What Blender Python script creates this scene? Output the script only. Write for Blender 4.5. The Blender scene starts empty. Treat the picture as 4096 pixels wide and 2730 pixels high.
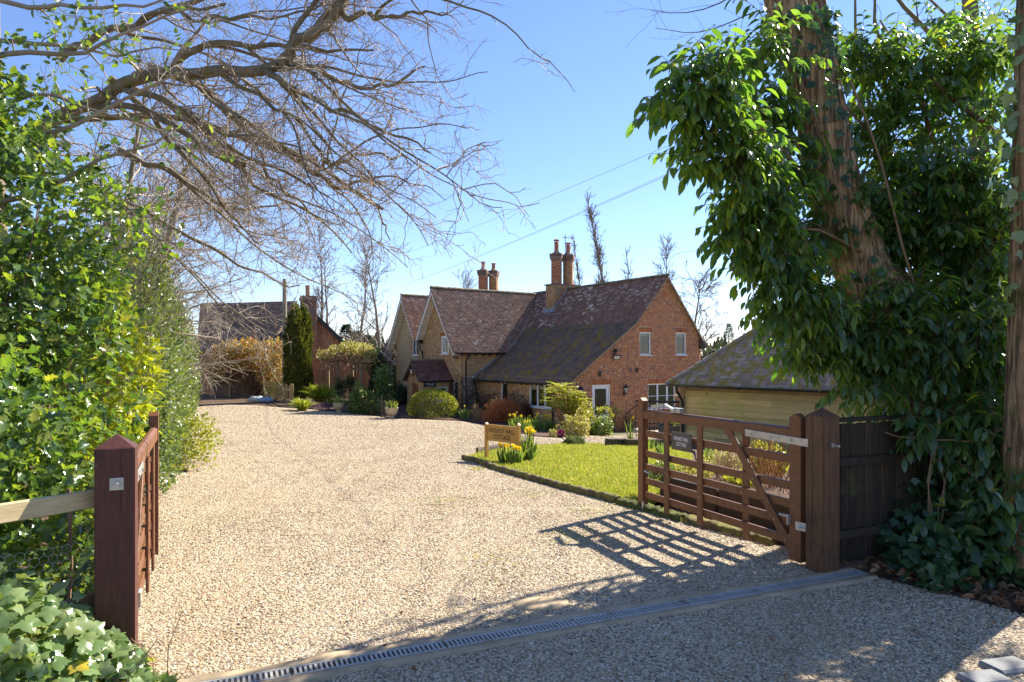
import bpy, bmesh, math, random
import numpy as np
from mathutils import Vector, Matrix, noise
from mathutils.geometry import delaunay_2d_cdt, tessellate_polygon

random.seed(7)
RNG = np.random.default_rng(11)
scene = bpy.context.scene
COL = scene.collection

# ------------------------------------------------------------------ camera
CAM_H = 1.9                      # eye height over the gateway
FPX = 683.0                      # 24 mm lens on a 36 mm sensor, 1024 px wide
HOR = 356.0                      # row of the horizon
cam_data = bpy.data.cameras.new('camera')
cam_data.lens = 24.0
cam_data.sensor_width = 36.0
cam_data.shift_y = (HOR - 341.0) / 1024.0
cam_data.clip_start = 0.05
cam_data.clip_end = 3000
cam = bpy.data.objects.new('camera', cam_data)
COL.objects.link(cam)
cam.location = (0, 0, CAM_H)
cam.rotation_euler = (math.radians(90), 0, 0)
scene.camera = cam

# ------------------------------------------------------------------ sky and sun
SUN_AZ = math.radians(50.0)      # clockwise from the view axis
SUN_EL = math.radians(39.0)
SUNV = Vector((math.sin(SUN_AZ) * math.cos(SUN_EL), math.cos(SUN_AZ) * math.cos(SUN_EL), math.sin(SUN_EL)))
world = bpy.data.worlds.new('World')
scene.world = world
world.use_nodes = True
wn = world.node_tree
wn.nodes.clear()
sky = wn.nodes.new('ShaderNodeTexSky')
sky.sky_type = 'NISHITA'
sky.sun_disc = False
sky.sun_elevation = SUN_EL
sky.sun_rotation = SUN_AZ
sky.air_density = 1.0
sky.dust_density = 0.0
sky.ozone_density = 8.0
bg = wn.nodes.new('ShaderNodeBackground')
bg.inputs['Strength'].default_value = 0.080
wo = wn.nodes.new('ShaderNodeOutputWorld')
tint = wn.nodes.new('ShaderNodeMix')          # white balance of the whole sky, the same in every direction
tint.data_type = 'RGBA'; tint.blend_type = 'MULTIPLY'; tint.inputs['Factor'].default_value = 1.0
tint.inputs[7].default_value = (1.0, 0.84, 0.84, 1)
wn.links.new(sky.outputs[0], tint.inputs[6])
wn.links.new(tint.outputs[2], bg.inputs['Color'])
wn.links.new(bg.outputs[0], wo.inputs['Surface'])
sun_data = bpy.data.lights.new('sun', 'SUN')
sun_data.energy = 3.7
sun_data.angle = math.radians(0.5)
sun_data.color = (1.0, 0.93, 0.8)
sun = bpy.data.objects.new('sun', sun_data)
COL.objects.link(sun)
sun.rotation_euler = (-SUNV).to_track_quat('-Z', 'Y').to_euler()
sun.location = SUNV * 60
scene.view_settings.view_transform = 'Standard'
scene.view_settings.look = 'None'
scene.view_settings.gamma = 1.0
scene.view_settings.exposure = 1.82
scene.view_settings.use_curve_mapping = False
scene.cycles.max_bounces = 8
scene.cycles.transparent_max_bounces = 12
scene.cycles.sample_clamp_indirect = 4.0
scene.cycles.use_denoising = True

# ------------------------------------------------------------------ small helpers
def clamp(x, a=0.0, b=1.0):
    return a if x < a else b if x > b else x

def at(px, py, Y):
    """the place that a row and column of the 1024 px picture shows at depth Y"""
    return Vector(((px - 512.0) / FPX * Y, Y, CAM_H - (py - HOR) / FPX * Y))

def gz(x, y):
    """height of the ground: level at the gateway, falling to the house"""
    f = clamp((y - 8.5) / 20.0)
    f = f * 0.8 + 0.2 * f * f * (3 - 2 * f)
    dep = 1.32 - 0.30 * clamp((4.0 - x) / 3.5) - 0.36 * clamp((-x - 1) / 11.0) * clamp((y - 18) / 14.0)
    w = clamp((22 - y) / 6.0) * clamp((y - 1.0) / 1.5)
    return -dep * f + 0.010 * w * (math.sin(1.9 * x + 0.7 * y) * math.sin(0.9 * y - 0.6 * x) + 0.6 * math.sin(3.3 * x - 1.1 * y + 1.0))

def gpt(x, y, dz=0.0):
    return Vector((x, y, gz(x, y) + dz))

def onground(px, py):
    """ground point seen at a pixel"""
    Y = 5.0
    for _ in range(60):
        z = gz((px - 512) / FPX * Y, Y)
        Y = 0.5 * Y + 0.5 * (CAM_H - z) * FPX / (py - HOR)
    return gpt((px - 512) / FPX * Y, Y)

ORG = {}

def tag(o, label=None, cat=None, group=None, kind=None):
    if label: o['label'] = label
    if cat: o['category'] = cat
    if group: o['group'] = group
    if kind: o['kind'] = kind
    return o

def thing(name, label, cat, loc=(0, 0, 0), group=None, rz=0.0):
    o = bpy.data.objects.new(name, None)
    o.empty_display_size = 0.2
    COL.objects.link(o)
    o.location = loc
    o.rotation_euler = (0, 0, rz)
    ORG[o.name] = Vector(loc)
    return tag(o, label, cat, group)

def org(parent):
    return ORG.get(parent.name, Vector((0, 0, 0))) if parent is not None else Vector((0, 0, 0))

def link(o, parent=None):
    COL.objects.link(o)
    if parent is not None:
        o.parent = parent
        ORG[o.name] = org(parent)
    return o

def setmats(me, mats):
    for m in (mats if isinstance(mats, (list, tuple)) else [mats]):
        me.materials.append(m)

def np_mesh(name, V, F, mats, smooth=False):
    """fast mesh from an (n,3) vertex array and an (m,k) face array"""
    V = np.asarray(V, dtype=np.float32).reshape(-1, 3)
    F = np.asarray(F, dtype=np.int32)
    me = bpy.data.meshes.new(name)
    me.vertices.add(len(V))
    me.vertices.foreach_set('co', V.ravel())
    k = F.shape[1]
    me.loops.add(F.size)
    me.loops.foreach_set('vertex_index', F.ravel())
    me.polygons.add(len(F))
    me.polygons.foreach_set('loop_start', np.arange(0, F.size, k, dtype=np.int32))
    if smooth:
        me.polygons.foreach_set('use_smooth', np.ones(len(F), dtype=bool))
    setmats(me, mats)
    me.update(calc_edges=True)
    return me

def np_obj(name, V, F, mats, parent=None, smooth=False, kind=None):
    V = np.asarray(V, dtype=np.float64).reshape(-1, 3) - np.array(org(parent))
    o = bpy.data.objects.new(name, np_mesh(name, V, F, mats, smooth))
    link(o, parent)
    if kind: o['kind'] = kind
    return o

class MB:
    """collects boxes, bars, tubes, turned shapes; build() links them as one mesh object"""
    def __init__(self):
        self.v = []; self.f = []; self.mi = []
    def add(self, vs, fs, mi=0):
        b = len(self.v)
        self.v += [tuple(p) for p in vs]
        for f in fs:
            self.f.append(tuple(i + b for i in f)); self.mi.append(mi)
        return self
    def box(self, c, sx, sy, sz, ax=Vector((1, 0, 0)), ay=Vector((0, 1, 0)), az=Vector((0, 0, 1)), mi=0, bev=0.0):
        c = Vector(c); x = ax * sx / 2; y = ay * sy / 2; z = az * sz / 2
        if bev <= 0:
            vs = [c - x - y - z, c + x - y - z, c + x + y - z, c - x + y - z, c - x - y + z, c + x - y + z, c + x + y + z, c - x + y + z]
            fs = [(0, 3, 2, 1), (4, 5, 6, 7), (0, 1, 5, 4), (1, 2, 6, 5), (2, 3, 7, 6), (3, 0, 4, 7)]
            return self.add(vs, fs, mi)
        bm = bmesh.new()
        bmesh.ops.create_cube(bm, size=1.0)
        for w in bm.verts: w.co = (w.co.x * sx, w.co.y * sy, w.co.z * sz)
        bmesh.ops.bevel(bm, geom=list(bm.edges), offset=bev, segments=1, affect='EDGES')
        bm.verts.index_update()
        vs = [c + ax * w.co.x + ay * w.co.y + az * w.co.z for w in bm.verts]
        fs = [tuple(w.index for w in f.verts) for f in bm.faces]
        bm.free()
        return self.add(vs, fs, mi)
    def bar(self, p, q, w, h, up=Vector((0, 0, 1)), mi=0, bev=0.0):
        p = Vector(p); q = Vector(q); d = (q - p); L = d.length; d.normalize()
        s = d.cross(up)
        if s.length < 1e-4: s = d.cross(Vector((1, 0, 0)))
        s.normalize(); u = s.cross(d)
        return self.box((p + q) / 2, L, w, h, d, s, u, mi, bev)
    def tube(self, pts, r, n=8, cap=True, mi=0):
        pts = [Vector(p) for p in pts]
        R = r if isinstance(r, (list, tuple)) else [r] * len(pts)
        b = len(self.v); ref = None
        for i, p in enumerate(pts):
            t = (pts[min(i + 1, len(pts) - 1)] - pts[max(i - 1, 0)])
            if t.length < 1e-9: t = Vector((0, 0, 1))
            t.normalize()
            if ref is None:
                ref = t.cross(Vector((0, 0, 1)))
                if ref.length < 1e-3: ref = t.cross(Vector((1, 0, 0)))
            ref = ref - t * ref.dot(t)
            if ref.length < 1e-6: ref = t.orthogonal()
            ref.normalize(); w = t.cross(ref)
            for k in range(n):
                a = 2 * math.pi * k / n
                self.v.append(tuple(p + (ref * math.cos(a) + w * math.sin(a)) * R[i]))
        for i in range(len(pts) - 1):
            for k in range(n):
                a = b + i * n + k; c = b + i * n + (k + 1) % n
                self.f.append((a, c, c + n, a + n)); self.mi.append(mi)
        if cap:
            self.f.append(tuple(b + k for k in range(n))[::-1]); self.mi.append(mi)
            e = b + (len(pts) - 1) * n
            self.f.append(tuple(e + k for k in range(n))); self.mi.append(mi)
        return self
    def lathe(self, prof, c=(0, 0, 0), n=16, mi=0, sq=False):
        """prof: (radius, z) pairs; n=4 with sq gives square shafts aligned to the axes"""
        c = Vector(c); b = len(self.v); o = math.pi / 4 if sq else 0
        for r, z in prof:
            for k in range(n):
                a = 2 * math.pi * k / n + o
                self.v.append((c.x + r * math.cos(a), c.y + r * math.sin(a), c.z + z))
        for i in range(len(prof) - 1):
            for k in range(n):
                a = b + i * n + k; d = b + i * n + (k + 1) % n
                self.f.append((a, d, d + n, a + n)); self.mi.append(mi)
        self.f.append(tuple(b + k for k in range(n))[::-1]); self.mi.append(mi)
        e = b + (len(prof) - 1) * n
        self.f.append(tuple(e + k for k in range(n))); self.mi.append(mi)
        return self
    def prism(self, poly, ext, mi=0):
        """poly: 3-d outline, ext: extrusion vector"""
        n = len(poly); p = [Vector(q) for q in poly]; ext = Vector(ext)
        return self.add(p + [q + ext for q in p], [tuple(range(n))[::-1], tuple(range(n, 2 * n))] + [(i, (i + 1) % n, n + (i + 1) % n, n + i) for i in range(n)], mi)
    def build(self, name, mats, parent=None, smooth=False, recalc=True):
        me = bpy.data.meshes.new(name)
        o0 = org(parent)
        me.from_pydata([(a - o0.x, b - o0.y, c - o0.z) for a, b, c in self.v], [], self.f)
        setmats(me, mats)
        me.polygons.foreach_set('material_index', self.mi)
        if recalc:
            bm = bmesh.new(); bm.from_mesh(me)
            bmesh.ops.recalc_face_normals(bm, faces=bm.faces)
            bm.to_mesh(me); bm.free()
        if smooth:
            me.polygons.foreach_set('use_smooth', [True] * len(me.polygons))
        me.update()
        o = bpy.data.objects.new(name, me)
        return link(o, parent)

def auto_smooth(o, deg=35):
    me = o.data
    bm = bmesh.new(); bm.from_mesh(me)
    for f in bm.faces: f.smooth = True
    for e in bm.edges:
        e.smooth = e.calc_face_angle(0) < math.radians(deg)
    bm.to_mesh(me); bm.free()
    return o

def unit(a):
    a = np.asarray(a, dtype=np.float64)
    return a / np.maximum(np.linalg.norm(a, axis=-1, keepdims=True), 1e-9)

def frames(D, U):
    """rotation matrices whose y axis is D and whose z axis is near U"""
    D = unit(D)
    Z = U - D * np.sum(U * D, axis=1, keepdims=True)
    bad = np.linalg.norm(Z, axis=1) < 1e-4
    Z[bad] = np.array([0.3, 0.5, 0.8])
    Z = unit(Z - D * np.sum(Z * D, axis=1, keepdims=True))
    X = np.cross(D, Z)
    return np.stack([X, D, Z], axis=2)

def scatter_arrays(tv, tf, P, R, S):
    tv = np.asarray(tv, dtype=np.float64); tf = np.asarray(tf, dtype=np.int32)
    P = np.asarray(P, dtype=np.float64).reshape(-1, 3)
    S = np.asarray(S, dtype=np.float64)
    if S.ndim == 1: S = np.repeat(S[:, None], 3, axis=1)
    loc = tv[None, :, :] * S[:, None, :]
    V = np.einsum('nij,nkj->nki', R, loc) + P[:, None, :]
    F = tf[None, :, :] + (np.arange(len(P)) * len(tv))[:, None, None]
    return V.reshape(-1, 3), F.reshape(-1, tf.shape[1])

def scatter(name, tv, tf, P, R, S, mats, parent=None, smooth=False, kind=None):
    V, F = scatter_arrays(tv, tf, P, R, S)
    return np_obj(name, V, F, mats, parent, smooth, kind)

def view_rank(P, S, pref=None):
    """how large each piece shows in the photograph, 0 when out of frame"""
    P = np.asarray(P); Y = np.maximum(P[:, 1], 0.1)
    px = 512 + P[:, 0] / Y * FPX; py = HOR - (P[:, 2] - CAM_H) / Y * FPX
    s = S if S.ndim == 1 else S[:, 0]
    sc = s / Y
    sc = sc * ((px > 2) & (px < 1022) & (py > 2) & (py < 680) & (P[:, 1] > 0.3))
    return sc * pref if pref is not None else sc

def pieces(piece_name, rest_name, tv, tf, P, R, S, mats, parent, nmax=300, smooth=False, pref=None):
    """the nmax pieces that show largest become objects of their own (sharing one mesh); the rest one part"""
    P = np.asarray(P, dtype=np.float64); S = np.asarray(S, dtype=np.float64)
    rank = view_rank(P, S, pref)
    order = np.argsort(-rank)
    k = min(nmax, int((rank > 0).sum()))
    sel, rest = order[:k], order[k:]
    S3 = np.repeat(S[:, None], 3, axis=1) if S.ndim == 1 else S
    mean = S3[sel].mean(axis=0) if k else np.ones(3)      # the usual size goes into the shared mesh
    me = np_mesh(piece_name, np.asarray(tv, float) * mean, tf, mats, smooth)
    o0 = org(parent)
    for i in sel:
        o = bpy.data.objects.new(piece_name, me)
        sv = tuple(S3[i] / mean)
        m = Matrix([list(r) for r in R[i]])
        o.location = Vector(P[i]) - o0
        o.rotation_mode = 'QUATERNION'
        o.rotation_quaternion = m.to_quaternion()
        o.scale = sv
        link(o, parent)
    if len(rest):
        scatter(rest_name, tv, tf, P[rest], R[rest], S[rest], mats, parent, smooth, 'stuff')

def tubes_arrays(pts, rad, n=3):
    """pts (N,K,3), rad (N,K): open tubes, all at once"""
    pts = np.asarray(pts, dtype=np.float64); rad = np.asarray(rad, dtype=np.float64)
    N, K, _ = pts.shape
    T = np.empty_like(pts)
    T[:, 1:-1] = pts[:, 2:] - pts[:, :-2]; T[:, 0] = pts[:, 1] - pts[:, 0]; T[:, -1] = pts[:, -1] - pts[:, -2]
    T = unit(T)
    ref = np.where(np.abs(T[:, :1, 2:3]) > 0.9, np.array([1.0, 0, 0]), np.array([0, 0, 1.0]))
    A = unit(np.cross(T, np.broadcast_to(ref, T.shape)))
    B = np.cross(T, A)
    ang = np.arange(n) * 2 * np.pi / n
    V = pts[:, :, None, :] + rad[:, :, None, None] * (A[:, :, None, :] * np.cos(ang)[None, None, :, None] + B[:, :, None, :] * np.sin(ang)[None, None, :, None])
    idx = np.arange(N * K * n).reshape(N, K, n)
    a = idx[:, :-1, :]; b = np.roll(idx, -1, axis=2)[:, :-1, :]
    c = np.roll(idx, -1, axis=2)[:, 1:, :]; d = idx[:, 1:, :]
    F = np.stack([a, b, c, d], axis=-1).reshape(-1, 4)
    return V.reshape(-1, 3), F

def join_arrays(parts):
    Vs, Fs, b = [], [], 0
    for V, F in parts:
        Vs.append(V); Fs.append(F + b); b += len(V)
    return np.concatenate(Vs), np.concatenate(Fs)

def sheet(name, poly, step, dz, mats, zf=None, jit=0.0, kind='structure', label=None):
    """a level-following sheet with its own outline, triangulated on a grid"""
    zf = zf or gz
    xs = [p[0] for p in poly]; ys = [p[1] for p in poly]
    out = []
    n = len(poly)
    for i in range(n):
        a = Vector(poly[i][:2]); b = Vector(poly[(i + 1) % n][:2])
        k = max(1, int((b - a).length / step))
        for j in range(k):
            out.append(a + (b - a) * j / k)
    m = len(out)
    verts = list(out)
    gx = np.arange(min(xs) + step / 2, max(xs), step); gy = np.arange(min(ys) + step / 2, max(ys), step)
    pa = np.array([(p.x, p.y) for p in out])
    X, Yg = np.meshgrid(gx, gy); X = X.ravel(); Yg = Yg.ravel()
    inside = np.zeros(len(X), dtype=bool)
    for i in range(m):
        x1, y1 = pa[i]; x2, y2 = pa[(i + 1) % m]
        cond = ((y1 > Yg) != (y2 > Yg))
        with np.errstate(divide='ignore', invalid='ignore'):
            xi = (x2 - x1) * (Yg - y1) / (y2 - y1) + x1
        inside ^= cond & (X < xi)
    for x, y in zip(X[inside], Yg[inside]):
        verts.append(Vector((x + random.uniform(-jit, jit), y + random.uniform(-jit, jit))))
    vo, eo, fo, *_ = delaunay_2d_cdt(verts, [], [list(range(m))], 1, 1e-5)
    V = [(p.x, p.y, zf(p.x, p.y) + dz) for p in vo]
    F = [f for f in fo if len(f) == 3]
    F = [f if (vo[f[1]] - vo[f[0]]).cross(vo[f[2]] - vo[f[0]]) > 0 else f[::-1] for f in F]
    o = np_obj(name, V, F, mats, None, True)
    return tag(o, label, None, None, kind)

def in_poly(X, Y, poly):
    X = np.asarray(X); Y = np.asarray(Y); ins = np.zeros(len(X), dtype=bool); m = len(poly)
    for i in range(m):
        x1, y1 = poly[i][:2]; x2, y2 = poly[(i + 1) % m][:2]
        cond = ((y1 > Y) != (y2 > Y))
        with np.errstate(divide='ignore', invalid='ignore'):
            xi = (x2 - x1) * (Y - y1) / (y2 - y1) + x1
        ins ^= cond & (X < xi)
    return ins
# ------------------------------------------------------------------ materials
def _nodes(name):
    m = bpy.data.materials.new(name)
    m.use_nodes = True
    nt = m.node_tree
    nt.nodes.clear()
    out = nt.nodes.new('ShaderNodeOutputMaterial')
    return m, nt, out

def _rand(nt):
    """one number per piece: per island of a joined mesh, per object for pieces of their own"""
    g = nt.nodes.new('ShaderNodeNewGeometry'); oi = nt.nodes.new('ShaderNodeObjectInfo')
    a = nt.nodes.new('ShaderNodeMath'); a.operation = 'ADD'
    nt.links.new(g.outputs['Random Per Island'], a.inputs[0]); nt.links.new(oi.outputs['Random'], a.inputs[1])
    f = nt.nodes.new('ShaderNodeMath'); f.operation = 'FRACT'
    nt.links.new(a.outputs[0], f.inputs[0])
    return f.outputs[0]

def _noise(nt, scale, detail=4, rough=0.55, vec=None, stretch=None):
    n = nt.nodes.new('ShaderNodeTexNoise')
    n.inputs['Scale'].default_value = scale; n.inputs['Detail'].default_value = detail; n.inputs['Roughness'].default_value = rough
    if vec is None:
        vec = nt.nodes.new('ShaderNodeNewGeometry').outputs['Position']
    if stretch:
        mp = nt.nodes.new('ShaderNodeMapping'); mp.inputs['Scale'].default_value = stretch
        nt.links.new(vec, mp.inputs['Vector']); vec = mp.outputs[0]
    nt.links.new(vec, n.inputs['Vector'])
    return n.outputs['Fac']

def _ramp(nt, fac, stops, interp='LINEAR'):
    r = nt.nodes.new('ShaderNodeValToRGB'); r.color_ramp.interpolation = interp
    e = r.color_ramp.elements
    while len(e) < len(stops): e.new(0.5)
    for el, (p, c) in zip(e, stops):
        el.position = p; el.color = (c[0], c[1], c[2], 1)
    nt.links.new(fac, r.inputs[0])
    return r.outputs[0]

def _mix(nt, fac, a, b, blend='MIX'):
    m = nt.nodes.new('ShaderNodeMix'); m.data_type = 'RGBA'; m.blend_type = blend
    for s, val in ((m.inputs['Factor'], fac), (m.inputs[6], a), (m.inputs[7], b)):
        if hasattr(val, 'links') or hasattr(val, 'is_linked'): nt.links.new(val, s)
        elif isinstance(val, (int, float)): s.default_value = val
        else: s.default_value = (val[0], val[1], val[2], 1)
    return m.outputs[2]

def _map(nt, v, a, b, c=0.0, d=1.0):
    m = nt.nodes.new('ShaderNodeMapRange')
    nt.links.new(v, m.inputs[0])
    for i, x in enumerate((a, b, c, d)): m.inputs[i + 1].default_value = x
    return m.outputs[0]

def _bump(nt, h, strength, dist):
    b = nt.nodes.new('ShaderNodeBump'); b.inputs['Strength'].default_value = strength; b.inputs['Distance'].default_value = dist
    nt.links.new(h, b.inputs['Height'])
    return b.outputs[0]

def mat(name, c1, c2=None, scale=4.0, rough=0.7, bump=0.0, bscale=40.0, bdist=0.01, var=0.0, palette=None, spots=None, metal=0.0, spec=0.35, stretch=None, detail=5, lo=0.35, hi=0.65, lichen=None):
    """a procedural surface: two colours mixed by noise, a palette or brightness step per piece, shaped stains, fine relief"""
    m, nt, out = _nodes(name)
    p = nt.nodes.new('ShaderNodeBsdfPrincipled')
    nt.links.new(p.outputs[0], out.inputs[0])
    r = None
    if palette:
        r = _rand(nt); col = _ramp(nt, r, palette)
        if c2 is not None:
            col = _mix(nt, _map(nt, _noise(nt, scale, detail, stretch=stretch), lo, hi), col, _mix(nt, 0.6, col, c2))
    else:
        if c2 is None: c2 = tuple(x * 0.75 for x in c1)
        col = _mix(nt, _map(nt, _noise(nt, scale, detail, stretch=stretch), lo, hi), c1, c2)
    if var > 0:
        r = r or _rand(nt)
        k = nt.nodes.new('ShaderNodeHueSaturation')
        nt.links.new(col, k.inputs['Color']); nt.links.new(_map(nt, r, 0, 1, 1 - var, 1 + var), k.inputs['Value'])
        col = k.outputs[0]
    for sp in (spots or []):       # (colour, scale, low, high)
        col = _mix(nt, _map(nt, _noise(nt, sp[1], 6, 0.6), sp[2], sp[3]), col, sp[0])
    if lichen:                     # whole tiles crusted with pale lichen, more of them in some areas
        r = r or _rand(nt)
        f2 = nt.nodes.new('ShaderNodeMath'); f2.operation = 'MULTIPLY'; f2.inputs[1].default_value = 7.31
        nt.links.new(r, f2.inputs[0])
        f3 = nt.nodes.new('ShaderNodeMath'); f3.operation = 'FRACT'; nt.links.new(f2.outputs[0], f3.inputs[0])
        area = _map(nt, _noise(nt, lichen[1], 3), .42, .66)
        s1 = nt.nodes.new('ShaderNodeMath'); s1.operation = 'MULTIPLY'; nt.links.new(_map(nt, f3.outputs[0], 1 - lichen[2], 1 - lichen[2] + .02), s1.inputs[0]); nt.links.new(area, s1.inputs[1])
        s2 = nt.nodes.new('ShaderNodeMath'); s2.operation = 'MULTIPLY'; nt.links.new(s1.outputs[0], s2.inputs[0]); nt.links.new(_map(nt, _noise(nt, 17, 5), .40, .52), s2.inputs[1])
        col = _mix(nt, s2.outputs[0], col, lichen[0])
    nt.links.new(col, p.inputs['Base Color'])
    p.inputs['Roughness'].default_value = rough
    p.inputs['Metallic'].default_value = metal
    p.inputs['Specular IOR Level'].default_value = spec
    if bump > 0:
        nt.links.new(_bump(nt, _noise(nt, bscale, 6, 0.6, stretch=stretch), bump, bdist), p.inputs['Normal'])
    return m

def leaf_mat(name, palette, rough=0.4, transl=0.4, tcol=None, spec=0.5, bump=0.0):
    """a leaf: glossy skin over a translucent blade, a shade of its own per leaf"""
    m, nt, out = _nodes(name)
    r = _rand(nt)
    col = _ramp(nt, r, palette)
    p = nt.nodes.new('ShaderNodeBsdfPrincipled')
    nt.links.new(col, p.inputs['Base Color']); p.inputs['Roughness'].default_value = rough
    p.inputs['Specular IOR Level'].default_value = spec
    t = nt.nodes.new('ShaderNodeBsdfTranslucent')
    tc = _mix(nt, 1.0, col, tcol or (2.6, 2.4, 0.9), 'MULTIPLY')
    nt.links.new(tc, t.inputs['Color'])
    mx = nt.nodes.new('ShaderNodeMixShader'); mx.inputs[0].default_value = transl
    nt.links.new(p.outputs[0], mx.inputs[1]); nt.links.new(t.outputs[0], mx.inputs[2])
    nt.links.new(mx.outputs[0], out.inputs[0])
    if bump:
        nt.links.new(_bump(nt, _noise(nt, 60, 3), bump, 0.01), p.inputs['Normal'])
    return m

def glass_mat(name):
    m, nt, out = _nodes(name)
    g = nt.nodes.new('ShaderNodeBsdfGlossy'); g.inputs['Roughness'].default_value = 0.02
    g.inputs['Color'].default_value = (0.9, 0.95, 1, 1)
    t = nt.nodes.new('ShaderNodeBsdfTransparent'); t.inputs['Color'].default_value = (0.72, 0.76, 0.76, 1)
    f = nt.nodes.new('ShaderNodeFresnel'); f.inputs['IOR'].default_value = 1.7
    mx = nt.nodes.new('ShaderNodeMixShader')
    nt.links.new(f.outputs[0], mx.inputs[0]); nt.links.new(t.outputs[0], mx.inputs[1]); nt.links.new(g.outputs[0], mx.inputs[2])
    nt.links.new(mx.outputs[0], out.inputs[0])
    return m

M = {}
M['mortar'] = mat('mortar', (0.6, 0.48, 0.31), (0.46, 0.35, 0.22), 6, 0.95, 0.4, 90)
BR = [(0.0, (0.56, 0.21, 0.085)), (0.22, (0.62, 0.27, 0.095)), (0.45, (0.52, 0.18, 0.075)), (0.62, (0.6, 0.25, 0.095)), (0.78, (0.42, 0.15, 0.08)), (0.88, (0.28, 0.14, 0.11)), (0.93, (0.56, 0.21, 0.095)), (1.0, (0.66, 0.33, 0.12))]
M['brick'] = mat('red_brick', (0.4, 0.13, 0.06), (0.20, 0.07, 0.05), 9, 0.9, 0.3, 120, 0.004, palette=BR, spots=[((0.62, 0.52, 0.44), 7.0, 0.635, 0.66)])
M['brick_warm'] = mat('weathered_brown_brick', (0.4, 0.2, 0.08), (0.2, 0.11, 0.06), 7, 0.9, 0.3, 120, 0.004,
                      palette=[(0.0, (0.55, 0.28, 0.10)), (0.3, (0.64, 0.38, 0.15)), (0.55, (0.5, 0.21, 0.085)), (0.8, (0.58, 0.39, 0.18)), (0.92, (0.34, 0.2, 0.11)), (1, (0.66, 0.5, 0.27))],
                      spots=[((0.55, 0.47, 0.36), 6.0, 0.66, 0.7)])
M['brick_far'] = mat('neighbour_brick', (0.4, 0.2, 0.1), (0.25, 0.1, 0.06), 5, 0.9, 0, palette=[(0.0, (0.46, 0.2, 0.09)), (0.4, (0.54, 0.27, 0.12)), (0.75, (0.4, 0.15, 0.08)), (0.9, (0.25, 0.15, 0.11)), (1, (0.56, 0.33, 0.16))])
M['brick_dark'] = mat('sooty_brick', (0.14, 0.09, 0.07), (0.25, 0.16, 0.11), 6, 0.95, 0.3, 100, 0.004, palette=[(0, (0.12, 0.08, 0.07)), (0.5, (0.2, 0.12, 0.09)), (1, (0.26, 0.2, 0.16))])
M['soldier'] = mat('orange_rubbed_brick', (0.48, 0.17, 0.06), (0.36, 0.11, 0.05), 8, 0.9, 0.2, 100, 0.004, var=0.25)
M['flint'] = mat('flint_and_ironstone', (0.58, 0.44, 0.23), (0.34, 0.25, 0.14), 16, 0.85, 1.0, 22, 0.03, spots=[((0.14, 0.12, 0.1), 18, 0.56, 0.62), ((0.6, 0.5, 0.33), 13, 0.6, 0.68)], lo=0.42, hi=0.58)
M['tile_wing'] = mat('clay_tile_red_brown', (0.3, 0.15, 0.1), (0.13, 0.085, 0.07), 3, 0.85, 0.3, 60, 0.005,
                     palette=[(0, (0.27, 0.15, 0.105)), (0.3, (0.37, 0.22, 0.15)), (0.5, (0.20, 0.115, 0.09)), (0.75, (0.31, 0.195, 0.145)), (0.93, (0.17, 0.12, 0.105)), (1, (0.44, 0.36, 0.28))], lichen=((0.5, 0.46, 0.38), 1.4, .12))
M['tile_main'] = mat('clay_tile_purple_with_lichen', (0.2, 0.1, 0.09), (0.09, 0.055, 0.05), 3, 0.85, 0.3, 60, 0.005,
                     palette=[(0, (0.24, 0.135, 0.10)), (0.35, (0.18, 0.105, 0.085)), (0.6, (0.28, 0.165, 0.12)), (0.9, (0.2, 0.125, 0.10)), (1, (0.38, 0.19, 0.11))],
                     spots=[((0.17, 0.125, 0.045), 1.3, 0.60, 0.72)], lichen=((0.6, 0.58, 0.52), .9, .24))
M['tile_low'] = mat('grey_brown_tile_with_moss', (0.1, 0.07, 0.065), (0.06, 0.05, 0.045), 3, 0.88, 0.3, 60, 0.005,
                    palette=[(0, (0.16, 0.115, 0.09)), (0.5, (0.205, 0.145, 0.115)), (1, (0.13, 0.098, 0.082))],
                    spots=[((0.23, 0.155, 0.03), 2.2, 0.52, 0.62), ((0.45, 0.45, 0.42), 6, 0.7, 0.72)])
M['tile_porch'] = mat('porch_tile', (0.17, 0.085, 0.07), (0.09, 0.055, 0.05), 3, 0.88, 0.2, 60, 0.005, var=0.3)
M['tile_garage'] = mat('grey_concrete_tile_mossy', (0.34, 0.28, 0.24), (0.23, 0.185, 0.16), 4, 0.8, 0.3, 60, 0.005, var=0.28, spots=[((0.27, 0.205, 0.06), 4.2, 0.46, 0.56)])
M['tile_far'] = mat('neighbour_tile', (0.27, 0.18, 0.13), (0.17, 0.12, 0.095), 3, 0.88, 0, var=0.3)
M['ridge'] = mat('ridge_tile_mossy', (0.22, 0.17, 0.13), (0.16, 0.14, 0.05), 5, 0.9, 0.4, 40, var=0.2)
M['lead'] = mat('lead_flashing', (0.3, 0.32, 0.34), (0.2, 0.215, 0.23), 5, 0.55, 0.1, 30, metal=0.0)
M['white'] = mat('white_window_paint', (0.82, 0.82, 0.8), (0.76, 0.76, 0.75), 3, 0.35)
M['cream'] = mat('cream_bargeboard_paint', (0.74, 0.70, 0.62), (0.62, 0.58, 0.5), 3, 0.5, 0.1, 30)
M['black'] = mat('black_plastic_gutter', (0.016, 0.016, 0.018), (0.03, 0.03, 0.032), 4, 0.35)
M['iron'] = mat('black_iron', (0.02, 0.02, 0.022), (0.035, 0.03, 0.03), 8, 0.45)
M['glass'] = glass_mat('window_glass')
M['blind'] = mat('cream_blind', (0.7, 0.66, 0.55), (0.6, 0.57, 0.48), 5, 0.8)
M['lampglass'] = mat('lantern_glass', (0.62, 0.6, 0.52), (0.5, 0.5, 0.45), 6, 0.2)
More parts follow.
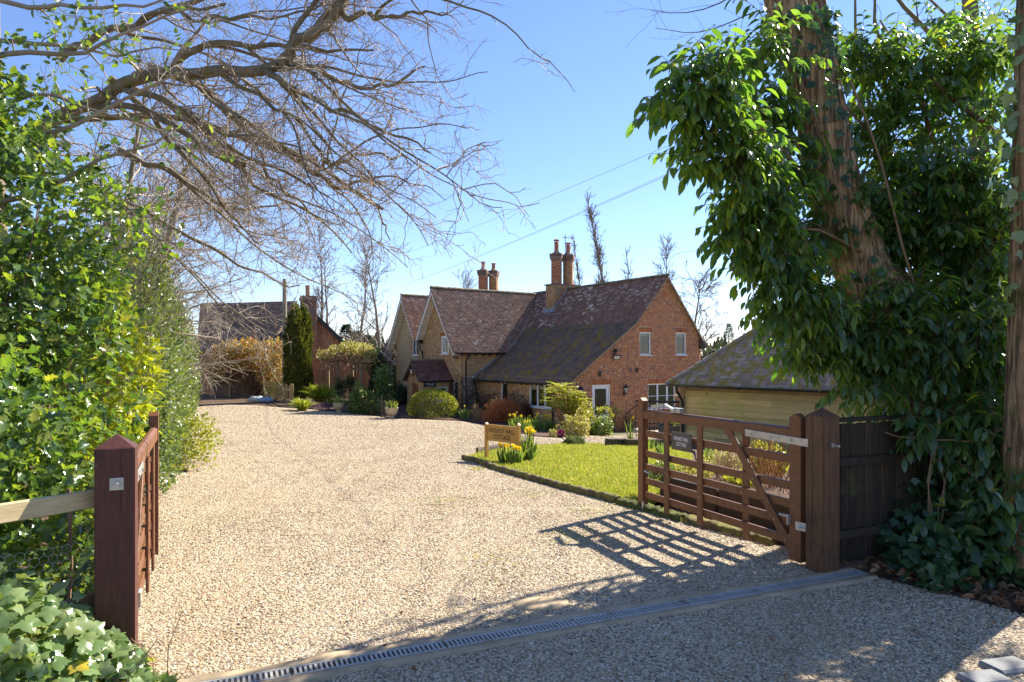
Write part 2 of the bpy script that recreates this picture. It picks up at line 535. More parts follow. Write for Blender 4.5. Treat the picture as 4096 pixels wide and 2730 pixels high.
M['interior'] = mat('room_plaster', (0.5, 0.44, 0.35), (0.4, 0.36, 0.28), 2, 0.9)
M['terracotta'] = mat('terracotta_pot', (0.42, 0.17, 0.1), (0.3, 0.12, 0.08), 6, 0.8, 0.1, 40)
M['oakdoor'] = mat('oak_door', (0.24, 0.10, 0.03), (0.16, 0.065, 0.02), 5, 0.5, 0.2, 20, stretch=(8, 8, 1))
M['navy'] = mat('navy_plaque', (0.015, 0.025, 0.055), (0.02, 0.03, 0.07), 5, 0.35)
M['redbox'] = mat('red_alarm_print', (0.6, 0.06, 0.04), (0.5, 0.05, 0.04), 5, 0.4)
M['gate'] = mat('brown_stained_timber', (0.2, 0.083, 0.036), (0.15, 0.06, 0.026), 7, 0.5, 0.25, 26, 0.004, spots=[((0.075, 0.035, 0.02), 2.4, 0.56, 0.72), ((0.26, 0.17, 0.11), 26, 0.68, 0.74)], stretch=(3, 3, 3), spec=0.4)
M['gate_red'] = mat('dark_red_brown_stained_post', (0.105, 0.034, 0.023), (0.068, 0.022, 0.017), 6, 0.5, 0.3, 14, 0.004, stretch=(9, 9, 0.9), spots=[((0.06, 0.026, 0.018), 1.7, 0.55, 0.75), ((0.26, 0.17, 0.12), 24, 0.69, 0.74), ((0.09, 0.085, 0.03), 2.1, 0.66, 0.8)])
M['gate_post'] = mat('weathered_brown_post', (0.15, 0.075, 0.036), (0.095, 0.048, 0.025), 5, 0.6, 0.4, 14, 0.006, stretch=(9, 9, 0.8), spots=[((0.06, 0.034, 0.022), 2.2, 0.54, 0.7), ((0.25, 0.16, 0.10), 22, 0.68, 0.74), ((0.085, 0.08, 0.03), 2.7, 0.66, 0.8)])
M['crack'] = mat('dark_timber_split', (0.015, 0.008, 0.006), (0.02, 0.01, 0.008), 9, 0.95)
M['zinc'] = mat('galvanised_steel', (0.55, 0.54, 0.5), (0.42, 0.41, 0.38), 14, 0.42, 0.1, 60, metal=0.6)
M['bolt'] = mat('brass_bolt', (0.36, 0.22, 0.12), (0.28, 0.17, 0.1), 10, 0.4, metal=0.5)
M['plaque'] = mat('brown_name_plate', (0.10, 0.085, 0.072), (0.085, 0.072, 0.062), 6, 0.5)
M['letter_white'] = mat('white_lettering', (0.8, 0.79, 0.76), (0.75, 0.75, 0.72), 6, 0.5)
M['letter_dark'] = mat('dark_lettering', (0.035, 0.028, 0.02), (0.05, 0.04, 0.03), 6, 0.6)
M['sign_wood'] = mat('golden_varnished_timber', (0.52, 0.29, 0.075), (0.43, 0.23, 0.055), 5, 0.45, 0.15, 18, 0.003, stretch=(1, 1, 10))
M['pale_wood'] = mat('new_pale_timber', (0.55, 0.44, 0.25), (0.42, 0.32, 0.17), 6, 0.75, 0.3, 22, 0.003, stretch=(1.5, 1.5, 12), spots=[((0.2, 0.13, 0.06), 9, 0.74, 0.78)])
M['black_wood'] = mat('black_stained_boards', (0.06, 0.042, 0.027), (0.03, 0.022, 0.016), 4, 0.75, 0.5, 20, 0.006, var=0.3, stretch=(8, 8, 0.7), spots=[((0.075, 0.075, 0.025), 2.5, 0.58, 0.72)])
M['board'] = mat('oak_weatherboard', (0.60, 0.44, 0.18), (0.46, 0.33, 0.135), 3, 0.8, 0.5, 12, 0.006, var=0.26, stretch=(0.6, 0.6, 10), spots=[((0.46, 0.40, 0.11), 1.3, 0.52, 0.7), ((0.16, 0.13, 0.09), 5, 0.64, 0.78)])
M['beam'] = mat('oak_beam', (0.33, 0.23, 0.12), (0.22, 0.15, 0.08), 4, 0.8, 0.4, 20, 0.005)
M['low_fence'] = mat('weathered_fence_pale', (0.44, 0.31, 0.12), (0.3, 0.21, 0.09), 4, 0.8, 0.4, 20, 0.004, var=0.25, stretch=(6, 6, 0.7))
M['fence_brown'] = mat('brown_fence_board', (0.22, 0.12, 0.075), (0.15, 0.085, 0.055), 4, 0.8, 0.3, 20, 0.004, var=0.25, stretch=(6, 6, 0.7))
M['sleeper'] = mat('old_sleeper', (0.085, 0.06, 0.042), (0.055, 0.04, 0.03), 5, 0.85, 0.5, 20, 0.006, spots=[((0.16, 0.14, 0.04), 5, 0.62, 0.75)])
M['kerb'] = mat('mossy_kerb', (0.14, 0.10, 0.055), (0.07, 0.05, 0.03), 7, 0.9, 0.8, 26, 0.02, spots=[((0.17, 0.16, 0.028), 4, 0.42, 0.6), ((0.3, 0.28, 0.22), 12, 0.68, 0.74)])
M['moss'] = mat('green_moss', (0.12, 0.14, 0.025), (0.07, 0.075, 0.02), 12, 0.95, 1.0, 70, 0.02)
M['concrete'] = mat('worn_concrete', (0.47, 0.365, 0.235), (0.34, 0.255, 0.155), 5, 0.9, 0.4, 60, 0.006, spots=[((0.26, 0.2, 0.12), 9, 0.6, 0.75)])
M['grate'] = mat('pale_galvanised_grating', (0.42, 0.41, 0.385), (0.31, 0.3, 0.28), 12, 0.55, 0.1, 60, metal=0.15, spots=[((0.26, 0.2, 0.13), 5, 0.58, 0.7)])
M['void'] = mat('dark_drain_bed', (0.02, 0.018, 0.015), (0.03, 0.026, 0.02), 9, 1.0)
M['wire'] = mat('galvanised_wire', (0.62, 0.62, 0.6), (0.5, 0.5, 0.48), 12, 0.4, metal=0.5)
M['cable'] = mat('overhead_cable', (0.12, 0.13, 0.15), (0.1, 0.11, 0.13), 3, 0.6)
M['sett'] = mat('grey_sett', (0.22, 0.225, 0.23), (0.15, 0.155, 0.16), 7, 0.8, 0.5, 40, 0.008)
M['stone'] = mat('carved_stone_planter', (0.5, 0.43, 0.3), (0.36, 0.3, 0.2), 7, 0.9, 0.6, 30, 0.01, spots=[((0.2, 0.2, 0.13), 4, 0.6, 0.75)])
M['slate_pot'] = mat('dark_grey_planter', (0.05, 0.055, 0.065), (0.035, 0.04, 0.048), 6, 0.5)
M['pale_stone'] = mat('pale_cobble', (0.6, 0.56, 0.48), (0.45, 0.42, 0.36), 6, 0.8, 0.2, 30, var=0.25)
M['bag_blue'] = mat('blue_plastic_sack', (0.18, 0.28, 0.42), (0.3, 0.4, 0.5), 5, 0.35, 0.5, 12, 0.03)
M['bag_white'] = mat('white_plastic_sack', (0.6, 0.62, 0.62), (0.42, 0.43, 0.42), 5, 0.4, 0.5, 12, 0.03)
# ground
M['soil'] = mat('leaf_strewn_soil', (0.075, 0.05, 0.032), (0.16, 0.09, 0.05), 10, 0.95, 0.9, 28, 0.03, spots=[((0.22, 0.12, 0.06), 22, 0.6, 0.68)])
M['meadow'] = mat('far_meadow', (0.07, 0.09, 0.03), (0.12, 0.11, 0.05), 0.3, 0.95, 0.5, 6, 0.05)
M['mulch'] = mat('bark_mulch', (0.075, 0.04, 0.028), (0.13, 0.07, 0.045), 14, 0.95, 0.9, 36, 0.03)
M['lawn'] = mat('lawn_turf', (0.18, 0.21, 0.035), (0.36, 0.34, 0.085), 0.9, 0.9, 0.8, 60, 0.02, spots=[((0.34, 0.32, 0.11), 2.6, 0.56, 0.72)])

def gravel_mat():
    m, nt, out = _nodes('gravel_surface')
    p = nt.nodes.new('ShaderNodeBsdfPrincipled'); nt.links.new(p.outputs[0], out.inputs[0])
    pos = nt.nodes.new('ShaderNodeNewGeometry').outputs['Position']
    v = nt.nodes.new('ShaderNodeTexVoronoi'); v.inputs['Scale'].default_value = 46
    nt.links.new(pos, v.inputs['Vector'])
    sep = nt.nodes.new('ShaderNodeSeparateColor'); nt.links.new(v.outputs['Color'], sep.inputs[0])
    col = _ramp(nt, sep.outputs[0], GRAVEL)
    col = _mix(nt, _map(nt, v.outputs['Distance'], 0.35, 0.85), col, (0.10, 0.075, 0.045))
    col = _mix(nt, _map(nt, _noise(nt, 0.7, 5), 0.45, 0.75), col, _mix(nt, 0.35, col, (0.36, 0.26, 0.13)))
    nt.links.new(col, p.inputs['Base Color']); p.inputs['Roughness'].default_value = 0.85
    inv = nt.nodes.new('ShaderNodeMath'); inv.operation = 'SUBTRACT'; inv.inputs[0].default_value = 1.0
    nt.links.new(v.outputs['Distance'], inv.inputs[1])
    nt.links.new(_bump(nt, inv.outputs[0], 0.9, 0.012), p.inputs['Normal'])
    return m
GRAVEL = [(0, (0.48, 0.35, 0.2)), (0.16, (0.60, 0.49, 0.34)), (0.3, (0.35, 0.235, 0.125)), (0.44, (0.68, 0.61, 0.49)), (0.58, (0.49, 0.355, 0.2)), (0.68, (0.22, 0.17, 0.125)), (0.82, (0.60, 0.49, 0.33)), (0.92, (0.14, 0.115, 0.095)), (1, (0.5, 0.38, 0.23))]
M['gravel'] = gravel_mat()
M['pebble'] = mat('pebble', (0.4, 0.3, 0.2), (0.27, 0.19, 0.105), 0.8, 0.75, palette=GRAVEL, lo=.47, hi=.72, spots=[((0.2, 0.19, 0.06), 0.55, 0.66, 0.8)])
# bark
M['bark'] = mat('furrowed_bark_with_moss', (0.56, 0.37, 0.2), (0.17, 0.105, 0.06), 7, 0.95, 1.0, 8, 0.09, stretch=(3.6, 3.6, 0.3), lo=.42, hi=.58, detail=7, spots=[((0.13, 0.13, 0.04), 1.9, 0.54, 0.64), ((0.6, 0.58, 0.5), 9, 0.66, 0.69)])
M['bark_limb'] = mat('mossy_grey_limb', (0.22, 0.18, 0.12), (0.13, 0.105, 0.065), 5, 0.9, 0.6, 24, 0.02, spots=[((0.2, 0.19, 0.04), 2.5, 0.56, 0.7), ((0.42, 0.4, 0.36), 6, 0.64, 0.7)])
M['twig'] = mat('pale_bare_twig', (0.36, 0.29, 0.22), (0.22, 0.17, 0.12), 3, 0.6, spec=0.5)
M['twig_far'] = mat('far_bare_twig', (0.19, 0.155, 0.125), (0.26, 0.21, 0.16), 2, 0.9)
M['twig_brown'] = mat('brown_stem', (0.17, 0.095, 0.05), (0.24, 0.15, 0.085), 5, 0.8)
M['twig_red'] = mat('russet_twig', (0.5, 0.2, 0.075), (0.38, 0.14, 0.06), 3, 0.6, var=0.3)
M['vine'] = mat('woody_vine', (0.26, 0.17, 0.09), (0.18, 0.11, 0.06), 9, 0.9, 0.5, 30, 0.01)
M['pole'] = mat('grey_pole', (0.33, 0.27, 0.19), (0.22, 0.18, 0.13), 3, 0.8, 0.2, 20, stretch=(6, 6, 0.5))
# leaves
M['lf_dark'] = leaf_mat('glossy_dark_evergreen_leaf', [(0, (0.04, 0.088, 0.042)), (0.4, (0.065, 0.125, 0.052)), (0.75, (0.09, 0.155, 0.05)), (0.985, (0.13, 0.19, 0.05)), (1, (0.42, 0.36, 0.05))], 0.22, 0.48, (3.2, 3.2, 0.6), 0.8)
M['lf_holly'] = leaf_mat('holly_leaf', [(0, (0.04, 0.08, 0.03)), (0.35, (0.07, 0.125, 0.04)), (0.7, (0.12, 0.18, 0.045)), (0.985, (0.18, 0.22, 0.05)), (1, (0.36, 0.33, 0.07))], 0.2, 0.38, (2.6, 2.6, 0.7), 0.7)
M['lf_yellow'] = leaf_mat('yellow_green_laurel_leaf', [(0, (0.26, 0.33, 0.03)), (0.5, (0.38, 0.42, 0.035)), (0.85, (0.48, 0.47, 0.045)), (1, (0.18, 0.26, 0.04))], 0.3, 0.45, (1.3, 1.3, 0.4), 0.5)
M['lf_hedge'] = leaf_mat('small_hedge_leaf', [(0, (0.05, 0.085, 0.025)), (0.5, (0.09, 0.13, 0.035)), (0.85, (0.14, 0.17, 0.045)), (1, (0.2, 0.19, 0.05))], 0.35, 0.35, (2.2, 2.2, 0.8), 0.6)
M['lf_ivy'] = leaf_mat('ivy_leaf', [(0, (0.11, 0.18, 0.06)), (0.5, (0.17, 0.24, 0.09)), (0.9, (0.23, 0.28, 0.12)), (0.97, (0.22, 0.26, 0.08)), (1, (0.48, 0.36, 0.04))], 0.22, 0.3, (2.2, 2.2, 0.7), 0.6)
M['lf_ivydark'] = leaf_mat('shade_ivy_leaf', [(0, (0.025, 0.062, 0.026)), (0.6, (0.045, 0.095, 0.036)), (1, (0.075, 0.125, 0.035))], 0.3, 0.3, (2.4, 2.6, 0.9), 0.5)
M['lf_gold'] = leaf_mat('golden_box_leaf', [(0, (0.17, 0.20, 0.022)), (0.5, (0.27, 0.29, 0.03)), (1, (0.38, 0.36, 0.045))], 0.35, 0.32, (1.5, 1.5, 0.5), 0.5)
M['lf_photinia'] = leaf_mat('photinia_leaf', [(0, (0.17, 0.2, 0.045)), (0.3, (0.3, 0.28, 0.06)), (0.55, (0.4, 0.31, 0.08)), (0.8, (0.48, 0.22, 0.06)), (0.93, (0.5, 0.09, 0.05)), (1, (0.2, 0.22, 0.05))], 0.35, 0.35, (1.6, 1.4, 0.8), 0.6)
M['lf_conifer'] = leaf_mat('conifer_spray', [(0, (0.03, 0.05, 0.014)), (0.5, (0.075, 0.095, 0.02)), (0.85, (0.15, 0.15, 0.03)), (1, (0.26, 0.2, 0.035))], 0.7, 0.25, (1.8, 1.8, 0.6), 0.2)
M['lf_farfir'] = leaf_mat('distant_fir', [(0, (0.03, 0.05, 0.03)), (1, (0.06, 0.085, 0.05))], 0.8, 0.15, None, 0.2)
M['lf_green'] = leaf_mat('garden_shrub_leaf', [(0, (0.06, 0.10, 0.025)), (0.5, (0.10, 0.155, 0.035)), (1, (0.17, 0.21, 0.05))], 0.38, 0.35, None, 0.5)
M['lf_deep'] = leaf_mat('deep_green_shrub_leaf', [(0, (0.02, 0.045, 0.022)), (0.6, (0.035, 0.07, 0.03)), (1, (0.055, 0.095, 0.035))], 0.36, 0.25, None, 0.5)
M['lf_lime'] = leaf_mat('lime_strap_leaf', [(0, (0.19, 0.26, 0.03)), (0.6, (0.30, 0.34, 0.04)), (1, (0.42, 0.40, 0.09))], 0.4, 0.35, (1.5, 1.5, 0.5), 0.5)
M['lf_yucca'] = leaf_mat('spiky_blade', [(0, (0.07, 0.105, 0.045)), (1, (0.15, 0.18, 0.08))], 0.4, 0.2, None, 0.5)
M['lf_cream'] = leaf_mat('cream_edged_leaf', [(0, (0.3, 0.29, 0.08)), (0.5, (0.45, 0.40, 0.14)), (0.8, (0.55, 0.48, 0.2)), (1, (0.2, 0.2, 0.06))], 0.4, 0.35, (1.3, 1.3, 0.6), 0.4)
M['lf_mahonia'] = leaf_mat('yellow_mahonia_leaf', [(0, (0.22, 0.26, 0.04)), (0.5, (0.36, 0.36, 0.06)), (1, (0.48, 0.44, 0.09))], 0.35, 0.4, (1.4, 1.4, 0.5), 0.5)  # yellow-green tones, one at random per leaf
M['lf_daff'] = leaf_mat('daffodil_blade', [(0, (0.09, 0.15, 0.045)), (1, (0.17, 0.24, 0.06))], 0.45, 0.35, None, 0.4)
M['petal'] = leaf_mat('daffodil_petal', [(0, (0.74, 0.60, 0.03)), (1, (0.8, 0.68, 0.06))], 0.5, 0.35, (1.1, 1.1, 0.8), 0.3)
M['trumpet'] = leaf_mat('daffodil_trumpet', [(0, (0.76, 0.5, 0.012)), (1, (0.78, 0.55, 0.015))], 0.5, 0.3, (1.1, 1.0, 0.8), 0.3)
M['lf_heather'] = leaf_mat('heather', [(0, (0.15, 0.07, 0.12)), (0.5, (0.24, 0.12, 0.17)), (1, (0.12, 0.1, 0.08))], 0.7, 0.2, (1.2, 1, 1.2), 0.2)
M['fl_purple'] = leaf_mat('purple_flower', [(0, (0.22, 0.01, 0.11)), (1, (0.36, 0.02, 0.16))], 0.5, 0.3, (1.2, 1, 1.2), 0.3)
M['lf_brown'] = leaf_mat('fallen_brown_leaf', [(0, (0.16, 0.075, 0.035)), (0.4, (0.27, 0.13, 0.06)), (0.75, (0.36, 0.20, 0.10)), (1, (0.13, 0.07, 0.045))], 0.6, 0.15, (1.3, 1.1, 0.9), 0.3)
M['lf_orange'] = leaf_mat('dead_orange_leaf', [(0, (0.5, 0.17, 0.03)), (1, (0.62, 0.26, 0.05))], 0.6, 0.4, (1.3, 1.1, 0.7), 0.3)
M['grass'] = leaf_mat('grass_blade', [(0, (0.15, 0.2, 0.03)), (0.4, (0.25, 0.29, 0.045)), (0.75, (0.37, 0.36, 0.08)), (0.92, (0.46, 0.40, 0.17)), (1, (0.48, 0.4, 0.24))], 0.5, 0.4, (1.5, 1.5, 0.6), 0.3)
M['bare'] = mat('dry_straw_stem', (0.40, 0.28, 0.14), (0.3, 0.2, 0.1), 4, 0.8, var=0.25)
M['bare_red'] = mat('orange_bare_stem', (0.34, 0.16, 0.05), (0.26, 0.12, 0.04), 4, 0.7, var=0.25)
# ------------------------------------------------------------------ leaf shapes
def leaf_simple(w=0.42, fold=0.10, curl=0.10):
    v = [(0, 0, 0), (-w * .42, .30, fold), (w * .42, .30, fold), (0, .30, 0), (-w * .5, .58, fold * .9 - curl * .3), (w * .5, .58, fold * .9 - curl * .3), (0, .58, -curl * .3), (-w*.28, .84, fold*.4 - curl*.8), (w*.28, .84, fold*.4 - curl*.8), (0, .84, -curl*.8), (0, 1, -curl * 1.3)]
    f = [(0, 3, 1), (0, 2, 3), (1, 3, 6), (1, 6, 4), (3, 2, 5), (3, 5, 6), (4, 6, 9), (4, 9, 7), (6, 5, 8), (6, 8, 9), (7, 9, 10), (9, 8, 10)]
    return np.array(v, float), np.array(f)[:, ::-1]

def leaf_quad(w=0.45, fold=0.08):
    v = [(0, 0, 0), (-w / 2, .5, fold), (w / 2, .5, fold), (0, 1, -.04), (0, .5, 0)]
    return np.array(v, float), np.array([(0, 1, 4), (0, 4, 2), (1, 3, 4), (4, 3, 2)])[:, ::-1]

def leaf_outline(pts, zc=0.0, fold=0.1, y0=0.35):
    """pts: half outline (x>=0, y) from base to tip, mirrored; a fan round a centre on the midrib"""
    r = [(x, y) for x, y in pts]
    l = [(-x, y) for x, y in pts[::-1] if x > 1e-6]
    o = r + l
    v = [(0, y0, zc)] + [(x, y, fold * abs(x) * 1.5 + 0.03 * math.sin(9 * y + 5 * x)) for x, y in o]
    n = len(o)
    return np.array(v, float), np.array([(0, 1 + i, 1 + (i + 1) % n) for i in range(n)])

IVY = leaf_outline([(0, .08), (.22, 0.0), (.36, .10), (.34, .24), (.56, .40), (.40, .50), (.24, .56), (.22, .72), (0, 1.0)], 0.02, -0.12, .38)
HOLLY = leaf_outline([(0, 0), (.12, .10), (.30, .18), (.18, .30), (.34, .42), (.20, .54), (.30, .68), (.13, .78), (0, 1.0)], -0.03, 0.28, .45)
LAUREL = leaf_simple(0.36, 0.09, 0.16)
BROAD = leaf_simple(0.48, 0.08, 0.08)
SMALL = leaf_quad(0.5, 0.1)
STRIP = (np.array([(-.03, 0, 0), (.03, 0, 0), (-.045, .4, .03), (.045, .4, .03), (-.03, .75, 0), (.03, .75, 0), (0, 1, -.12)], float), np.array([(0, 1, 3), (0, 3, 2), (2, 3, 5), (2, 5, 4), (4, 5, 6)]))
SPRAY = (np.array([(0, 0, 0), (-.10, .35, .03), (.10, .35, .03), (0, .45, -.02), (-.07, .75, 0), (.07, .75, 0), (0, 1, 0)], float), np.array([(0, 2, 3), (0, 3, 1), (1, 3, 4), (3, 2, 5), (3, 5, 6), (3, 6, 4)]))

# ------------------------------------------------------------------ ground
FAR = 500
tag(np_obj('terrain', [(x, y, gz(clamp(x, -14, 40), clamp(y, -5, 40)) - 0.06 - (0.0 if y < 90 else 0.02 * (y - 90))) for y in (-60, -10, 0, 6, 10, 14, 18, 22, 26, 30, 36, 45, 60, 90, 150, FAR) for x in (-FAR, -120, -60, -30, -18, -10, -5, 0, 5, 10, 18, 30, 60, 120, FAR)],
           [(j * 15 + i, j * 15 + i + 1, (j + 1) * 15 + i + 1, (j + 1) * 15 + i) for j in range(15) for i in range(14)], M['meadow']),
    'dull green land lying beyond the gardens and under the trees', None, None, 'structure')

def XY(px, py):
    p = onground(px, py)
    return (p.x, p.y)

GARDEN = [(-40, -3), (14, -3), (16, 10), (20, 30), (24, 48), (-40, 48)]
sheet('ground', GARDEN, 1.2, -0.02, M['soil'], label='bare soil strewn with leaves under the hedges and shrubs')
DRIVE = [(-2.2, 0.2), (-2.6, 4.1), (-3.75, 6.6), (-5.6, 10.6), (-8.1, 16), (-12.0, 25.5), (-15.8, 33.5), XY(213, 404.5), XY(245, 405), XY(281, 407.5), XY(312, 409.5), XY(339, 412), XY(391, 418), XY(425, 419.6), XY(460, 421), XY(483, 424.5), XY(505, 430), XY(534, 436.5), XY(566, 438.5), XY(593, 435.5), XY(616, 432), XY(640, 430.5), (7.5, 29.5), (9, 26), (5.6, 22.4), XY(650, 446), XY(607, 444.8), XY(566, 444.2), XY(530, 447), XY(501, 450), XY(477, 454), XY(465, 459), XY(492, 468.4), XY(525.4, 478.4), XY(568.5, 490.4), (1.37, 8.85), (2.68, 6.88), (2.86, 6.15), (3.15, 5.9), (3.55, 5.3), (3.85, 4.8), (4.5, 3.6), (5.2, 2.2), (5.4, 0.2)]
sheet('driveway', DRIVE, 0.45, 0.0, M['gravel'], label='pale golden gravel drive sweeping from the gateway to the cottage')
LAWN = [XY(466, 459), XY(493, 468.2), XY(526.4, 478), XY(569.5, 490), (1.42, 8.98), (1.75, 8.6), (2.0, 9.0), (3.1, 10.6), (3.7, 14.0), (4.6, 17.5), (5.2, 21.0), XY(650, 446.4), XY(607, 445.2), XY(566, 444.6), XY(530.5, 447.4), XY(501.5, 450.4), XY(478, 454.4)]
sheet('lawn', LAWN, 0.5, 0.035, M['lawn'], label='bright sunlit lawn between the drive and the right gate')
BED = [(2.0, 8.95), (2.35, 8.15), (3.05, 6.95), (3.6, 7.2), (7.5, 8.6), (9.2, 14.5), (6.0, 20.4), (5.3, 21.3), (4.7, 17.5), (3.8, 14.0), (3.2, 10.6)]
def bed_z(x, y): return gz(x, y) + 0.27 * clamp((12.5 - y) / 3.0) + 0.03
sheet('raised_soil_bed', BED, 0.5, 0.0, M['mulch'], zf=bed_z, label='raised bed of dark soil behind the right gate')
HBED = [XY(425, 419), XY(460, 420.5), XY(483, 424), XY(505, 429.5), XY(534, 436), XY(566, 438), XY(593, 435), XY(615, 431.8), (4.3, 29.0), (2.3, 28.0), (-1.8, 34.7), (-2.6, 34.1), (-5.2, 38.2)]
sheet('flower_bed', HBED, 0.7, 0.016, M['mulch'], label='dark curved flower bed along the front of the cottage')
LBED = [XY(281, 407), XY(312, 409), XY(339, 411.5), XY(391, 417.5), XY(425, 419), (-5.2, 38.4), (-6.7, 41.5), (-12, 45), (-16, 43)]
sheet('garden_border', LBED, 0.8, 0.016, M['mulch'], label='dark border of mixed shrubs left of the porch')

# gravel stones lying on the drive, dense near the gateway
def gravel_nodes():
    ng = bpy.data.node_groups.new('gravel_scatter', 'GeometryNodeTree')
    ng.interface.new_socket('Geometry', in_out='INPUT', socket_type='NodeSocketGeometry')
    ng.interface.new_socket('Geometry', in_out='OUTPUT', socket_type='NodeSocketGeometry')
    N = ng.nodes; Lk = ng.links
    gi = N.new('NodeGroupInput'); go = N.new('NodeGroupOutput')
    dp = N.new('GeometryNodeDistributePointsOnFaces'); dp.distribute_method = 'RANDOM'
    na = N.new('GeometryNodeInputNamedAttribute'); na.data_type = 'FLOAT'; na.inputs['Name'].default_value = 'dens'
    nb = N.new('GeometryNodeInputNamedAttribute'); nb.data_type = 'FLOAT'; nb.inputs['Name'].default_value = 'psize'
    Lk.new(gi.outputs[0], dp.inputs['Mesh']); Lk.new(na.outputs['Attribute'], dp.inputs['Density'])
    ico = N.new('GeometryNodeMeshIcoSphere'); ico.inputs['Radius'].default_value = 0.5; ico.inputs['Subdivisions'].default_value = 1
    sm = N.new('GeometryNodeSetMaterial'); sm.inputs['Material'].default_value = M['pebble']
    Lk.new(ico.outputs['Mesh'], sm.inputs['Geometry'])
    ip = N.new('GeometryNodeInstanceOnPoints')
    Lk.new(dp.outputs['Points'], ip.inputs['Points']); Lk.new(sm.outputs[0], ip.inputs['Instance'])
    rr = N.new('FunctionNodeRandomValue'); rr.data_type = 'FLOAT_VECTOR'
    rr.inputs[0].default_value = (-0.5, -0.5, 0); rr.inputs[1].default_value = (0.5, 0.5, 6.28); rr.inputs['Seed'].default_value = 3
    Lk.new(rr.outputs[0], ip.inputs['Rotation'])
    rs = N.new('FunctionNodeRandomValue'); rs.data_type = 'FLOAT_VECTOR'
    rs.inputs[0].default_value = (0.6, 0.5, 0.4); rs.inputs[1].default_value = (1.75, 1.2, 0.95); rs.inputs['Seed'].default_value = 5
    vm = N.new('ShaderNodeVectorMath'); vm.operation = 'SCALE'
    Lk.new(rs.outputs[0], vm.inputs[0]); Lk.new(nb.outputs['Attribute'], vm.inputs['Scale'])
    Lk.new(vm.outputs[0], ip.inputs['Scale'])
    Lk.new(ip.outputs[0], go.inputs[0])
    return ng

GRAV = [(-2.15, 1.8), (-2.4, 4.0), (-3.6, 6.6), (-5.45, 10.5), (-6.6, 13.4), (-8.0, 16), (-12.0, 25.5), (-15.8, 33.5), XY(216, 405.5), XY(281, 408.5), XY(339, 413), XY(391, 419), XY(460, 422), XY(483, 425.5), XY(505, 431), XY(534, 437.5), XY(566, 439.5), XY(593, 436.5), XY(616, 433), XY(640, 431.5), XY(655, 443), XY(607, 444.6), XY(566, 444), XY(530, 446.6), XY(499, 450), XY(475, 454), XY(462, 459), XY(490, 468.6), XY(523, 478.8), XY(566, 491), (1.33, 8.83), (2.64, 6.86), (2.82, 6.15), (3.1, 5.9), (3.6, 5.3), (4.0, 4.7), (4.6, 3.4), (4.8, 1.8)]
gr = sheet('gravel', GRAV, 0.35, -0.002, M['gravel'], kind='stuff', label='loose rounded stones of the drive, buff, white and grey')
me = gr.data
co = np.zeros(len(me.vertices) * 3); me.vertices.foreach_get('co', co); co = co.reshape(-1, 3)
Dst = np.hypot(co[:, 0], co[:, 1])
dens = np.interp(Dst, [2.5, 4, 6, 9, 13, 18, 24, 32, 42], [3000, 2900, 2200, 1300, 700, 340, 200, 110, 40])
# keep the drain line clear
a0 = np.array([-1.63, 3.95]); dr = np.array([0.919, 0.394]); nd = np.array([-dr[1], dr[0]])
dens[np.abs((co[:, :2] - a0) @ nd) < 0.02] *= 0.2
psz = np.interp(Dst, [3, 6, 12, 20, 40], [0.0185, 0.021, 0.026, 0.035, 0.055])
for nm, arr in (('dens', dens), ('psize', psz)):
    a = me.attributes.new(nm, 'FLOAT', 'POINT'); a.data.foreach_set('value', arr.astype(np.float32))
md = gr.modifiers.new('scatter', 'NODES'); md.node_group = gravel_nodes()

# lawn grass
def blades(name, poly, n, hmin, hmax, zf, dz, label, dfun=None):
    xs = [p[0] for p in poly]; ys = [p[1] for p in poly]
    X = RNG.uniform(min(xs), max(xs), n * 3); Y = RNG.uniform(min(ys), max(ys), n * 3)
    k = in_poly(X, Y, poly)
    if dfun is not None: k &= RNG.random(len(X)) < dfun(X, Y)
    X, Y = X[k][:n], Y[k][:n]
    P = np.array([(x, y, zf(x, y) + dz) for x, y in zip(X, Y)])
    D = np.stack([RNG.normal(0, .45, len(P)), RNG.normal(0, .45, len(P)), np.ones(len(P))], 1)
    U = np.stack([RNG.normal(0, 1, len(P)), RNG.normal(0, 1, len(P)), np.full(len(P), .3)], 1)
    S = RNG.uniform(hmin, hmax, len(P)); S3 = np.stack([S * 1.1, S, S], 1)
    tv = np.array([(-.10, 0, 0), (.10, 0, 0), (.05, .6, .05), (0, 1, .25)]); tf = np.array([(0, 1, 2), (0, 2, 3)])
    return tag(scatter(name, tv, tf, P, frames(D, U), S3, M['grass'], None, False, 'stuff'), label)
blades('grass', LAWN, 80000, 0.025, 0.065, gz, 0.035, 'short sunlit lawn grass of yellow and green blades', lambda X, Y: np.interp(Y, [8, 12, 22], [1.0, .6, .22]))

# lawn edging: a mossy rail kerb along the drive
def kerb_run(name, a, b, w, h, nseg, m, parent, dz=0.0, wob=0.012):
    """an irregular timber or stone edging along the ground"""
    a = Vector(a); b = Vector(b); d = (b - a).normalized(); s = Vector((d.y, -d.x))
    V = []; F = []
    prof = [(-w / 2, -0.06), (-w / 2, h * .75), (-w * .28, h), (w * .28, h * .97), (w / 2, h * .7), (w / 2, -0.06)]
    for i in range(nseg + 1):
        p = a + (b - a) * i / nseg
        z = gz(p.x, p.y) + dz
        for (o, hh) in prof:
            q = p + s * (o + random.uniform(-wob, wob))
            V.append((q.x, q.y, z + hh + random.uniform(-wob, wob) * (hh > 0)))
    k = len(prof)
    for i in range(nseg):
        for j in range(k - 1):
            F.append((i * k + j, i * k + j + 1, (i + 1) * k + j + 1, (i + 1) * k + j))
    F += [(0, 1, 2, 3), (0, 3, 4, 5)]
    e = nseg * k
    F += [(e, e + 3, e + 2, e + 1), (e, e + 5, e + 4, e + 3)]
    return np_obj(name, V, F, m, parent, True)
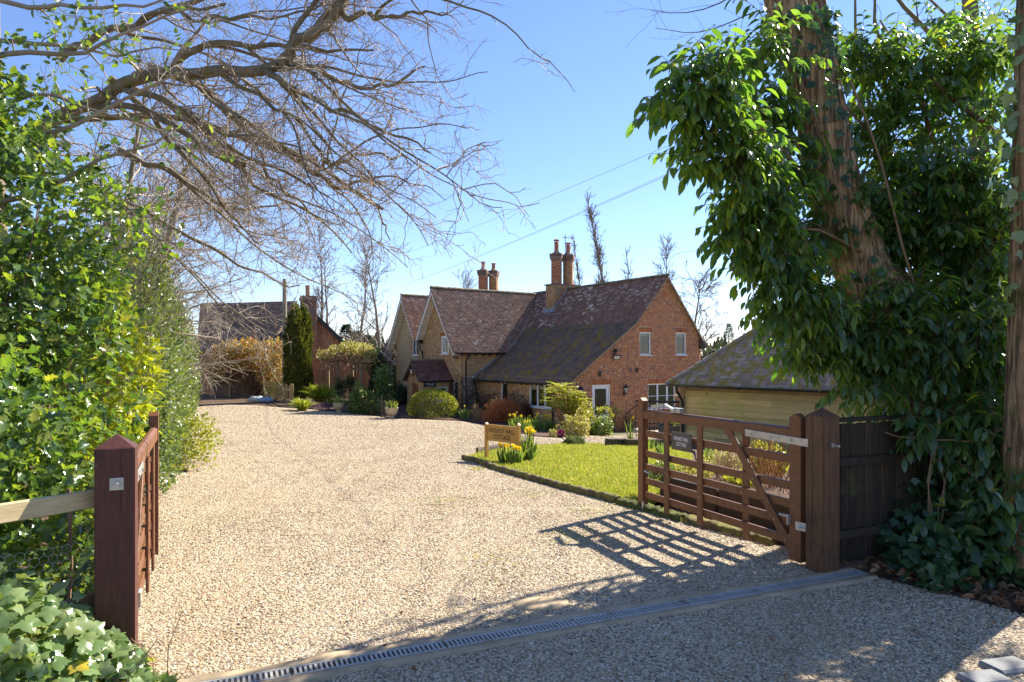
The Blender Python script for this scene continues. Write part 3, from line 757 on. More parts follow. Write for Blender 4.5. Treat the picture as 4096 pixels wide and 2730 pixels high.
t = thing('lawn_edging', 'mossy old timber edging between the lawn and the gravel', 'edging', gpt(0.2, 12.4))
cut = [XY(463.5, 458.8), XY(492, 468.2), XY(525.6, 478.2), XY(568.7, 490.2), (1.37, 8.85)]
for p, q in zip(cut[:-1], cut[1:]):
    kerb_run('edging_rail', p, q, 0.10, 0.09, 26, M['kerb'], t)
t = thing('stone_kerb', 'low moss covered kerb running under the right gate', 'kerb', gpt(2.0, 7.9))
for p, q, m in (((1.40, 8.80), (2.0, 7.88), 'moss'), ((2.02, 7.86), (2.66, 6.86), 'kerb')):
    kerb_run('kerb_length', p, q, 0.17, 0.07, 26, M[m], t, wob=0.02)
t = thing('timber_edging', 'plain brown board edging behind the garden sign', 'edging', gpt(-0.8, 17.4))
for p, q in ((XY(477, 454.5), XY(501, 450.3)), (XY(501, 450.3), XY(529, 447.2))):
    kerb_run('edging_board', p, q, 0.06, 0.16, 8, M['sleeper'], t, wob=0.004)
t = thing('sleeper_edging', 'dark timber sleepers edging the far side of the lawn', 'edging', gpt(3.6, 22))
for (pa, pb) in (((606, 447), (624, 447)), ((625, 447.5), (651, 447.5)), ((652, 448), (676, 448))):
    a = onground(*pa); b = onground(*pb)
    mb = MB(); mb.bar(a + Vector((0, 0, .10)), b + Vector((0, 0, .10)), 0.12, 0.27, bev=0.012)
    mb.build('sleeper', M['sleeper'], t)
t = thing('retaining_sleepers', 'dark sleepers holding up the raised bed behind the gate', 'edging', gpt(2.4, 8.0))
for a, b in (((1.98, 8.98), (2.45, 8.07)), ((2.465, 8.05), (3.06, 6.93))):
    for k in range(2):
        mb = MB(); za = 0.085 + k * 0.166
        mb.bar(Vector((a[0], a[1], za)), Vector((b[0], b[1], za)), 0.11 - .012 * k, 0.16, bev=0.012)
        mb.build('sleeper', M['sleeper'], t)

# drain across the gateway
t = thing('drain_channel', 'slotted metal drain set in concrete across the gateway', 'drain', (0.5, 4.86, 0.0))
DA = Vector((-1.63, 3.95, 0)) - Vector((.919, .394, 0)) * 0.62; DD = Vector((.919, .394, 0)).normalized(); DN = Vector((-DD.y, DD.x, 0)); DUP = Vector((0, 0, 1))
Ltot = 5.75
def ribbon(name, off0, off1, z0, wob, m):
    V = []; F = []; n = 60
    for i in range(n + 1):
        p = DA + DD * (Ltot * i / n)
        o0 = off0 + (random.uniform(-wob, wob) if abs(off0) > .1 else 0); o1 = off1 + (random.uniform(-wob, wob) if abs(off1) > .1 else 0)
        for o, zz in ((o0, -.03), (o0, z0), (o1, z0 + .002), (o1, -.03)):
            q = p + DN * o
            V.append((q.x, q.y, zz))
    for i in range(n):
        for j in range(3): F.append((i * 4 + j, (i + 1) * 4 + j, (i + 1) * 4 + j + 1, i * 4 + j + 1))
    return np_obj(name, V, F, m, t)
ribbon('concrete_edge', 0.062, 0.155, 0.014, 0.025, M['concrete'])
ribbon('concrete_edge', -0.135, -0.062, 0.012, 0.025, M['concrete'])
np_obj('channel_bed', [tuple(DA + DN * o + DD * l + Vector((0, 0, -.028 + .0285*0))) for l in (0, Ltot) for o in (-.06, .06)], [(0, 2, 3, 1)], M['void'], t)  # near-black sheet close under the grating bars
k = 0
nb = 31
for g in range(6):
    a = DA + DD * (g * 0.96 + 0.004); b = DA + DD * (g * 0.96 + 0.952)
    mb = MB()
    for s in (-1, 1):
        mb.bar(a + DN * s * .053 + DUP * .008, b + DN * s * .053 + DUP * .008, .016, .018)
    fr = mb.build('grate', M['grate'], t)
    mbar = MB(); mbar.box((0, 0, 0), 0.0150, 0.0905, 0.014, DD, DN, DUP)
    me_bar = None
    for i in range(nb):
        c = a + DD * (0.016 + i * 0.0306) + DUP * .008
        if me_bar is None:
            proto_bar = mbar.build('bar', M['grate'], fr)
            me_bar = proto_bar.data
            # stored about the parent's origin: bring it back to its own centre
            me_bar.transform(Matrix.Translation(ORG[fr.name]))
            o = proto_bar
        else:
            o = bpy.data.objects.new('bar', me_bar); link(o, fr)
        o.location = c - ORG[fr.name]
t = thing('stone_setts', 'two grey stone setts at the edge of the gravel, lower right', 'setts', gpt(3.0, 4.0))
for (px, py, w, h, rz) in ((1008, 668, .28, .17, .25), (985, 681, .26, .16, .2)):
    p = onground(px, py)
    mb = MB(); mb.box(p + Vector((0, 0, .0)), w, h, .06, Vector((math.cos(rz), math.sin(rz), 0)), Vector((-math.sin(rz), math.cos(rz), 0)), bev=.014)
    mb.build('sett', M['sett'], t)
# ------------------------------------------------------------------ walls, windows, roofs
TH = math.radians(57.8)
HV = Vector((math.sin(TH), math.cos(TH), 0)); HU = Vector((math.cos(TH), -math.sin(TH), 0)); UPV = Vector((0, 0, 1))
HO = Vector((2.428, 28.106, 0))
def HP(s, t, z):
    return HO + HV * s - HU * t + UPV * z

def poly_span(poly, z):
    xs = []
    n = len(poly)
    for i in range(n):
        (x1, z1), (x2, z2) = poly[i], poly[(i + 1) % n]
        if (z1 > z) != (z2 > z):
            xs.append(x1 + (x2 - x1) * (z - z1) / (z2 - z1))
    xs.sort()
    return [(xs[i], xs[i + 1]) for i in range(0, len(xs) - 1, 2)]

def inter(A, B):
    return [(max(a[0], b[0]), min(a[1], b[1])) for a in A for b in B if min(a[1], b[1]) > max(a[0], b[0])]

def cut(A, h):
    out = []
    for a, b in A:
        if h[1] <= a or h[0] >= b: out.append((a, b)); continue
        if h[0] > a: out.append((a, h[0]))
        if h[1] < b: out.append((h[1], b))
    return out

def wall_face(name, p0, d, n, poly, holes, m, parent, depth=0.14):
    """wall sheet with real openings and their reveals; poly and holes in (along, z)"""
    P = lambda s, z, o=0.0: Vector(p0) + d * s + UPV * z - n * o
    loops = [[Vector((s, z, 0)) for s, z in poly]] + [[Vector((s, z, 0)) for s, z in ((h[0], h[2]), (h[1], h[2]), (h[1], h[3]), (h[0], h[3]))] for h in holes]
    tri = tessellate_polygon(loops)
    flat = [q for L in loops for q in L]
    mb = MB()
    mb.add([P(q.x, q.y) for q in flat], [tuple(f) for f in tri])
    for h in holes:
        c = [(h[0], h[2]), (h[1], h[2]), (h[1], h[3]), (h[0], h[3])]
        vs = [P(s, z) for s, z in c] + [P(s, z, depth) for s, z in c]
        mb.add(vs, [(i, (i + 1) % 4, 4 + (i + 1) % 4, 4 + i) for i in range(4)])
    return mb.build(name, m, parent)

def face_frame(d, n):
    R = np.array([[d.x, n.x, 0], [d.y, n.y, 0], [0, 0, 1.0]])
    if np.linalg.det(R) < 0: R[:, 0] *= -1
    return R

def pane(pts, n, parent):
    # glass facing outward
    p = [Vector(q) for q in pts]
    if (p[1] - p[0]).cross(p[2] - p[0]).dot(n) < 0: p = p[::-1]
    mb = MB(); mb.add(p, [(0, 1, 2, 3)])
    return mb.build('pane', M['glass'], parent, recalc=False)

BRICK_T = (np.array([(-.5, 0, -.5), (.5, 0, -.5), (.5, 0, .5), (-.5, 0, .5), (-.49, 1, -.47), (.49, 1, -.47), (.49, 1, .47), (-.49, 1, .47)], float),
           np.array([(4, 5, 6, 7), (0, 1, 5, 4), (1, 2, 6, 5), (2, 3, 7, 6), (3, 0, 4, 7)]))

def brickwork(p0, d, n, poly, holes, course=0.083, L=0.222, joint=0.011, bond='mixed'):
    """centres, frames and sizes of the bricks of one wall face"""
    zs = [z for _, z in poly]; z = min(zs); P, S = [], []
    row = 0
    while z < max(zs) - course * .3:
        A = inter(poly_span(poly, z + .004), poly_span(poly, min(z + course - .004, max(zs) - .002)))
        for h in holes:
            if h[2] < z + course * .6 and h[3] > z + course * .4: A = cut(A, (h[0], h[1]))
        heads = (row % 2 == 1) if bond == 'mixed' else False
        for a, b in A:
            x = a - (L / 2 if row % 2 else 0) - (random.random() * .03)
            k = 0
            while x < b:
                w = L if not (heads and (k + row // 2) % 3 == 0) else L * .52
                x0, x1 = max(x, a), min(x + w - joint, b)
                if x1 - x0 > .03:
                    P.append(Vector(p0) + d * ((x0 + x1) / 2) + UPV * (z + course / 2) - n * .004)
                    S.append((x1 - x0, .0095 + random.uniform(-.0025, .0035), course - joint * random.uniform(.85, 1.15)))
                x += w; k += 1
        z += course; row += 1
    R = face_frame(d, n)
    R = np.repeat(R[None], len(P), axis=0)
    return np.array([tuple(p) for p in P]), R, np.array(S)

def soldier(p0, d, n, s0, s1, z0, h=0.225, w=0.074):
    P, S = [], []
    k = max(1, int(round((s1 - s0) / w))); w = (s1 - s0) / k
    for i in range(k):
        P.append(tuple(Vector(p0) + d * (s0 + (i + .5) * w) + UPV * (z0 + h / 2) - n * .004)); S.append((w - .012, .013, h - .008))
    R = np.repeat(face_frame(d, n)[None], k, axis=0)
    return np.array(P), R, np.array(S)

def cat3(*A):
    A = [a for a in A if len(a[0])]
    return tuple(np.concatenate([a[i] for a in A]) for i in range(3))

TILE_T = (np.array([(-.5, -.02, .026), (.5, -.02, .026), (.5, 1.25, .004), (-.5, 1.25, .004), (-.5, -.02, .010), (.5, -.02, .010), (0, -.035, .028), (0, 1.25, .006)], float),
          np.array([(0, 6, 7, 3), (6, 1, 2, 7), (4, 5, 1, 0), (5, 2, 2, 1), (4, 0, 3, 3)]))
TILE_T = (TILE_T[0], np.array([(0, 6, 7), (0, 7, 3), (6, 1, 2), (6, 2, 7), (4, 5, 6), (4, 6, 0), (5, 1, 6), (5, 2, 1), (4, 0, 3)]))

def tiling(P0, a, b, poly, gauge=0.1, width=0.166, rough=1.0):
    """tiles on a slope: P0 origin, a along the eaves, b up the slope, poly in (along, up)"""
    a = Vector(a).normalized(); b = Vector(b).normalized(); n = a.cross(b)
    if n.z < 0: n = -n
    ups = [q[1] for q in poly]; y = min(ups); P, R, S = [], [], []
    row = 0
    R0 = np.array([[a.x, b.x, n.x], [a.y, b.y, n.y], [a.z, b.z, n.z]])
    if np.linalg.det(R0) < 0: R0[:, 0] *= -1
    while y < max(ups) - gauge * .4:
        for x0, x1 in poly_span(poly, y + gauge * .5):
            x = x0 + (width / 2 if row % 2 else 0)
            while x < x1 + width * .3:
                P.append(tuple(Vector(P0) + a * (x + random.uniform(-.004, .004)) + b * (y + random.uniform(-.007, .007) * rough) + n * random.uniform(0, .006) * rough))
                tw = random.uniform(-.03, .03) * rough
                c, s = math.cos(tw), math.sin(tw)
                R.append(R0 @ np.array([[c, -s, 0], [s, c, 0], [0, 0, 1.0]]))
                S.append((width - .006, gauge, random.uniform(.85, 1.25)))
                x += width
        y += gauge; row += 1
    return np.array(P), np.array(R), np.array(S)

def slab(name, pts, th, m, parent):
    p = [Vector(q) for q in pts]
    n = (p[1] - p[0]).cross(p[2] - p[0]).normalized()
    if n.z < 0: n = -n
    mb = MB(); mb.prism(p, -n * th)
    return mb.build(name, m, parent)

def ridge_run(p, q, parent, name='ridge_tile', L=0.33, r=0.12, m=None, up=UPV):
    """half-round ridge tiles, one by one"""
    p = Vector(p); q = Vector(q); d = (q - p); n = max(1, int(d.length / L)); d /= n
    dn = d.normalized(); s = dn.cross(up).normalized(); u = s.cross(dn)
    me = None
    for i in range(n):
        c = p + d * i
        if me is None:
            V = []; F = []; K = 7; l = d.length
            for e, rr in ((0, r), (l * 1.04, r * .9)):
                for k in range(K):
                    a = math.pi * k / (K - 1)
                    V.append((e, rr * math.cos(a), rr * math.sin(a) * .85 - .03))
            for k in range(K - 1): F.append((k, k + 1, K + k + 1, K + k))
            b = len(V)
            V += [(0, 0, -.03)]
            F3 = F + [(k, k + 1, b, b) for k in range(K - 1)]
            me = bpy.data.meshes.new(name); me.from_pydata(V, [], [tuple(dict.fromkeys(f)) for f in F3]); setmats(me, m or M['ridge'])
        o = bpy.data.objects.new(name, me); link(o, parent)
        o.matrix_local = Matrix.Translation(c + u * random.uniform(0, .012) - org(parent)) @ Matrix(((dn.x, s.x, u.x), (dn.y, s.y, u.y), (dn.z, s.z, u.z))).to_4x4()

def window(parent, p0, d, n, r, mull=(), fw=0.055, name='window', blind=0.0, rec=0.07, sill=True, mat_f='white', sash_open=None, interior=True, bars=()):
    """a casement: frame, glass panes as sub-parts, sill, blind"""
    s0, s1, z0, z1 = r
    P = lambda s, z, o: Vector(p0) + d * s + UPV * z - n * o
    f = MB(); dep = .06; o = rec
    for a, b, c, e in ((s0, s1, z1 - fw, z1), (s0, s1, z0, z0 + fw), (s0, s0 + fw, z0 + fw, z1 - fw), (s1 - fw, s1, z0 + fw, z1 - fw)):
        f.box(P((a + b) / 2, (c + e) / 2, o), b - a, dep, e - c, d, n, UPV)
    for x in mull:
        f.box(P(x, (z0 + z1) / 2, o - .004), fw * 1.35, dep, z1 - z0 - 2 * fw, d, n, UPV)
    for (x0, x1, zb) in bars:
        f.box(P((x0 + x1) / 2, zb, o), x1 - x0, .03, .022, d, n, UPV)
    fo = f.build(name, M[mat_f], parent)
    edges = [s0 + fw] + [x for x in mull] + [s1 - fw]
    for i in range(len(edges) - 1):
        a = edges[i] + (fw * .67 if i > 0 else 0); b = edges[i + 1] - (fw * .67 if i < len(edges) - 2 else 0)
        if sash_open == i:      # a casement standing open: inner frame swung out about its left edge
            sm = MB(); ang = math.radians(24); dd = d * math.cos(ang) + n * math.sin(ang); nn = n * math.cos(ang) - d * math.sin(ang)
            base = P(a, 0, o - .05)
            Q = lambda s, z: base + dd * s + UPV * (z)
            w = b - a
            for x0, x1, c, e in ((0, w, z1 - fw - .05, z1 - fw), (0, w, z0 + fw, z0 + fw + .05), (0, .05, z0 + fw + .05, z1 - fw - .05), (w - .05, w, z0 + fw + .05, z1 - fw - .05)):
                sm.box(Q((x0 + x1) / 2, (c + e) / 2), x1 - x0, .045, e - c, dd, nn, UPV)
            sm.build('sash', M[mat_f], fo)
            pane([Q(.05, z0 + fw + .05), Q(w - .05, z0 + fw + .05), Q(w - .05, z1 - fw - .05), Q(.05, z1 - fw - .05)], n, fo)
            continue
        pane([P(a - .005, z0 + fw - .005, o + .012), P(b + .005, z0 + fw - .005, o + .012), P(b + .005, z1 - fw + .005, o + .012), P(a - .005, z1 - fw + .005, o + .012)], n, fo)
    if sill:
        sl = MB(); sl.box(P((s0 + s1) / 2, z0 - .022, o - .075), s1 - s0 + .09, .15, .04, d, n, UPV, bev=.006)
        sl.build('sill', M[mat_f], fo)
    if blind > 0:
        b = MB(); b.box(P((s0 + s1) / 2, z1 - fw - blind / 2, o + .09), s1 - s0 - .1, .012, blind, d, n, UPV)
        b.build('blind', M['blind'], fo)
    if interior:                # the room behind: a shallow box of plaster
        q = MB(); a, b, c, e = s0 - .3, s1 + .3, z0 - .5, z1 + .25
        v = [P(a, c, .16), P(b, c, .16), P(b, e, .16), P(a, e, .16), P(a, c, 1.6), P(b, c, 1.6), P(b, e, 1.6), P(a, e, 1.6)]
        q.add(v, [(4, 5, 6, 7), (0, 1, 5, 4), (1, 2, 6, 5), (2, 3, 7, 6), (3, 0, 4, 7)])
        q.build('room', M['interior'], fo)
    return fo

def gutter(p, q, parent, out, r=0.055, name='gutter', m='black'):
    p = Vector(p); q = Vector(q); d = (q - p).normalized(); out = Vector(out).normalized()
    mb = MB(); K = 7; V = []; F = []
    for e in (p, q):
        for k in range(K):
            a = math.pi * k / (K - 1)
            V.append(e + out * (r + r * math.cos(a)) - UPV * (r * math.sin(a)))
        for k in range(K):
            a = math.pi * (K - 1 - k) / (K - 1)
            V.append(e + out * (r + (r - .008) * math.cos(a)) - UPV * ((r - .008) * math.sin(a)))
    n = 2 * K
    for k in range(n): F.append((k, (k + 1) % n, n + (k + 1) % n, n + k))
    mb.add(V, F)
    L = (q - p).length
    for i in range(int(L / 0.9) + 1):   # brackets
        c = p + d * min(L - .03, .05 + i * .9)
        mb.tube([c - UPV * .0 + out * (2 * r + .006), c - UPV * (r * .8) + out * (1.85 * r), c - UPV * (r + .012) + out * r, c - UPV * (r * .8) + out * (.15 * r), c], .009, 5)
    return mb.build(name, M[m], parent)

def downpipe(pts, parent, r=0.036, name='downpipe', m='black'):
    mb = MB(); mb.tube(pts, r, 8)
    z0 = min(p[2] for p in pts); z1 = pts[-1][2]
    return auto_smooth(mb.build(name, M[m], parent), 50)

# ------------------------------------------------------------------ the cottage
GZ = -1.6
house = thing('brick_cottage', 'red brick cottage with white gables, a long sloping tiled roof and tall chimneys', 'house', HP(2, 4, -1.3))
gable_p = [(0, GZ), (7.62, GZ), (7.62, 2.72), (5.38, 5.5), (3.5, 3.38), (0, .90)]
doorR = (1.12, 2.08, -1.30, .68); wUL = (3.79, 4.46, 1.95, 2.96); wUR = (6.02, 6.68, 1.96, 2.98); wG = (4.29, 6.0, -.45, .66)
gh = [doorR, wUL, wUR, wG]
wall_face('gable_wall', HP(0, 0, 0), HV, HU, gable_p, gh, M['mortar'], house)
sold = [(s0 - .06, s1 + .06, z1, z1 + .225) for s0, s1, _, z1 in gh]
B1 = brickwork(HP(0, 0, 0), HV, HU, gable_p, gh + sold)
front_p = [(0, GZ), (7.84, GZ), (7.84, .95), (0, .95)]
w1 = (4.96, 5.57, -.42, .64); w2 = (1.34, 3.11, -.36, .66)
wall_face('front_wall', HP(0, 0, 0), -HU, -HV, front_p, [w1, w2], M['mortar'], house)
soldF = [(s0 - .06, s1 + .06, z1, z1 + .22) for s0, s1, _, z1 in (w1, w2)]
B2 = brickwork(HP(0, 0, 0), -HU, -HV, front_p, [w1, w2] + soldF)
side_p = [(-1.02, GZ), (3.4, GZ), (3.4, 2.30), (-1.02, 2.30)]
wall_face('wing_side_wall', HP(0, 7.84, 0), HV, HU, side_p, [], M['mortar'], house)
B3 = brickwork(HP(0, 7.84, 0), HV, HU, side_p, [])
A2, A1, PK2, PK1, VT, VZ = 2.4, 6.4, 5.5, 5.4, 4.475, 2.80     # apexes, peaks and valley of the two front gables
wing2_p = [(0, GZ), (VT, GZ), (VT, VZ), (A2, PK2 - .06), (0, 2.34)]
ww2 = (1.21, 2.14, 2.0, 2.95); wg2 = (.24, .72, -.34, .63)
G0 = HP(-1.02, 7.84, 0)
wall_face('wing_gable_wall', G0, -HU, -HV, wing2_p, [ww2, wg2], M['mortar'], house)
sold2 = [(ww2[0] - .06, ww2[1] + .06, ww2[3], ww2[3] + .22)]
B4 = brickwork(G0, -HU, -HV, wing2_p, [ww2, wg2] + sold2)
wing1_p = [(VT, GZ), (8.2, GZ), (8.2, 2.95), (A1, PK1 - .06), (VT, VZ)]
ww1 = (4.99, 5.85, 1.93, 2.90)
wall_face('flint_gable_wall', G0, -HU, -HV, wing1_p, [ww1], M['flint'], house)
q1 = [(ww1[0] - .24, GZ + 3.3), (ww1[0], GZ + 3.3), (ww1[0], ww1[3] + .22), (ww1[0] - .24, ww1[3] + .22)]
q2 = [(ww1[1], GZ + 3.3), (ww1[1] + .24, GZ + 3.3), (ww1[1] + .24, ww1[3] + .22), (ww1[1], ww1[3] + .22)]
q3 = [(ww1[0], ww1[3]), (ww1[1], ww1[3]), (ww1[1], ww1[3] + .22), (ww1[0], ww1[3] + .22)]
q4 = [(7.95, GZ), (8.2, GZ), (8.2, 2.9), (7.95, 2.9)]
B5 = cat3(*[brickwork(G0, -HU, -HV, q, [], bond='plain') for q in (q1, q2, q3, q4)])
# far sides of the house, plain brick
for a, b in ((HP(7.62, 0, 0), HP(7.62, 16.0, 0)), (HP(7.62, 16.04, 0), HP(-1.02, 16.04, 0))):
    mb = MB(); mb.add([a + UPV * GZ, b + UPV * GZ, b + UPV * 2.7, a + UPV * 2.7], [(0, 1, 2, 3)])
    mb.build('back_wall', M['brick_far'], house)
SO = cat3(*[soldier(HP(0, 0, 0), HV, HU, *h[:3]) for h in sold], *[soldier(HP(0, 0, 0), -HU, -HV, *h[:3]) for h in soldF], *[soldier(G0, -HU, -HV, *h[:3]) for h in sold2])
pieces('brick', 'brickwork', *BRICK_T, *B1, M['brick'], house, 300)
scatter('warm_brickwork', *BRICK_T, *cat3(B2, B3, B4, B5), M['brick_warm'], house, False, 'stuff')
scatter('lintel_bricks', *BRICK_T, *SO, M['soldier'], house, False, 'stuff')

# windows and doors
window(house, HP(0, 0, 0), HV, HU, wUL, blind=.12)
window(house, HP(0, 0, 0), HV, HU, wUR, blind=.16)
window(house, HP(0, 0, 0), HV, HU, wG, mull=(4.9, 5.5), bars=((4.35, 4.86, .1), (4.94, 5.46, .1), (5.54, 5.94, .1)))
window(house, HP(0, 0, 0), -HU, -HV, w1)
window(house, HP(0, 0, 0), -HU, -HV, w2, mull=(1.92, 2.5), blind=.2)
window(house, G0, -HU, -HV, ww2, mull=(1.7,), sash_open=0)
window(house, G0, -HU, -HV, wg2)
window(house, G0, -HU, -HV, ww1, mull=(5.42,))
def glazed_door(parent, p0, d, n, r):
    s0, s1, z0, z1 = r
    P = lambda s, z, o: Vector(p0) + d * s + UPV * z - n * o
    m = MB()
    for a, b, c, e in ((s0, s1, z1 - .06, z1), (s0, s0 + .06, z0, z1 - .06), (s1 - .06, s1, z0, z1 - .06)):
        m.box(P((a + b) / 2, (c + e) / 2, .05), b - a, .08, e - c, d, n, UPV)
    df = m.build('door_frame', M['white'], parent)
    m = MB(); a0, a1 = s0 + .065, s1 - .065; zp = z0 + .72
    for a, b, c, e in ((a0, a1, z1 - .17, z1 - .065), (a0, a0 + .1, z0 + .02, z1 - .17), (a1 - .1, a1, z0 + .02, z1 - .17), (a0 + .1, a1 - .1, zp - .1, zp), (a0 + .1, a1 - .1, z0 + .02, z0 + .14)):
        m.box(P((a + b) / 2, (c + e) / 2, .06), b - a, .05, e - c, d, n, UPV)
    m.box(P((a0 + a1) / 2, (z0 + .14 + zp - .1) / 2, .075), a1 - a0 - .2, .02, zp - .1 - z0 - .14, d, n, UPV)
    dd = m.build('door', M['white'], parent)
    pane([P(a0 + .1, zp, .065), P(a1 - .1, zp, .065), P(a1 - .1, z1 - .17, .065), P(a0 + .1, z1 - .17, .065)], n, dd)
    h = MB(); h.box(P(a1 - .05, z0 + 1.02, .02), .03, .03, .18, d, n, UPV); h.bar(P(a1 - .05, z0 + 1.06, .0), P(a1 - .15, z0 + 1.06, .0), .02, .02)
    h.build('handle', M['iron'], dd)
    q = MB(); a, b, c, e = s0 - .2, s1 + .6, z0, z1 + .2
    v = [P(a, c, .16), P(b, c, .16), P(b, e, .16), P(a, e, .16), P(a, c, 2.2), P(b, c, 2.2), P(b, e, 2.2), P(a, e, 2.2)]
    q.add(v, [(4, 5, 6, 7), (0, 1, 5, 4), (1, 2, 6, 5), (2, 3, 7, 6), (3, 0, 4, 7)])
    q.build('room', M['interior'], dd)
glazed_door(house, HP(0, 0, 0), HV, HU, doorR)
# small vents in the gable
for s, z, w, h, m in ((1.51, 1.13, .17, .2, 'sleeper'), (3.22, 1.28, .16, .19, 'brick_dark'), (3.6, 1.28, .16, .18, 'sleeper'), (5.32, 4.72, .22, .26, 'soldier')):
    mb = MB(); c = HP(s, 0, z) + HU * .015
    mb.box(c, w, .03, h, HV, HU, UPV)
    for k in range(5): mb.box(c + HU * .02 + UPV * (h * (k - 2) / 5.4), w * .86, .02, h * .08, HV, HU, UPV)
    mb.build('air_vent', M[m], house)

# roofs: main range and long catslide
e0, ze = -.28, .72                     # eaves line of the catslide
def zmain(s): return .93 + .708 * s if s < 3.5 else 3.41 + 1.12 * (s - 3.5)
roof = slab('main_roof', [HP(e0, -.14, zmain(e0)), HP(3.5, -.14, zmain(3.5)), HP(3.5, 7.84, zmain(3.5)), HP(e0, 7.84, zmain(e0))], .09, M['tile_low'], house)
RZ = zmain(5.38) + .02
mb = MB()
def rslab(pts, th=.09):
    p = [Vector(q) for q in pts]; n = (p[1] - p[0]).cross(p[2] - p[0]).normalized(); n = n if n.z > 0 else -n
    mb.prism(p, -n * th)
rslab([HP(3.5, -.14, 3.41), HP(5.38, -.14, RZ), HP(5.38, 16, RZ), HP(3.5, 16, 3.41)])
rslab([HP(5.38, -.14, RZ), HP(7.95, -.14, 2.35), HP(7.95, 16, 2.35), HP(5.38, 16, RZ)])
up_roof = mb.build('upper_roof', M['tile_main'], house)
# front slopes, tile by tile
bl = (HP(3.5, 0, 3.41) - HP(0, 0, .93)).normalized(); bu = (HP(5.38, 0, RZ) - HP(3.5, 0, 3.41)).normalized()
lowlen = (HP(3.5, 0, 3.41) - HP(e0, 0, zmain(e0))).length
s_at = lambda y: e0 + y * Vector(bl).dot(HV)
wing_t = lambda z: 7.84 + (A2 - (PK2 - z) / 1.3)
yk = (2.15 - zmain(e0)) / bl.z
T1 = tiling(HP(e0, 0, zmain(e0)), -HU, bl, [(-.16, 0), (7.84, 0), (7.84, yk), (wing_t(3.41), lowlen), (-.16, lowlen)])
uplen = (HP(5.38, 0, RZ) - HP(3.5, 0, 3.41)).length
T2 = tiling(HP(3.5, 0, 3.41), -HU, bu, [(-.16, 0), (wing_t(3.41) + .0, 0), (wing_t(5.4), uplen * .96), (wing_t(5.4) + 3.0, uplen * .97), (wing_t(5.4) + 3, uplen), (-.16, uplen)])
pieces('tile', 'lower_tiling', *TILE_T, *T1, M['tile_low'], roof, 300)
scatter('upper_tiling', *TILE_T, *T2, M['tile_main'], up_roof, False, 'stuff')
ridge_run(HP(5.38, -.15, RZ + .03), HP(5.38, 14.6, RZ + .03), up_roof)
# verge: mortar and brick-on-edge strip under the tiles at the gable
mb = MB()
for (s0, z0), (s1, z1) in (((-.2, .76), (3.5, 3.36)), ((3.5, 3.36), (5.38, 5.5)), ((5.38, 5.5), (7.7, 2.6))):
    mb.bar(HP(s0, -.07, z0 - .02), HP(s1, -.07, z1 - .02), .17, .05)
mb.build('verge', M['concrete'], house)
P_, S_, R_ = [], [], []
for (s0, z0), (s1, z1) in (((5.5, 5.28), (7.62, 2.72)),):   # two stepped rows of white-flecked bricks under the right verge
    dd = (HP(s1, 0, z1) - HP(s0, 0, z0)); L = dd.length; dd.normalize(); nn = HU.cross(dd).normalized(); nn = nn if nn.z > 0 else -nn
    for rowk in range(3):
        for i in range(int(L / .12)):
            P_.append(tuple(HP(s0, 0, z0) + dd * (i * .12 + .06) - nn * (rowk * .075 + .03))); S_.append((.10, .05 - .014 * rowk, .062))
            R_.append([[dd.x, HU.x, nn.x], [dd.y, HU.y, nn.y], [dd.z, HU.z, nn.z]])
scatter('dentil_bricks', *BRICK_T, np.array(P_), np.array(R_), np.array(S_), M['brick_warm'], house, False, 'stuff')
mb = MB(); mb.prism([HP(7.5, -.12, 2.66), HP(7.95, -.12, 2.3), HP(7.62, -.12, 2.2), HP(7.5, -.12, 2.3)], -HU * -.0 + (HP(0, .5, 0) - HP(0, 0, 0)))
mb.build('eaves_box', M['sleeper'], house)
gutter(HP(e0 - .02, -.1, zmain(e0) - .02), HP(e0 - .02, 7.8, zmain(e0) - .02), house, -HV, .06)
mb = MB()
for i in range(20):
    c = HP(-.14, .2 + i * .4, zmain(-.14) - .14); mb.bar(c - HV * .13 - UPV * .06, c + HV * .16 + UPV * .10, .05, .1)
mb.build('rafter_feet', M['sleeper'], house)
downpipe([HP(-.08, 1.2, .68), HP(-.08, 1.2, .3), HP(-.05, 1.2, -1.4)], house)
downpipe([HP(-.3, 7.7, .62), HP(-.2, 7.76, .45), HP(-.1, 7.78, .15), HP(-.08, 7.78, -1.4)], house)
# stepped lead flashing up the wing wall
mb = MB()
for i in range(26):
    s = -.25 + i * .1; z = zmain(s)
    mb.box(HP(s + .06, 7.84, z + .10) + HU * .012, .135, .012, .17, HV, HU, UPV)
mb.build('flashing', M['lead'], house)

# the two front gables
FS, BS = -1.47, 5.3
ang2 = math.atan(1.3)
wing_roof = None
def wing_slope(ta, pk, te, slope, back, m, tilemat, gauge=.1, n300=0, vis=True):
    """one slope of a front gable: ridge at ta, eave at te (t measured from the wing corner)"""
    ze_ = pk - slope * abs(te - ta)
    sl = slab('wing_roof', [HP(FS, 7.84 + te, ze_), HP(BS, 7.84 + te, ze_), HP(BS, 7.84 + ta, pk), HP(FS, 7.84 + ta, pk)], .08, tilemat, house)
    if vis:
        b = (HP(0, ta, pk) - HP(0, te, ze_)).normalized(); L = (HP(0, ta, pk) - HP(0, te, ze_)).length
        T = tiling(HP(FS, 7.84 + te, ze_), HV, b, [(-.02, 0)] + [(back(0), 0), (back(.5), L * .5), (back(1), L), (-.02, L)], gauge)
        pieces('tile', 'wing_tiling', *TILE_T, *T, tilemat, sl, n300)
    return sl
back2 = lambda f: 6.75 if f >= .999 else (1.68 - FS + (5.3 - 1.68) * f)
wr = wing_slope(A2, PK2, -.24, 1.3, back2, None, M['tile_wing'], n300=300)
wing_slope(A2, PK2, VT, 1.3, back2, None, M['tile_wing'], vis=False)
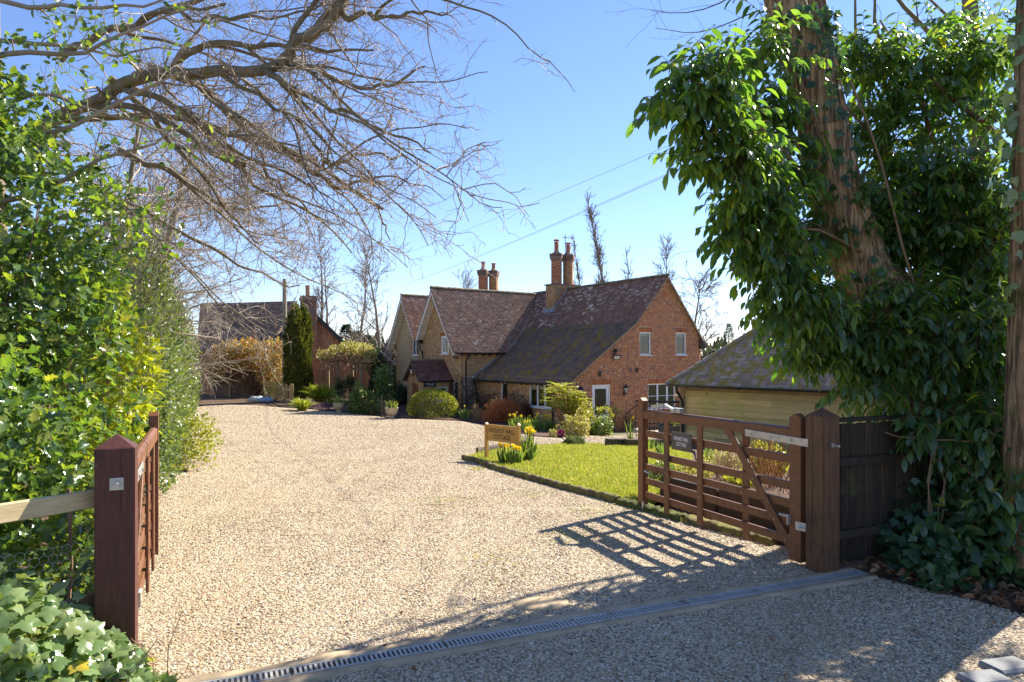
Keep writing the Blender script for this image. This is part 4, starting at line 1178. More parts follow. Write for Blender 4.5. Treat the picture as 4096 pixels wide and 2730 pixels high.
wr1 = wing_slope(A1, PK1, VT, 1.35, lambda f: 5.5, None, M['tile_wing'])
wing_slope(A1, PK1, 8.62, 1.35, lambda f: 5.5, None, M['tile_wing'], vis=False)
ridge_run(HP(FS - .02, 7.84 + A2, PK2 + .03), HP(5.3, 7.84 + A2, PK2 - .02), wr)
ridge_run(HP(FS - .02, 7.84 + A1, PK1 + .03), HP(5.3, 7.84 + A1, PK1 - .02), wr1)
def bargeboards(ta, pk, tl, tr, slope):
    for te in (tl, tr):
        zz = pk - slope * abs(te - ta)
        a = HP(FS, 7.84 + ta, pk - .02); b = HP(FS, 7.84 + te, zz - .02)
        dd = (b - a).normalized(); nn = dd.cross(HV).normalized(); nn = nn if nn.z < 0 else -nn
        mb = MB(); th = HV * .03
        mb.prism([a, b, b + nn * .2, a + nn * .2 + dd * .0], th)
        o = mb.build('bargeboard', M['cream'], house)
        s = MB()                # boarded soffit from the bargeboard back to the wall
        s.prism([a + nn * .10 + HV * .03, b + nn * .10 + HV * .03, b + nn * .10 + HV * .45, a + nn * .10 + HV * .45], nn * .015)
        s.build('soffit', M['cream'], o)
        for f in (.5, .86):     # purlin ends carrying the boards
            c = a + (b - a) * f + nn * .17
            p = MB(); p.box(c + HV * .22, .42, .10, .09, HV, HU, UPV)
            p.build('purlin', M['cream'], o)
bargeboards(A2, PK2, VT - .05, -.26, 1.3)
bargeboards(A1, PK1, 8.64, VT + .03, 1.35)
zw = PK2 - 1.3 * (A2 + .24)
gutter(HP(FS + .1, 7.84 - .25, zw - .02), HP(1.6, 7.84 - .25, zw - .02), house, HU, .055)
mb = MB()
for i in range(7):
    c = HP(-1.0 + i * .42, 7.84 - .12, zw - .1); mb.box(c, .07, .26, .1, HV, HU, UPV)
mb.build('rafter_feet', M['sleeper'], house)
downpipe([HP(-.62, 7.62, zw - .06), HP(-.62, 7.62, zw - .2), HP(-.7, 7.78, zw - .42), HP(-.7, 7.79, -.2), HP(-.7, 7.79, -1.4)], house)
mb = MB(); c = HP(-1.18, 7.84 + VT - .05, VZ - .1)
mb.box(c, .2, .26, .2, HV, HU, UPV); mb.tube([c - UPV * .1, c - UPV * .42, c - UPV * .6 + HU * .28, c - UPV * .72 + HU * .36, c - UPV * 1.7 + HU * .36], .045, 8)
mb.build('rainwater_hopper', M['black'], house)
gutter(HP(FS + .05, 7.84 + 8.64, PK1 - 1.35 * 2.24), HP(2, 7.84 + 8.64, PK1 - 1.35 * 2.24), house, -HU, .055)

# chimneys
D45 = (HU - HV).normalized(); E45 = (HU + HV).normalized()
def shaft(c, w, z0, z1, zc, parent, dark):
    """one square shaft set cornerwise with a corbelled cap, plus its bricks"""
    mb = MB()
    mb.box(c + UPV * ((z0 + z1) / 2), w, w, z1 - z0, E45, D45, UPV)
    P, R, S = [], [], []
    for nn, dd in ((D45, E45), (E45, D45)):
        A = brickwork(c + nn * (w / 2) - dd * (w / 2), dd, nn, [(0, z0), (w, z0), (w, z1 - .3), (0, z1 - .3)], [], bond='plain')
        P.append(A)
    k = 0
    for dz, ww in ((-.36, .05), (-.29, .10), (-.2, .16), (.0, .16)):
        mb.box(c + UPV * (z1 + dz + (.045 if k < 3 else -.03)), w + ww, w + ww, .088 if k < 3 else .12, E45, D45, UPV); k += 1
    ro = w * .55
    mb.lathe([(ro + .02, z1 - .02), (ro * .9, z1 + .07), (ro * .5, z1 + .15), (.12, z1 + .18)], c, 12)
    o = mb.build('chimney', M['brick_dark'], parent)
    scatter('brickwork', *BRICK_T, *cat3(*P), M['brick_warm'] if dark else M['brick'], o, False, 'stuff')
    pt = MB()
    h = zc - z1 - .15
    pt.lathe([(.12, z1 + .15), (.115, z1 + .15 + h * .62), (.135, z1 + .15 + h * .66), (.115, z1 + .15 + h * .7), (.12, z1 + .15 + h * .8)], c, 12)
    for a in range(4):
        q = Vector((math.cos(a * 1.571), math.sin(a * 1.571), 0)) * .105
        pt.tube([c + q + UPV * (z1 + .15 + h * .78), c + q + UPV * (z1 + .15 + h * .96)], .02, 5)
    pt.lathe([(.17, z1 + .15 + h * .9), (.165, z1 + .15 + h * .95), (.1, z1 + .15 + h), (.02, z1 + .15 + h * 1.03)], c, 12)
    auto_smooth(pt.build('chimney_pot', M['terracotta'], o), 40)
def stack(s0, s1, t0, t1, zb, zt, shafts, z1, pots):
    mb = MB(); c = HP((s0 + s1) / 2, (t0 + t1) / 2, (zb + zt) / 2)
    mb.box(c, s1 - s0, t1 - t0, zt - zb, HV, HU, UPV)
    mb.box(c + UPV * ((zt - zb) / 2 + .03), s1 - s0 + .14, t1 - t0 + .14, .06, HV, HU, UPV)
    b = mb.build('chimney_base', M['brick_dark'], house)
    A = brickwork(HP(s0, t0, 0), HV, HU, [(0, zb), (s1 - s0, zb), (s1 - s0, zt), (0, zt)], [], bond='plain')
    A2_ = brickwork(HP(s0, t1, 0), HU, -HV, [(0, zb), (t1 - t0, zb), (t1 - t0, zt), (0, zt)], [], bond='plain')
    scatter('brickwork', *BRICK_T, *cat3(A, A2_), M['brick_warm'], b, False, 'stuff')
    for (s, t, dark), pz in zip(shafts, pots):
        shaft(HP(s, t, 0), .5, zt, z1, pz, house, dark)
    return b
sb = stack(4.38, 6.1, 7.3, 8.05, 3.9, 5.74, [(4.83, 7.68, False), (5.62, 7.68, True)], 7.42, (8.25, 8.15))
fl = MB()
for i in range(12):
    s = 4.3 + i * .1; fl.box(HP(s + .05, 7.3, zmain(s) + .12) + HU * .012, .13, .012, .2, HV, HU, UPV)
fl.box(HP(4.3, 7.68, zmain(4.3) + .06), .03, .95, .2, HV, HU, UPV)
fl.prism([HP(4.2, 7.15, zmain(4.2) + .05), HP(4.4, 7.15, zmain(4.4) + .05), HP(4.4, 8.2, zmain(4.4) + .05), HP(4.2, 8.2, zmain(4.2) + .05)], UPV * .02)
fl.build('flashing', M['lead'], house)
stack(4.5, 6.05, 15.4, 16.15, 4.0, 5.7, [(4.88, 15.8, False), (5.66, 15.8, True)], 7.4, (8.0, 7.95))
# aerial on the big stack
ae = thing('tv_aerial', 'thin black aerial on a pole beside the tall chimney pots', 'aerial', HP(5.3, 7.5, 5.8))
mb = MB(); a = HP(5.25, 7.45, 5.75); mb.tube([a, a + UPV * 2.75], .02, 6)
mb.build('pole', M['iron'], ae)
mb = MB(); h = a + UPV * 2.62; mb.tube([h - HV * .15 - UPV * .02, h + HV * .75 - UPV * .12], .014, 5)
for k in range(8): mb.tube([h + HV * (.1 * k - .1) + HU * (.14 - .008 * k), h + HV * (.1 * k - .1) - HU * (.14 - .008 * k)], .008, 4)
mb.build('antenna', M['iron'], ae)
# porch
PT0, PT1, PS0, PS1 = 7.84 + .85, 7.84 + 2.72, -2.67, -1.02
pe, pk, pm = .82, 1.66, (PT0 + PT1) / 2
po_side = [(PS0, GZ), (PS1, GZ), (PS1, pe), (PS0, pe)]
pw = (-1.9, -1.28, -.35, .32)
wall_face('porch_side_wall', HP(0, PT0, 0), HV, HU, po_side, [pw], M['mortar'], house)
W_ = PT1 - PT0
po_front = [(0, GZ), (W_, GZ), (W_, pe), (W_ / 2, pk - .06), (0, pe)]
pd = (.5, 1.38, -1.2, .38)
wall_face('porch_front_wall', HP(PS0, PT0, 0), -HU, -HV, po_front, [pd], M['mortar'], house)
wall_face('porch_far_wall', HP(0, PT1, 0), HV, -HU, po_side, [], M['brick_far'], house)
scatter('porch_brickwork', *BRICK_T, *cat3(brickwork(HP(0, PT0, 0), HV, HU, po_side, [pw, (pw[0] - .05, pw[1] + .05, pw[3], pw[3] + .22)]), brickwork(HP(PS0, PT0, 0), -HU, -HV, po_front, [(pd[0], pd[1], pd[2], pd[3] + .12)]), soldier(HP(0, PT0, 0), HV, HU, pw[0] - .05, pw[1] + .05, pw[3])), M['brick_warm'], house, False, 'stuff')
window(house, HP(0, PT0, 0), HV, HU, pw, mull=(), interior=True)
mb = MB()
for i in range(5):
    mb.box(HP(PS0, PT0, 0) - HU * (pd[0] + .088 + i * .176) + UPV * ((pd[2] + pd[3]) / 2) + HV * .08, .172, .04, pd[3] - pd[2], HU, HV, UPV)
od = mb.build('porch_door', M['oakdoor'], house)
mb = MB()        # the arched head of the door
pts = [HP(PS0 + .06, PT0, 0) - HU * (pd[0] + .44 + .44 * math.cos(a)) + UPV * (pd[3] + .13 * math.sin(a)) for a in [math.pi * k / 10 for k in range(11)]]
mb.prism(pts, -HV * .07); mb.build('door_head', M['oakdoor'], od)
hb = []
pslab = None
for te, vis in ((PT0 - .18, True), (PT1 + .18, False)):
    sl = (pk - pe) / (W_ / 2); zz = pk - sl * abs(te - pm)
    o = slab('porch_roof', [HP(PS0 - .22, te, zz), HP(PS1, te, zz), HP(PS1, pm, pk), HP(PS0 - .22, pm, pk)], .07, M['tile_porch'], house)
    if vis:
        b = (HP(0, pm, pk) - HP(0, te, zz)); L = b.length
        scatter('porch_tiling', *TILE_T, *tiling(HP(PS0 - .22, te, zz), HV, b.normalized(), [(0, 0), (1.87, 0), (1.87, L), (0, L)], .095), M['tile_porch'], o, False, 'stuff')
        gutter(HP(PS0 - .2, te, zz - .02), HP(PS1, te, zz - .02), house, HU, .055)
        pslab = o
    mb = MB(); a = HP(PS0 - .23, pm, pk - .01); b2 = HP(PS0 - .23, te, zz - .01); nn = (b2 - a).cross(HV).normalized(); nn = nn if nn.z < 0 else -nn
    mb.prism([a, b2, b2 + nn * .13, a + nn * .13], HV * .03); mb.build('porch_bargeboard', M['tile_porch'], o)
ridge_run(HP(PS0 - .22, pm, pk + .03), HP(PS1, pm, pk + .03), pslab, r=.1)
downpipe([HP(PS1 - .12, PT0 - .2, .6), HP(PS1 - .12, PT0 - .06, .4), HP(PS1 - .12, PT0 - .06, -1.4)], house)

def text_obj(name, body, size, m, origin, d, up, parent, align='CENTER', depth=.003, spacing=1.0, fit=None):
    cu = bpy.data.curves.new(name, 'FONT')
    cu.body = body; cu.size = size; cu.align_x = align; cu.align_y = 'CENTER'; cu.extrude = depth; cu.space_line = spacing
    tmp = bpy.data.objects.new(name, cu); COL.objects.link(tmp)
    bpy.context.view_layer.update()
    me = bpy.data.meshes.new_from_object(tmp.evaluated_get(bpy.context.evaluated_depsgraph_get()))
    bpy.data.objects.remove(tmp); bpy.data.curves.remove(cu)
    me.materials.clear(); me.materials.append(m)
    xs = [v.co.x for v in me.vertices]; ys = [v.co.y for v in me.vertices]
    sx = fit / (max(xs) - min(xs)) if fit else 1.0
    for v in me.vertices: v.co.x = (v.co.x - (max(xs) + min(xs)) / 2) * sx; v.co.y -= (max(ys) + min(ys)) / 2
    o = bpy.data.objects.new(name, me); link(o, parent)
    n = d.cross(up)
    o.matrix_local = Matrix.Translation(Vector(origin) - org(parent)) @ Matrix(((d.x, up.x, n.x), (d.y, up.y, n.y), (d.z, up.z, n.z))).to_4x4()
    return o

# blue plaque on the porch
pl = thing('porch_plaque', 'dark blue house name plaque with an arched top on the porch wall', 'plaque', HP(-2.28, PT0, .5))
c = HP(-2.28, PT0, .5) + HU * .03
mb = MB(); outl = [(-.33, -.14), (.33, -.14), (.33, .06), (.2, .09), (.12, .16), (0, .19), (-.12, .16), (-.2, .09), (-.33, .06)]
mb.prism([c + HV * x + UPV * y for x, y in outl], HU * .02); mb.build('board', M['navy'], pl)
text_obj('lettering', 'EWSHOT HALL\nCOTTAGE', .085, M['letter_white'], c + HU * .024 - UPV * .02, HV, UPV, pl, spacing=.85, fit=.52)
# lanterns, floodlights, alarm box
def lantern(c, n, d, label):
    """coach lantern on a wall bracket"""
    t = thing('wall_lantern', label, 'wall lantern', c, 'black lanterns on the cottage walls')
    mb = MB(); mb.box(c + n * .015, .09, .03, .2, d, n, UPV); mb.tube([c + n * .02 - UPV * .02, c + n * .1 - UPV * .07, c + n * .16 - UPV * .02, c + n * .16 + UPV * .02], .012, 6)
    mb.build('bracket', M['iron'], t)
    q = c + n * .16
    g = MB(); g.lathe([(.055, -.02), (.10, .20)], q + UPV * .06, 6); g.build('lamp_glass', M['lampglass'], t)
    f = MB(); f.lathe([(.02, -.04), (.06, .0), (.062, .02)], q + UPV * .03, 6); f.lathe([(.135, .0), (.10, .06), (.03, .12), (.025, .15), (.008, .19)], q + UPV * .255, 6)
    for k in range(6):
        a = math.pi / 3 * k
        f.tube([q + UPV * .04 + Vector((math.cos(a), math.sin(a), 0)) * .057, q + UPV * .265 + Vector((math.cos(a), math.sin(a), 0)) * .105], .008, 4)
    f.build('lamp_frame', M['iron'], t)
lantern(HP(.40, 0, .25), HU, HV, 'black lantern on the gable left of the white door, nearest the corner')
lantern(HP(2.86, 0, .27), HU, HV, 'black lantern on the gable right of the white door')
lantern(HP(PS0, pm + .05, .95), -HV, HU, 'black lantern on the porch front above its arched door')
def floodlight(c, n, d, label):
    t = thing('floodlight', label, 'floodlight', c, 'floodlights on the cottage walls')
    mb = MB(); mb.lathe([(.02, -.09), (.075, -.06), (.09, 0), (.075, .06), (.02, .09)], c + n * .12 + UPV * .28, 10); mb.tube([c + n * .02 + UPV * .1, c + n * .1 + UPV * .2], .02, 6)
    mb.build('sensor', M['iron'], t)
    f = MB(); x = (d + n * .5).normalized(); y = (n - d * .5 - UPV * .5).normalized(); z = x.cross(y).normalized(); y = z.cross(x)
    f.box(c + n * .2, .32, .07, .22, x, y, z, bev=.01); f.tube([c + n * .02, c + n * .16], .025, 6); f.build('lamp_body', M['iron'], t)
    g = MB(); g.box(c + n * .2 + y * .037, .24, .006, .14, x, y, z); g.build('lens', M['lampglass'], t)
floodlight(HP(2.29, 0, 1.85), HU, HV, 'black floodlight with a round sensor on the big brick gable')
floodlight(G0 - HU * .25 + UPV * 1.85, -HV, HU, 'black floodlight under the eaves corner of the white-edged gable')
al = thing('alarm_box', 'small white and red alarm box near the top of the flint gable', 'alarm box', G0 - HU * 5.55 + UPV * 4.02)
mb = MB(); mb.box(G0 - HU * 5.6 + UPV * 4.0 - HV * .05, .24, .09, .34, HU, HV, UPV, bev=.01); mb.build('case', M['white'], al)
mb = MB(); mb.box(G0 - HU * 5.6 + UPV * 4.07 - HV * .097, .19, .004, .11, HU, HV, UPV); mb.box(G0 - HU * 5.6 + UPV * 3.91 - HV * .097, .08, .004, .12, HU, HV, UPV); mb.build('red_print', M['redbox'], al)
# handrail and trellis by the door
hr = thing('handrail', 'thin black iron handrail sloping down beside the white door', 'handrail', HP(3.0, -.9, -1.3))
mb = MB(); a = HP(2.3, -.75, -.55); b = HP(3.45, -.75, .12); mb.tube([a, b], .022, 6)
for q, zz in ((a, -1.35), (b, -1.35)): mb.tube([q, Vector((q.x, q.y, zz))], .02, 6)
mb.build('rail', M['iron'], hr)
hp2 = HP(.75, -.5, -1.3)
hr = thing('handrail_post', 'short black iron post with a knob left of the white door', 'post', hp2)
mb = MB(); mb.tube([hp2, hp2 + UPV * 1.0], .025, 6); mb.lathe([(.03, 0), (.055, .03), (.045, .08), (.01, .1)], hp2 + UPV * .98, 8); mb.build('post', M['iron'], hr)
# brick piers and iron grid between house and garage
def at_line(px, Y): return Vector(((px - 512) / FPX * Y, Y, 0))
tr = thing('iron_trellis', 'black iron grid fence between the garage and the gable', 'trellis', at_line(655, 25.5) + UPV * -1.2)
a = at_line(636, 25.8); b = at_line(683, 25.0); dd = (b - a).normalized(); L = (b - a).length
mb = MB()
for i in range(11):
    p = a + dd * (L * i / 10); mb.tube([p + UPV * -1.15, p + UPV * .20], .016, 5)
for i in range(9): mb.tube([a + UPV * (-1.1 + i * .16), b + UPV * (-1.1 + i * .16)], .016, 5)
mb.tube([a + UPV * .22, b + UPV * .22], .03, 6)
mb.build('grid', M['iron'], tr)
pr = thing('brick_pier', 'narrow brick pier at the end of the iron grid, by the garage corner', 'pier', at_line(681, 25.2) + UPV * -1.2)
c = at_line(683, 25.2); mb = MB(); mb.box(c + UPV * -.45, .42, .42, 1.7, HV, HU, UPV); mb.box(c + UPV * .43, .5, .5, .07, HV, HU, UPV); mb.build('pier_core', M['mortar'], pr)
scatter('brickwork', *BRICK_T, *cat3(brickwork(c + HU * .21 - HV * .21, HV, HU, [(0, -1.25), (.42, -1.25), (.42, .39), (0, .39)], []), brickwork(c + HU * .21 - HV * .21, -HU, -HV, [(0, -1.25), (.42, -1.25), (.42, .39), (0, .39)], [])), M['brick'], pr, False, 'stuff')
bp = thing('black_planter', 'dark grey many-sided planter beside the iron grid', 'planter', at_line(671, 24.4) + UPV * -1.02)
c = at_line(671, 24.4); zg = gz(c.x, c.y)
mb = MB(); mb.lathe([(.42, .0), (.48, .5), (.5, .52), (.44, .52), (.4, .46), (.0, .46)], Vector((c.x, c.y, zg)), 8); mb.build('pot', M['slate_pot'], bp)
P = np.array([(c.x + RNG.normal(0, .16), c.y + RNG.normal(0, .16), zg + .5 + RNG.uniform(0, .2)) for _ in range(160)])
scatter('foliage', *SMALL, P, frames(RNG.normal(0, 1, (160, 3)) + [0, 0, .8], RNG.normal(0, 1, (160, 3))), RNG.uniform(.07, .12, 160), M['lf_green'], bp, False, 'stuff')
for i, (px, py, r, lab) in enumerate(((637, 432, .3, 'large pale boulder left of the dark planter'), (657, 433.5, .2, 'pale cobble in front of the dark planter'), (648, 436, .22, 'flat pale stone on the gravel behind the gate top'), (676, 435, .25, 'pale stone between the dark planter and the garage corner'), (665, 437.5, .18, 'smallest pale stone at the front of the planter group'))):
    p = onground(px, py); t = MB()
    t.lathe([(r * .6, -.05), (r, .05), (r * .95, r * .5), (r * .5, r * .85), (.02, r * .9)], (0, 0, 0), 9)
    o = t.build('garden_stone', M['pale_stone'], None, True)
    o.location = p; o.scale = (1, random.uniform(.6, .9), random.uniform(.55, .8)); o.rotation_euler = (0, 0, random.random() * 3)
    tag(o, lab, 'stone', 'pale stones by the garage corner')

# ------------------------------------------------------------------ garage
GD = Vector((.655, -.756, 0)).normalized(); GN = Vector((-GD.y * -1, 0, 0))
GN = Vector((-.756, -.655, 0)).normalized()          # outward, toward the drive
GC = Vector(((681.5 - 512) / FPX * 22.0, 22.0, 0))   # left front corner
GL = 8.2; GB = -1.05; GE = .92
garage = thing('weatherboarded_garage', 'low oak weatherboarded outbuilding with a mossy hipped tile roof', 'outbuilding', GC + UPV * -.95)
GPt = lambda l, dep, z: GC + GD * l - GN * dep + UPV * z
mb = MB()
for (a, b) in ((GPt(0, .06, 0), GPt(GL, .06, 0)), (GPt(0, .06, 0), GPt(0, 6, 0)), (GPt(GL, .06, 0), GPt(GL, 6, 0)), (GPt(0, 6, 0), GPt(GL, 6, 0))):
    mb.add([a + UPV * (GB - .4), b + UPV * (GB - .4), b + UPV * GE, a + UPV * GE], [(0, 1, 2, 3)])
mb.build('wall_core', M['sleeper'], garage)
z = GB - .1; k = 0
splits = [2.1, 4.6, 1.2, 5.4, 3.1]
while z < GE - .12:
    sp = splits[k % 5]
    for a, b in ((.14, sp), (sp + .006, GL - .1)):
        mb = MB(); tilt = .022
        p = [GPt(a, .0, z) + GN * .044, GPt(a, 0, z + .2) + GN * .006, GPt(a, 0, z + .2) - GN * .012, GPt(a, 0, z) - GN * .005]
        mb.prism([q + UPV * random.uniform(-.004, .004) for q in p], GD * (b - a)); mb.build('weatherboard', M['board'], garage)
    for a, b in ((.1, 5.9),):
        p = [GPt(0, a, z) - GD * .030, GPt(0, a, z + .2) - GD * .006, GPt(0, a, z + .2) + GD * .012, GPt(0, a, z) + GD * .005]
        mb = MB(); mb.prism(p, -GN * (b - a)); mb.build('weatherboard', M['board'], garage)
    z += .176; k += 1
for l in (.06, GL - .06):
    mb = MB(); mb.box(GPt(l, .03, (GB + GE) / 2), .17, .17, GE - GB, GD, GN, UPV, bev=.008); mb.build('corner_post', M['beam'], garage)
mb = MB(); mb.box(GPt(GL / 2, .0, GE - .06), GL, .12, .12, GD, GN, UPV); mb.build('wall_plate', M['beam'], garage)
for i in range(14):
    c = GPt(.25 + i * .62, -.13, GE + .03); mb = MB(); mb.box(c, .07, .42, .10, GD, GN, UPV); mb.build('rafter_end', M['beam'], garage)
ov = .34; wd = 6.0; rise = 2.95
E1 = GPt(-ov, -ov, GE + .06); E2 = GPt(GL + ov, -ov, GE + .06); E3 = GPt(GL + ov, wd + ov, GE + .06); E4 = GPt(-ov, wd + ov, GE + .06)
hw = wd / 2 + ov
Rl = GPt(-ov + hw, wd / 2, GE + .06 + rise); Rr = GPt(GL + ov - hw * .2, wd / 2, GE + .06 + rise)
groof = slab('garage_roof', [E1, E2, Rr, Rl], .06, M['tile_garage'], garage)
slab('garage_roof', [E4, E1, Rl], .06, M['tile_garage'], garage); slab('garage_roof', [E3, E4, Rl, Rr], .06, M['tile_garage'], garage); slab('garage_roof', [E2, E3, Rr], .06, M['tile_garage'], garage)
upg = (-GN * hw + UPV * rise); Lg = upg.length; upg.normalize()
T = tiling(E1, GD, upg, [(0, 0), (GL + 2 * ov, 0), (GL + 2 * ov - hw * .2, Lg), (hw, Lg)], .165, .27)
pieces('tile', 'garage_tiling', TILE_T[0] * np.array([1, 1, .7]), TILE_T[1], *T, M['tile_garage'], groof, 300)
ridge_run(E1 + (Rl - E1).normalized() * .02, Rl, groof, 'hip_tile', .27, .13, M['tile_garage'])
ridge_run(Rl, Rr, groof, 'ridge_tile', .4, .13, M['tile_garage'])
gutter(GPt(-ov - .1, -ov - .0, GE + .06), GPt(GL + ov, -ov, GE + .06), garage, GN, .06)
downpipe([GPt(.1, -ov - .06, GE), GPt(.1, -ov - .06, GE - .12), GPt(.12, -.16, GE - .42), GPt(.12, -.12, GE - .6), GPt(.12, -.12, GB)], garage, .045)

# ------------------------------------------------------------------ neighbouring house
nbr = thing('neighbour_house', 'brown brick neighbouring house with a steep dark gable, seen behind bare branches', 'house', at_line(305, 47) + UPV * -1)
NY = 46.0
def NP(px, py, Y=NY): return at(px, py, Y)
NGU = Vector((.96, .28, 0)).normalized(); NGN = Vector((.28, -.96, 0)).normalized()
gl = NP(250, 352, 47); L0 = Vector((gl.x, gl.y, 0))
def NQ(s, z, o=0.0): return L0 + NGU * s + UPV * z + NGN * o
# gable outline in (along, z)
def ns(px, Y=46.5):    # along-distance where the gable plane meets a picture column
    k = (px - 512) / FPX
    return (k * L0.y - L0.x) / (NGU.x - k * NGU.y)
sa, sr, sl_ = ns(309.8), ns(352), ns(262)
za, zr = 5.2, 2.3
gp = [(sl_, -1.5), (sr, -1.5), (sr, zr), (sa, za), (sl_, zr)]
wall_face('gable_wall', NQ(0, 0), NGU, NGN, gp, [], M['mortar'], nbr)
pieces('brick', 'brickwork', *BRICK_T, *brickwork(NQ(0, 0), NGU, NGN, gp, [], .09, .24), M['brick_far'], nbr, 120)
nroofs = []
for (s0, s1) in ((sa, sr + .35), (sa, sl_ - .35)):
    zz = za + .12 - (za - zr) * abs(s1 - sa) / abs((sr if s1 > sa else sl_) - sa)
    o = slab('gable_roof', [NQ(s0, za + .12, .3), NQ(s1, zz, .3), NQ(s1, zz, -7), NQ(s0, za + .12, -7)], .1, M['tile_far'], nbr)
    b = MB(); a_, b_ = NQ(s0, za + .1, .32), NQ(s1, zz - .02, .32); dd = (b_ - a_).normalized(); nn = dd.cross(NGN).normalized(); nn = nn if nn.z < 0 else -nn
    b.prism([a_, b_, b_ + nn * .26, a_ + nn * .26], NGN * .04); b.build('bargeboard', M['black'], o)
# external chimney stack up the gable
sc0, sc1 = ns(301), ns(317)
mb = MB(); cx = (sc0 + sc1) / 2; cw = sc1 - sc0
mb.box(NQ(cx, 1.6, .2), cw, .5, 6.4, NGU, NGN, UPV); mb.box(NQ(cx - .05, 5.0, .2), cw + .02, .6, 2.1, NGU, NGN, UPV)
mb.box(NQ(cx - .05, 5.85, .2), cw + .16, .76, .16, NGU, NGN, UPV); mb.box(NQ(cx - .05, 6.02, .2), cw + .04, .66, .16, NGU, NGN, UPV)
ch = mb.build('chimney', M['brick_dark'], nbr)
scatter('brickwork', *BRICK_T, *brickwork(NQ(sc0, 0, .46), NGU, NGN, [(0, -1.5), (cw, -1.5), (cw, 5.6), (0, 5.6)], [], .09, .24), M['brick_far'], ch, False, 'stuff')
mb = MB(); mb.lathe([(.16, 0), (.14, .5), (.17, .55), (.16, .75)], NQ(cx - .1, 6.1, .2), 10); mb.build('chimney_pot', M['brick_far'], ch)
# long tiled range running off to the left
ra = at(200, 303.5, 50); rb = at(290, 301.5, 50); ea = at(196, 352, 46.2); eb = at(262, 350, 46.2)
lr = slab('long_roof', [ea, eb, rb, ra], .1, M['tile_far'], nbr)
ad = (eb - ea).normalized(); bdv = ((ra + rb) / 2 - (ea + eb) / 2); bdv = (bdv - ad * bdv.dot(ad)); Ln = bdv.length; bdv.normalize()
scatter('long_tiling', *TILE_T, *tiling(ea, ad, bdv, [(0, 0), ((eb - ea).length + .3, 0), ((eb - ea).length + 1.2, Ln), (0, Ln)], .13, .22), M['tile_far'], lr, False, 'stuff')
mb = MB(); mb.add([ea - UPV * .1, eb - UPV * .1, Vector((eb.x, eb.y, -1.5)), Vector((ea.x, ea.y, -1.5))], [(0, 1, 2, 3)]); mb.build('long_wall', M['brick_far'], nbr)
mb = MB(); mb.add([rb, rb + Vector((1.5, 4, -3)), eb + Vector((3, 8, -4)), eb], [(0, 1, 2, 3)]); mb.build('roof_end', M['tile_far'], nbr)
mb = MB()
for px in (222, 238, 248):
    mb.tube([at(px, 352, 46.0), at(px + 20, 333, 47.5)], .09, 5)
mb.build('valley_board', M['black'], nbr)

# telegraph pole and wires
pp = at(284.5, 340, 41); zt = at(284.5, 279, 41).z
tp = thing('telegraph_pole', 'tall weathered pole standing in front of the neighbouring gable', 'pole', Vector((pp.x, pp.y, -1)))
mb = MB(); mb.tube([Vector((pp.x, pp.y, -1.3)), Vector((pp.x, pp.y, zt))], [.15, .12], 10); auto_smooth(mb.build('shaft', M['pole'], tp), 50)
def wire(label, a, b, sag, r, twin=0.0):
    t = thing('overhead_wire', label, 'wire', a, 'wires crossing the sky')
    for k in ((0, 1) if twin else (0,)):
        pts = [a.lerp(b, i / 24) - UPV * (sag * 4 * (i / 24) * (1 - i / 24) + twin * k) for i in range(25)]
        mb = MB(); mb.tube(pts, r, 4); mb.build('cable', M['cable'], t)
wire('single thin wire, the higher of the two crossing the sky', at(383, 261, 44), at(700, 132, 13), .12, .0042)
wire('paired thin wires, the lower line crossing the sky', at(405, 284, 42), at(716, 152, 12), .12, .0042, .035)
# ------------------------------------------------------------------ gateposts and gates
GANG = math.atan2(.409, .912)
GG = Vector((-.409, .912, 0)).normalized()            # along an open gate, away from the hinge
GR = Vector((GG.y, -GG.x, 0))                         # to its right
def gatepost(label, c, m, h=1.45, w=0.2):
    t = thing('gate_post', label, 'gate post', (c.x, c.y, 0), 'timber gateposts')
    mb = MB(); b = w / 2
    def ring(hw, z): return [c + GR * x + GG * y + UPV * z for x, y in ((-hw, -hw), (hw, -hw), (hw, hw), (-hw, hw))]
    ch = .008
    R = [ring(b, -.15), ring(b, h - .075), ring(b - .003, h - .07), ring(.004, h)]
    v = [p for r in R for p in r]
    f = [(i * 4 + k, i * 4 + (k + 1) % 4, (i + 1) * 4 + (k + 1) % 4, (i + 1) * 4 + k) for i in range(3) for k in range(4)] + [(12, 13, 14, 15)]
    mb.add(v, f)
    o = mb.build('post', m, t)
    bm = bmesh.new(); bm.from_mesh(o.data)
    es = [e for e in bm.edges if abs((e.verts[0].co - e.verts[1].co).normalized().z) > .99]
    bmesh.ops.bevel(bm, geom=es, offset=.007, segments=2, affect='EDGES'); bm.to_mesh(o.data); bm.free()
    return t
PL = Vector((-2.275, 3.93, 0)); PR = Vector((2.755, 6.06, 0))
lp = gatepost('dark red-brown gatepost on the left with a bolt plate on its face', PL, M['gate_red'])
rp = gatepost('weathered brown gatepost on the right, cracked down its face', PR, M['gate_post'], 1.44)
def crack(t, c, n, d, pts, w):
    """a drying split: a thin dark wedge lying in the face"""
    mb = MB(); P = [c + n * .1012 + d * x + UPV * z for x, z in pts]
    for i in range(len(P) - 1):
        f0 = w * (1 - abs(2 * i / len(P) - .9)); f1 = w * (1 - abs(2 * (i + 1) / len(P) - .9))
        mb.add([P[i] - d * f0, P[i] + d * f0, P[i + 1] + d * f1, P[i + 1] - d * f1], [(0, 1, 2, 3)])
    mb.build('split', M['crack'], t)
crack(rp, PR, -GR, GG, [(.015, 1.36), (.02, 1.3), (.012, 1.2), (.02, 1.0), (.012, .8), (.018, .6), (.03, .45), (.022, .28), (.028, .12)], .0032)
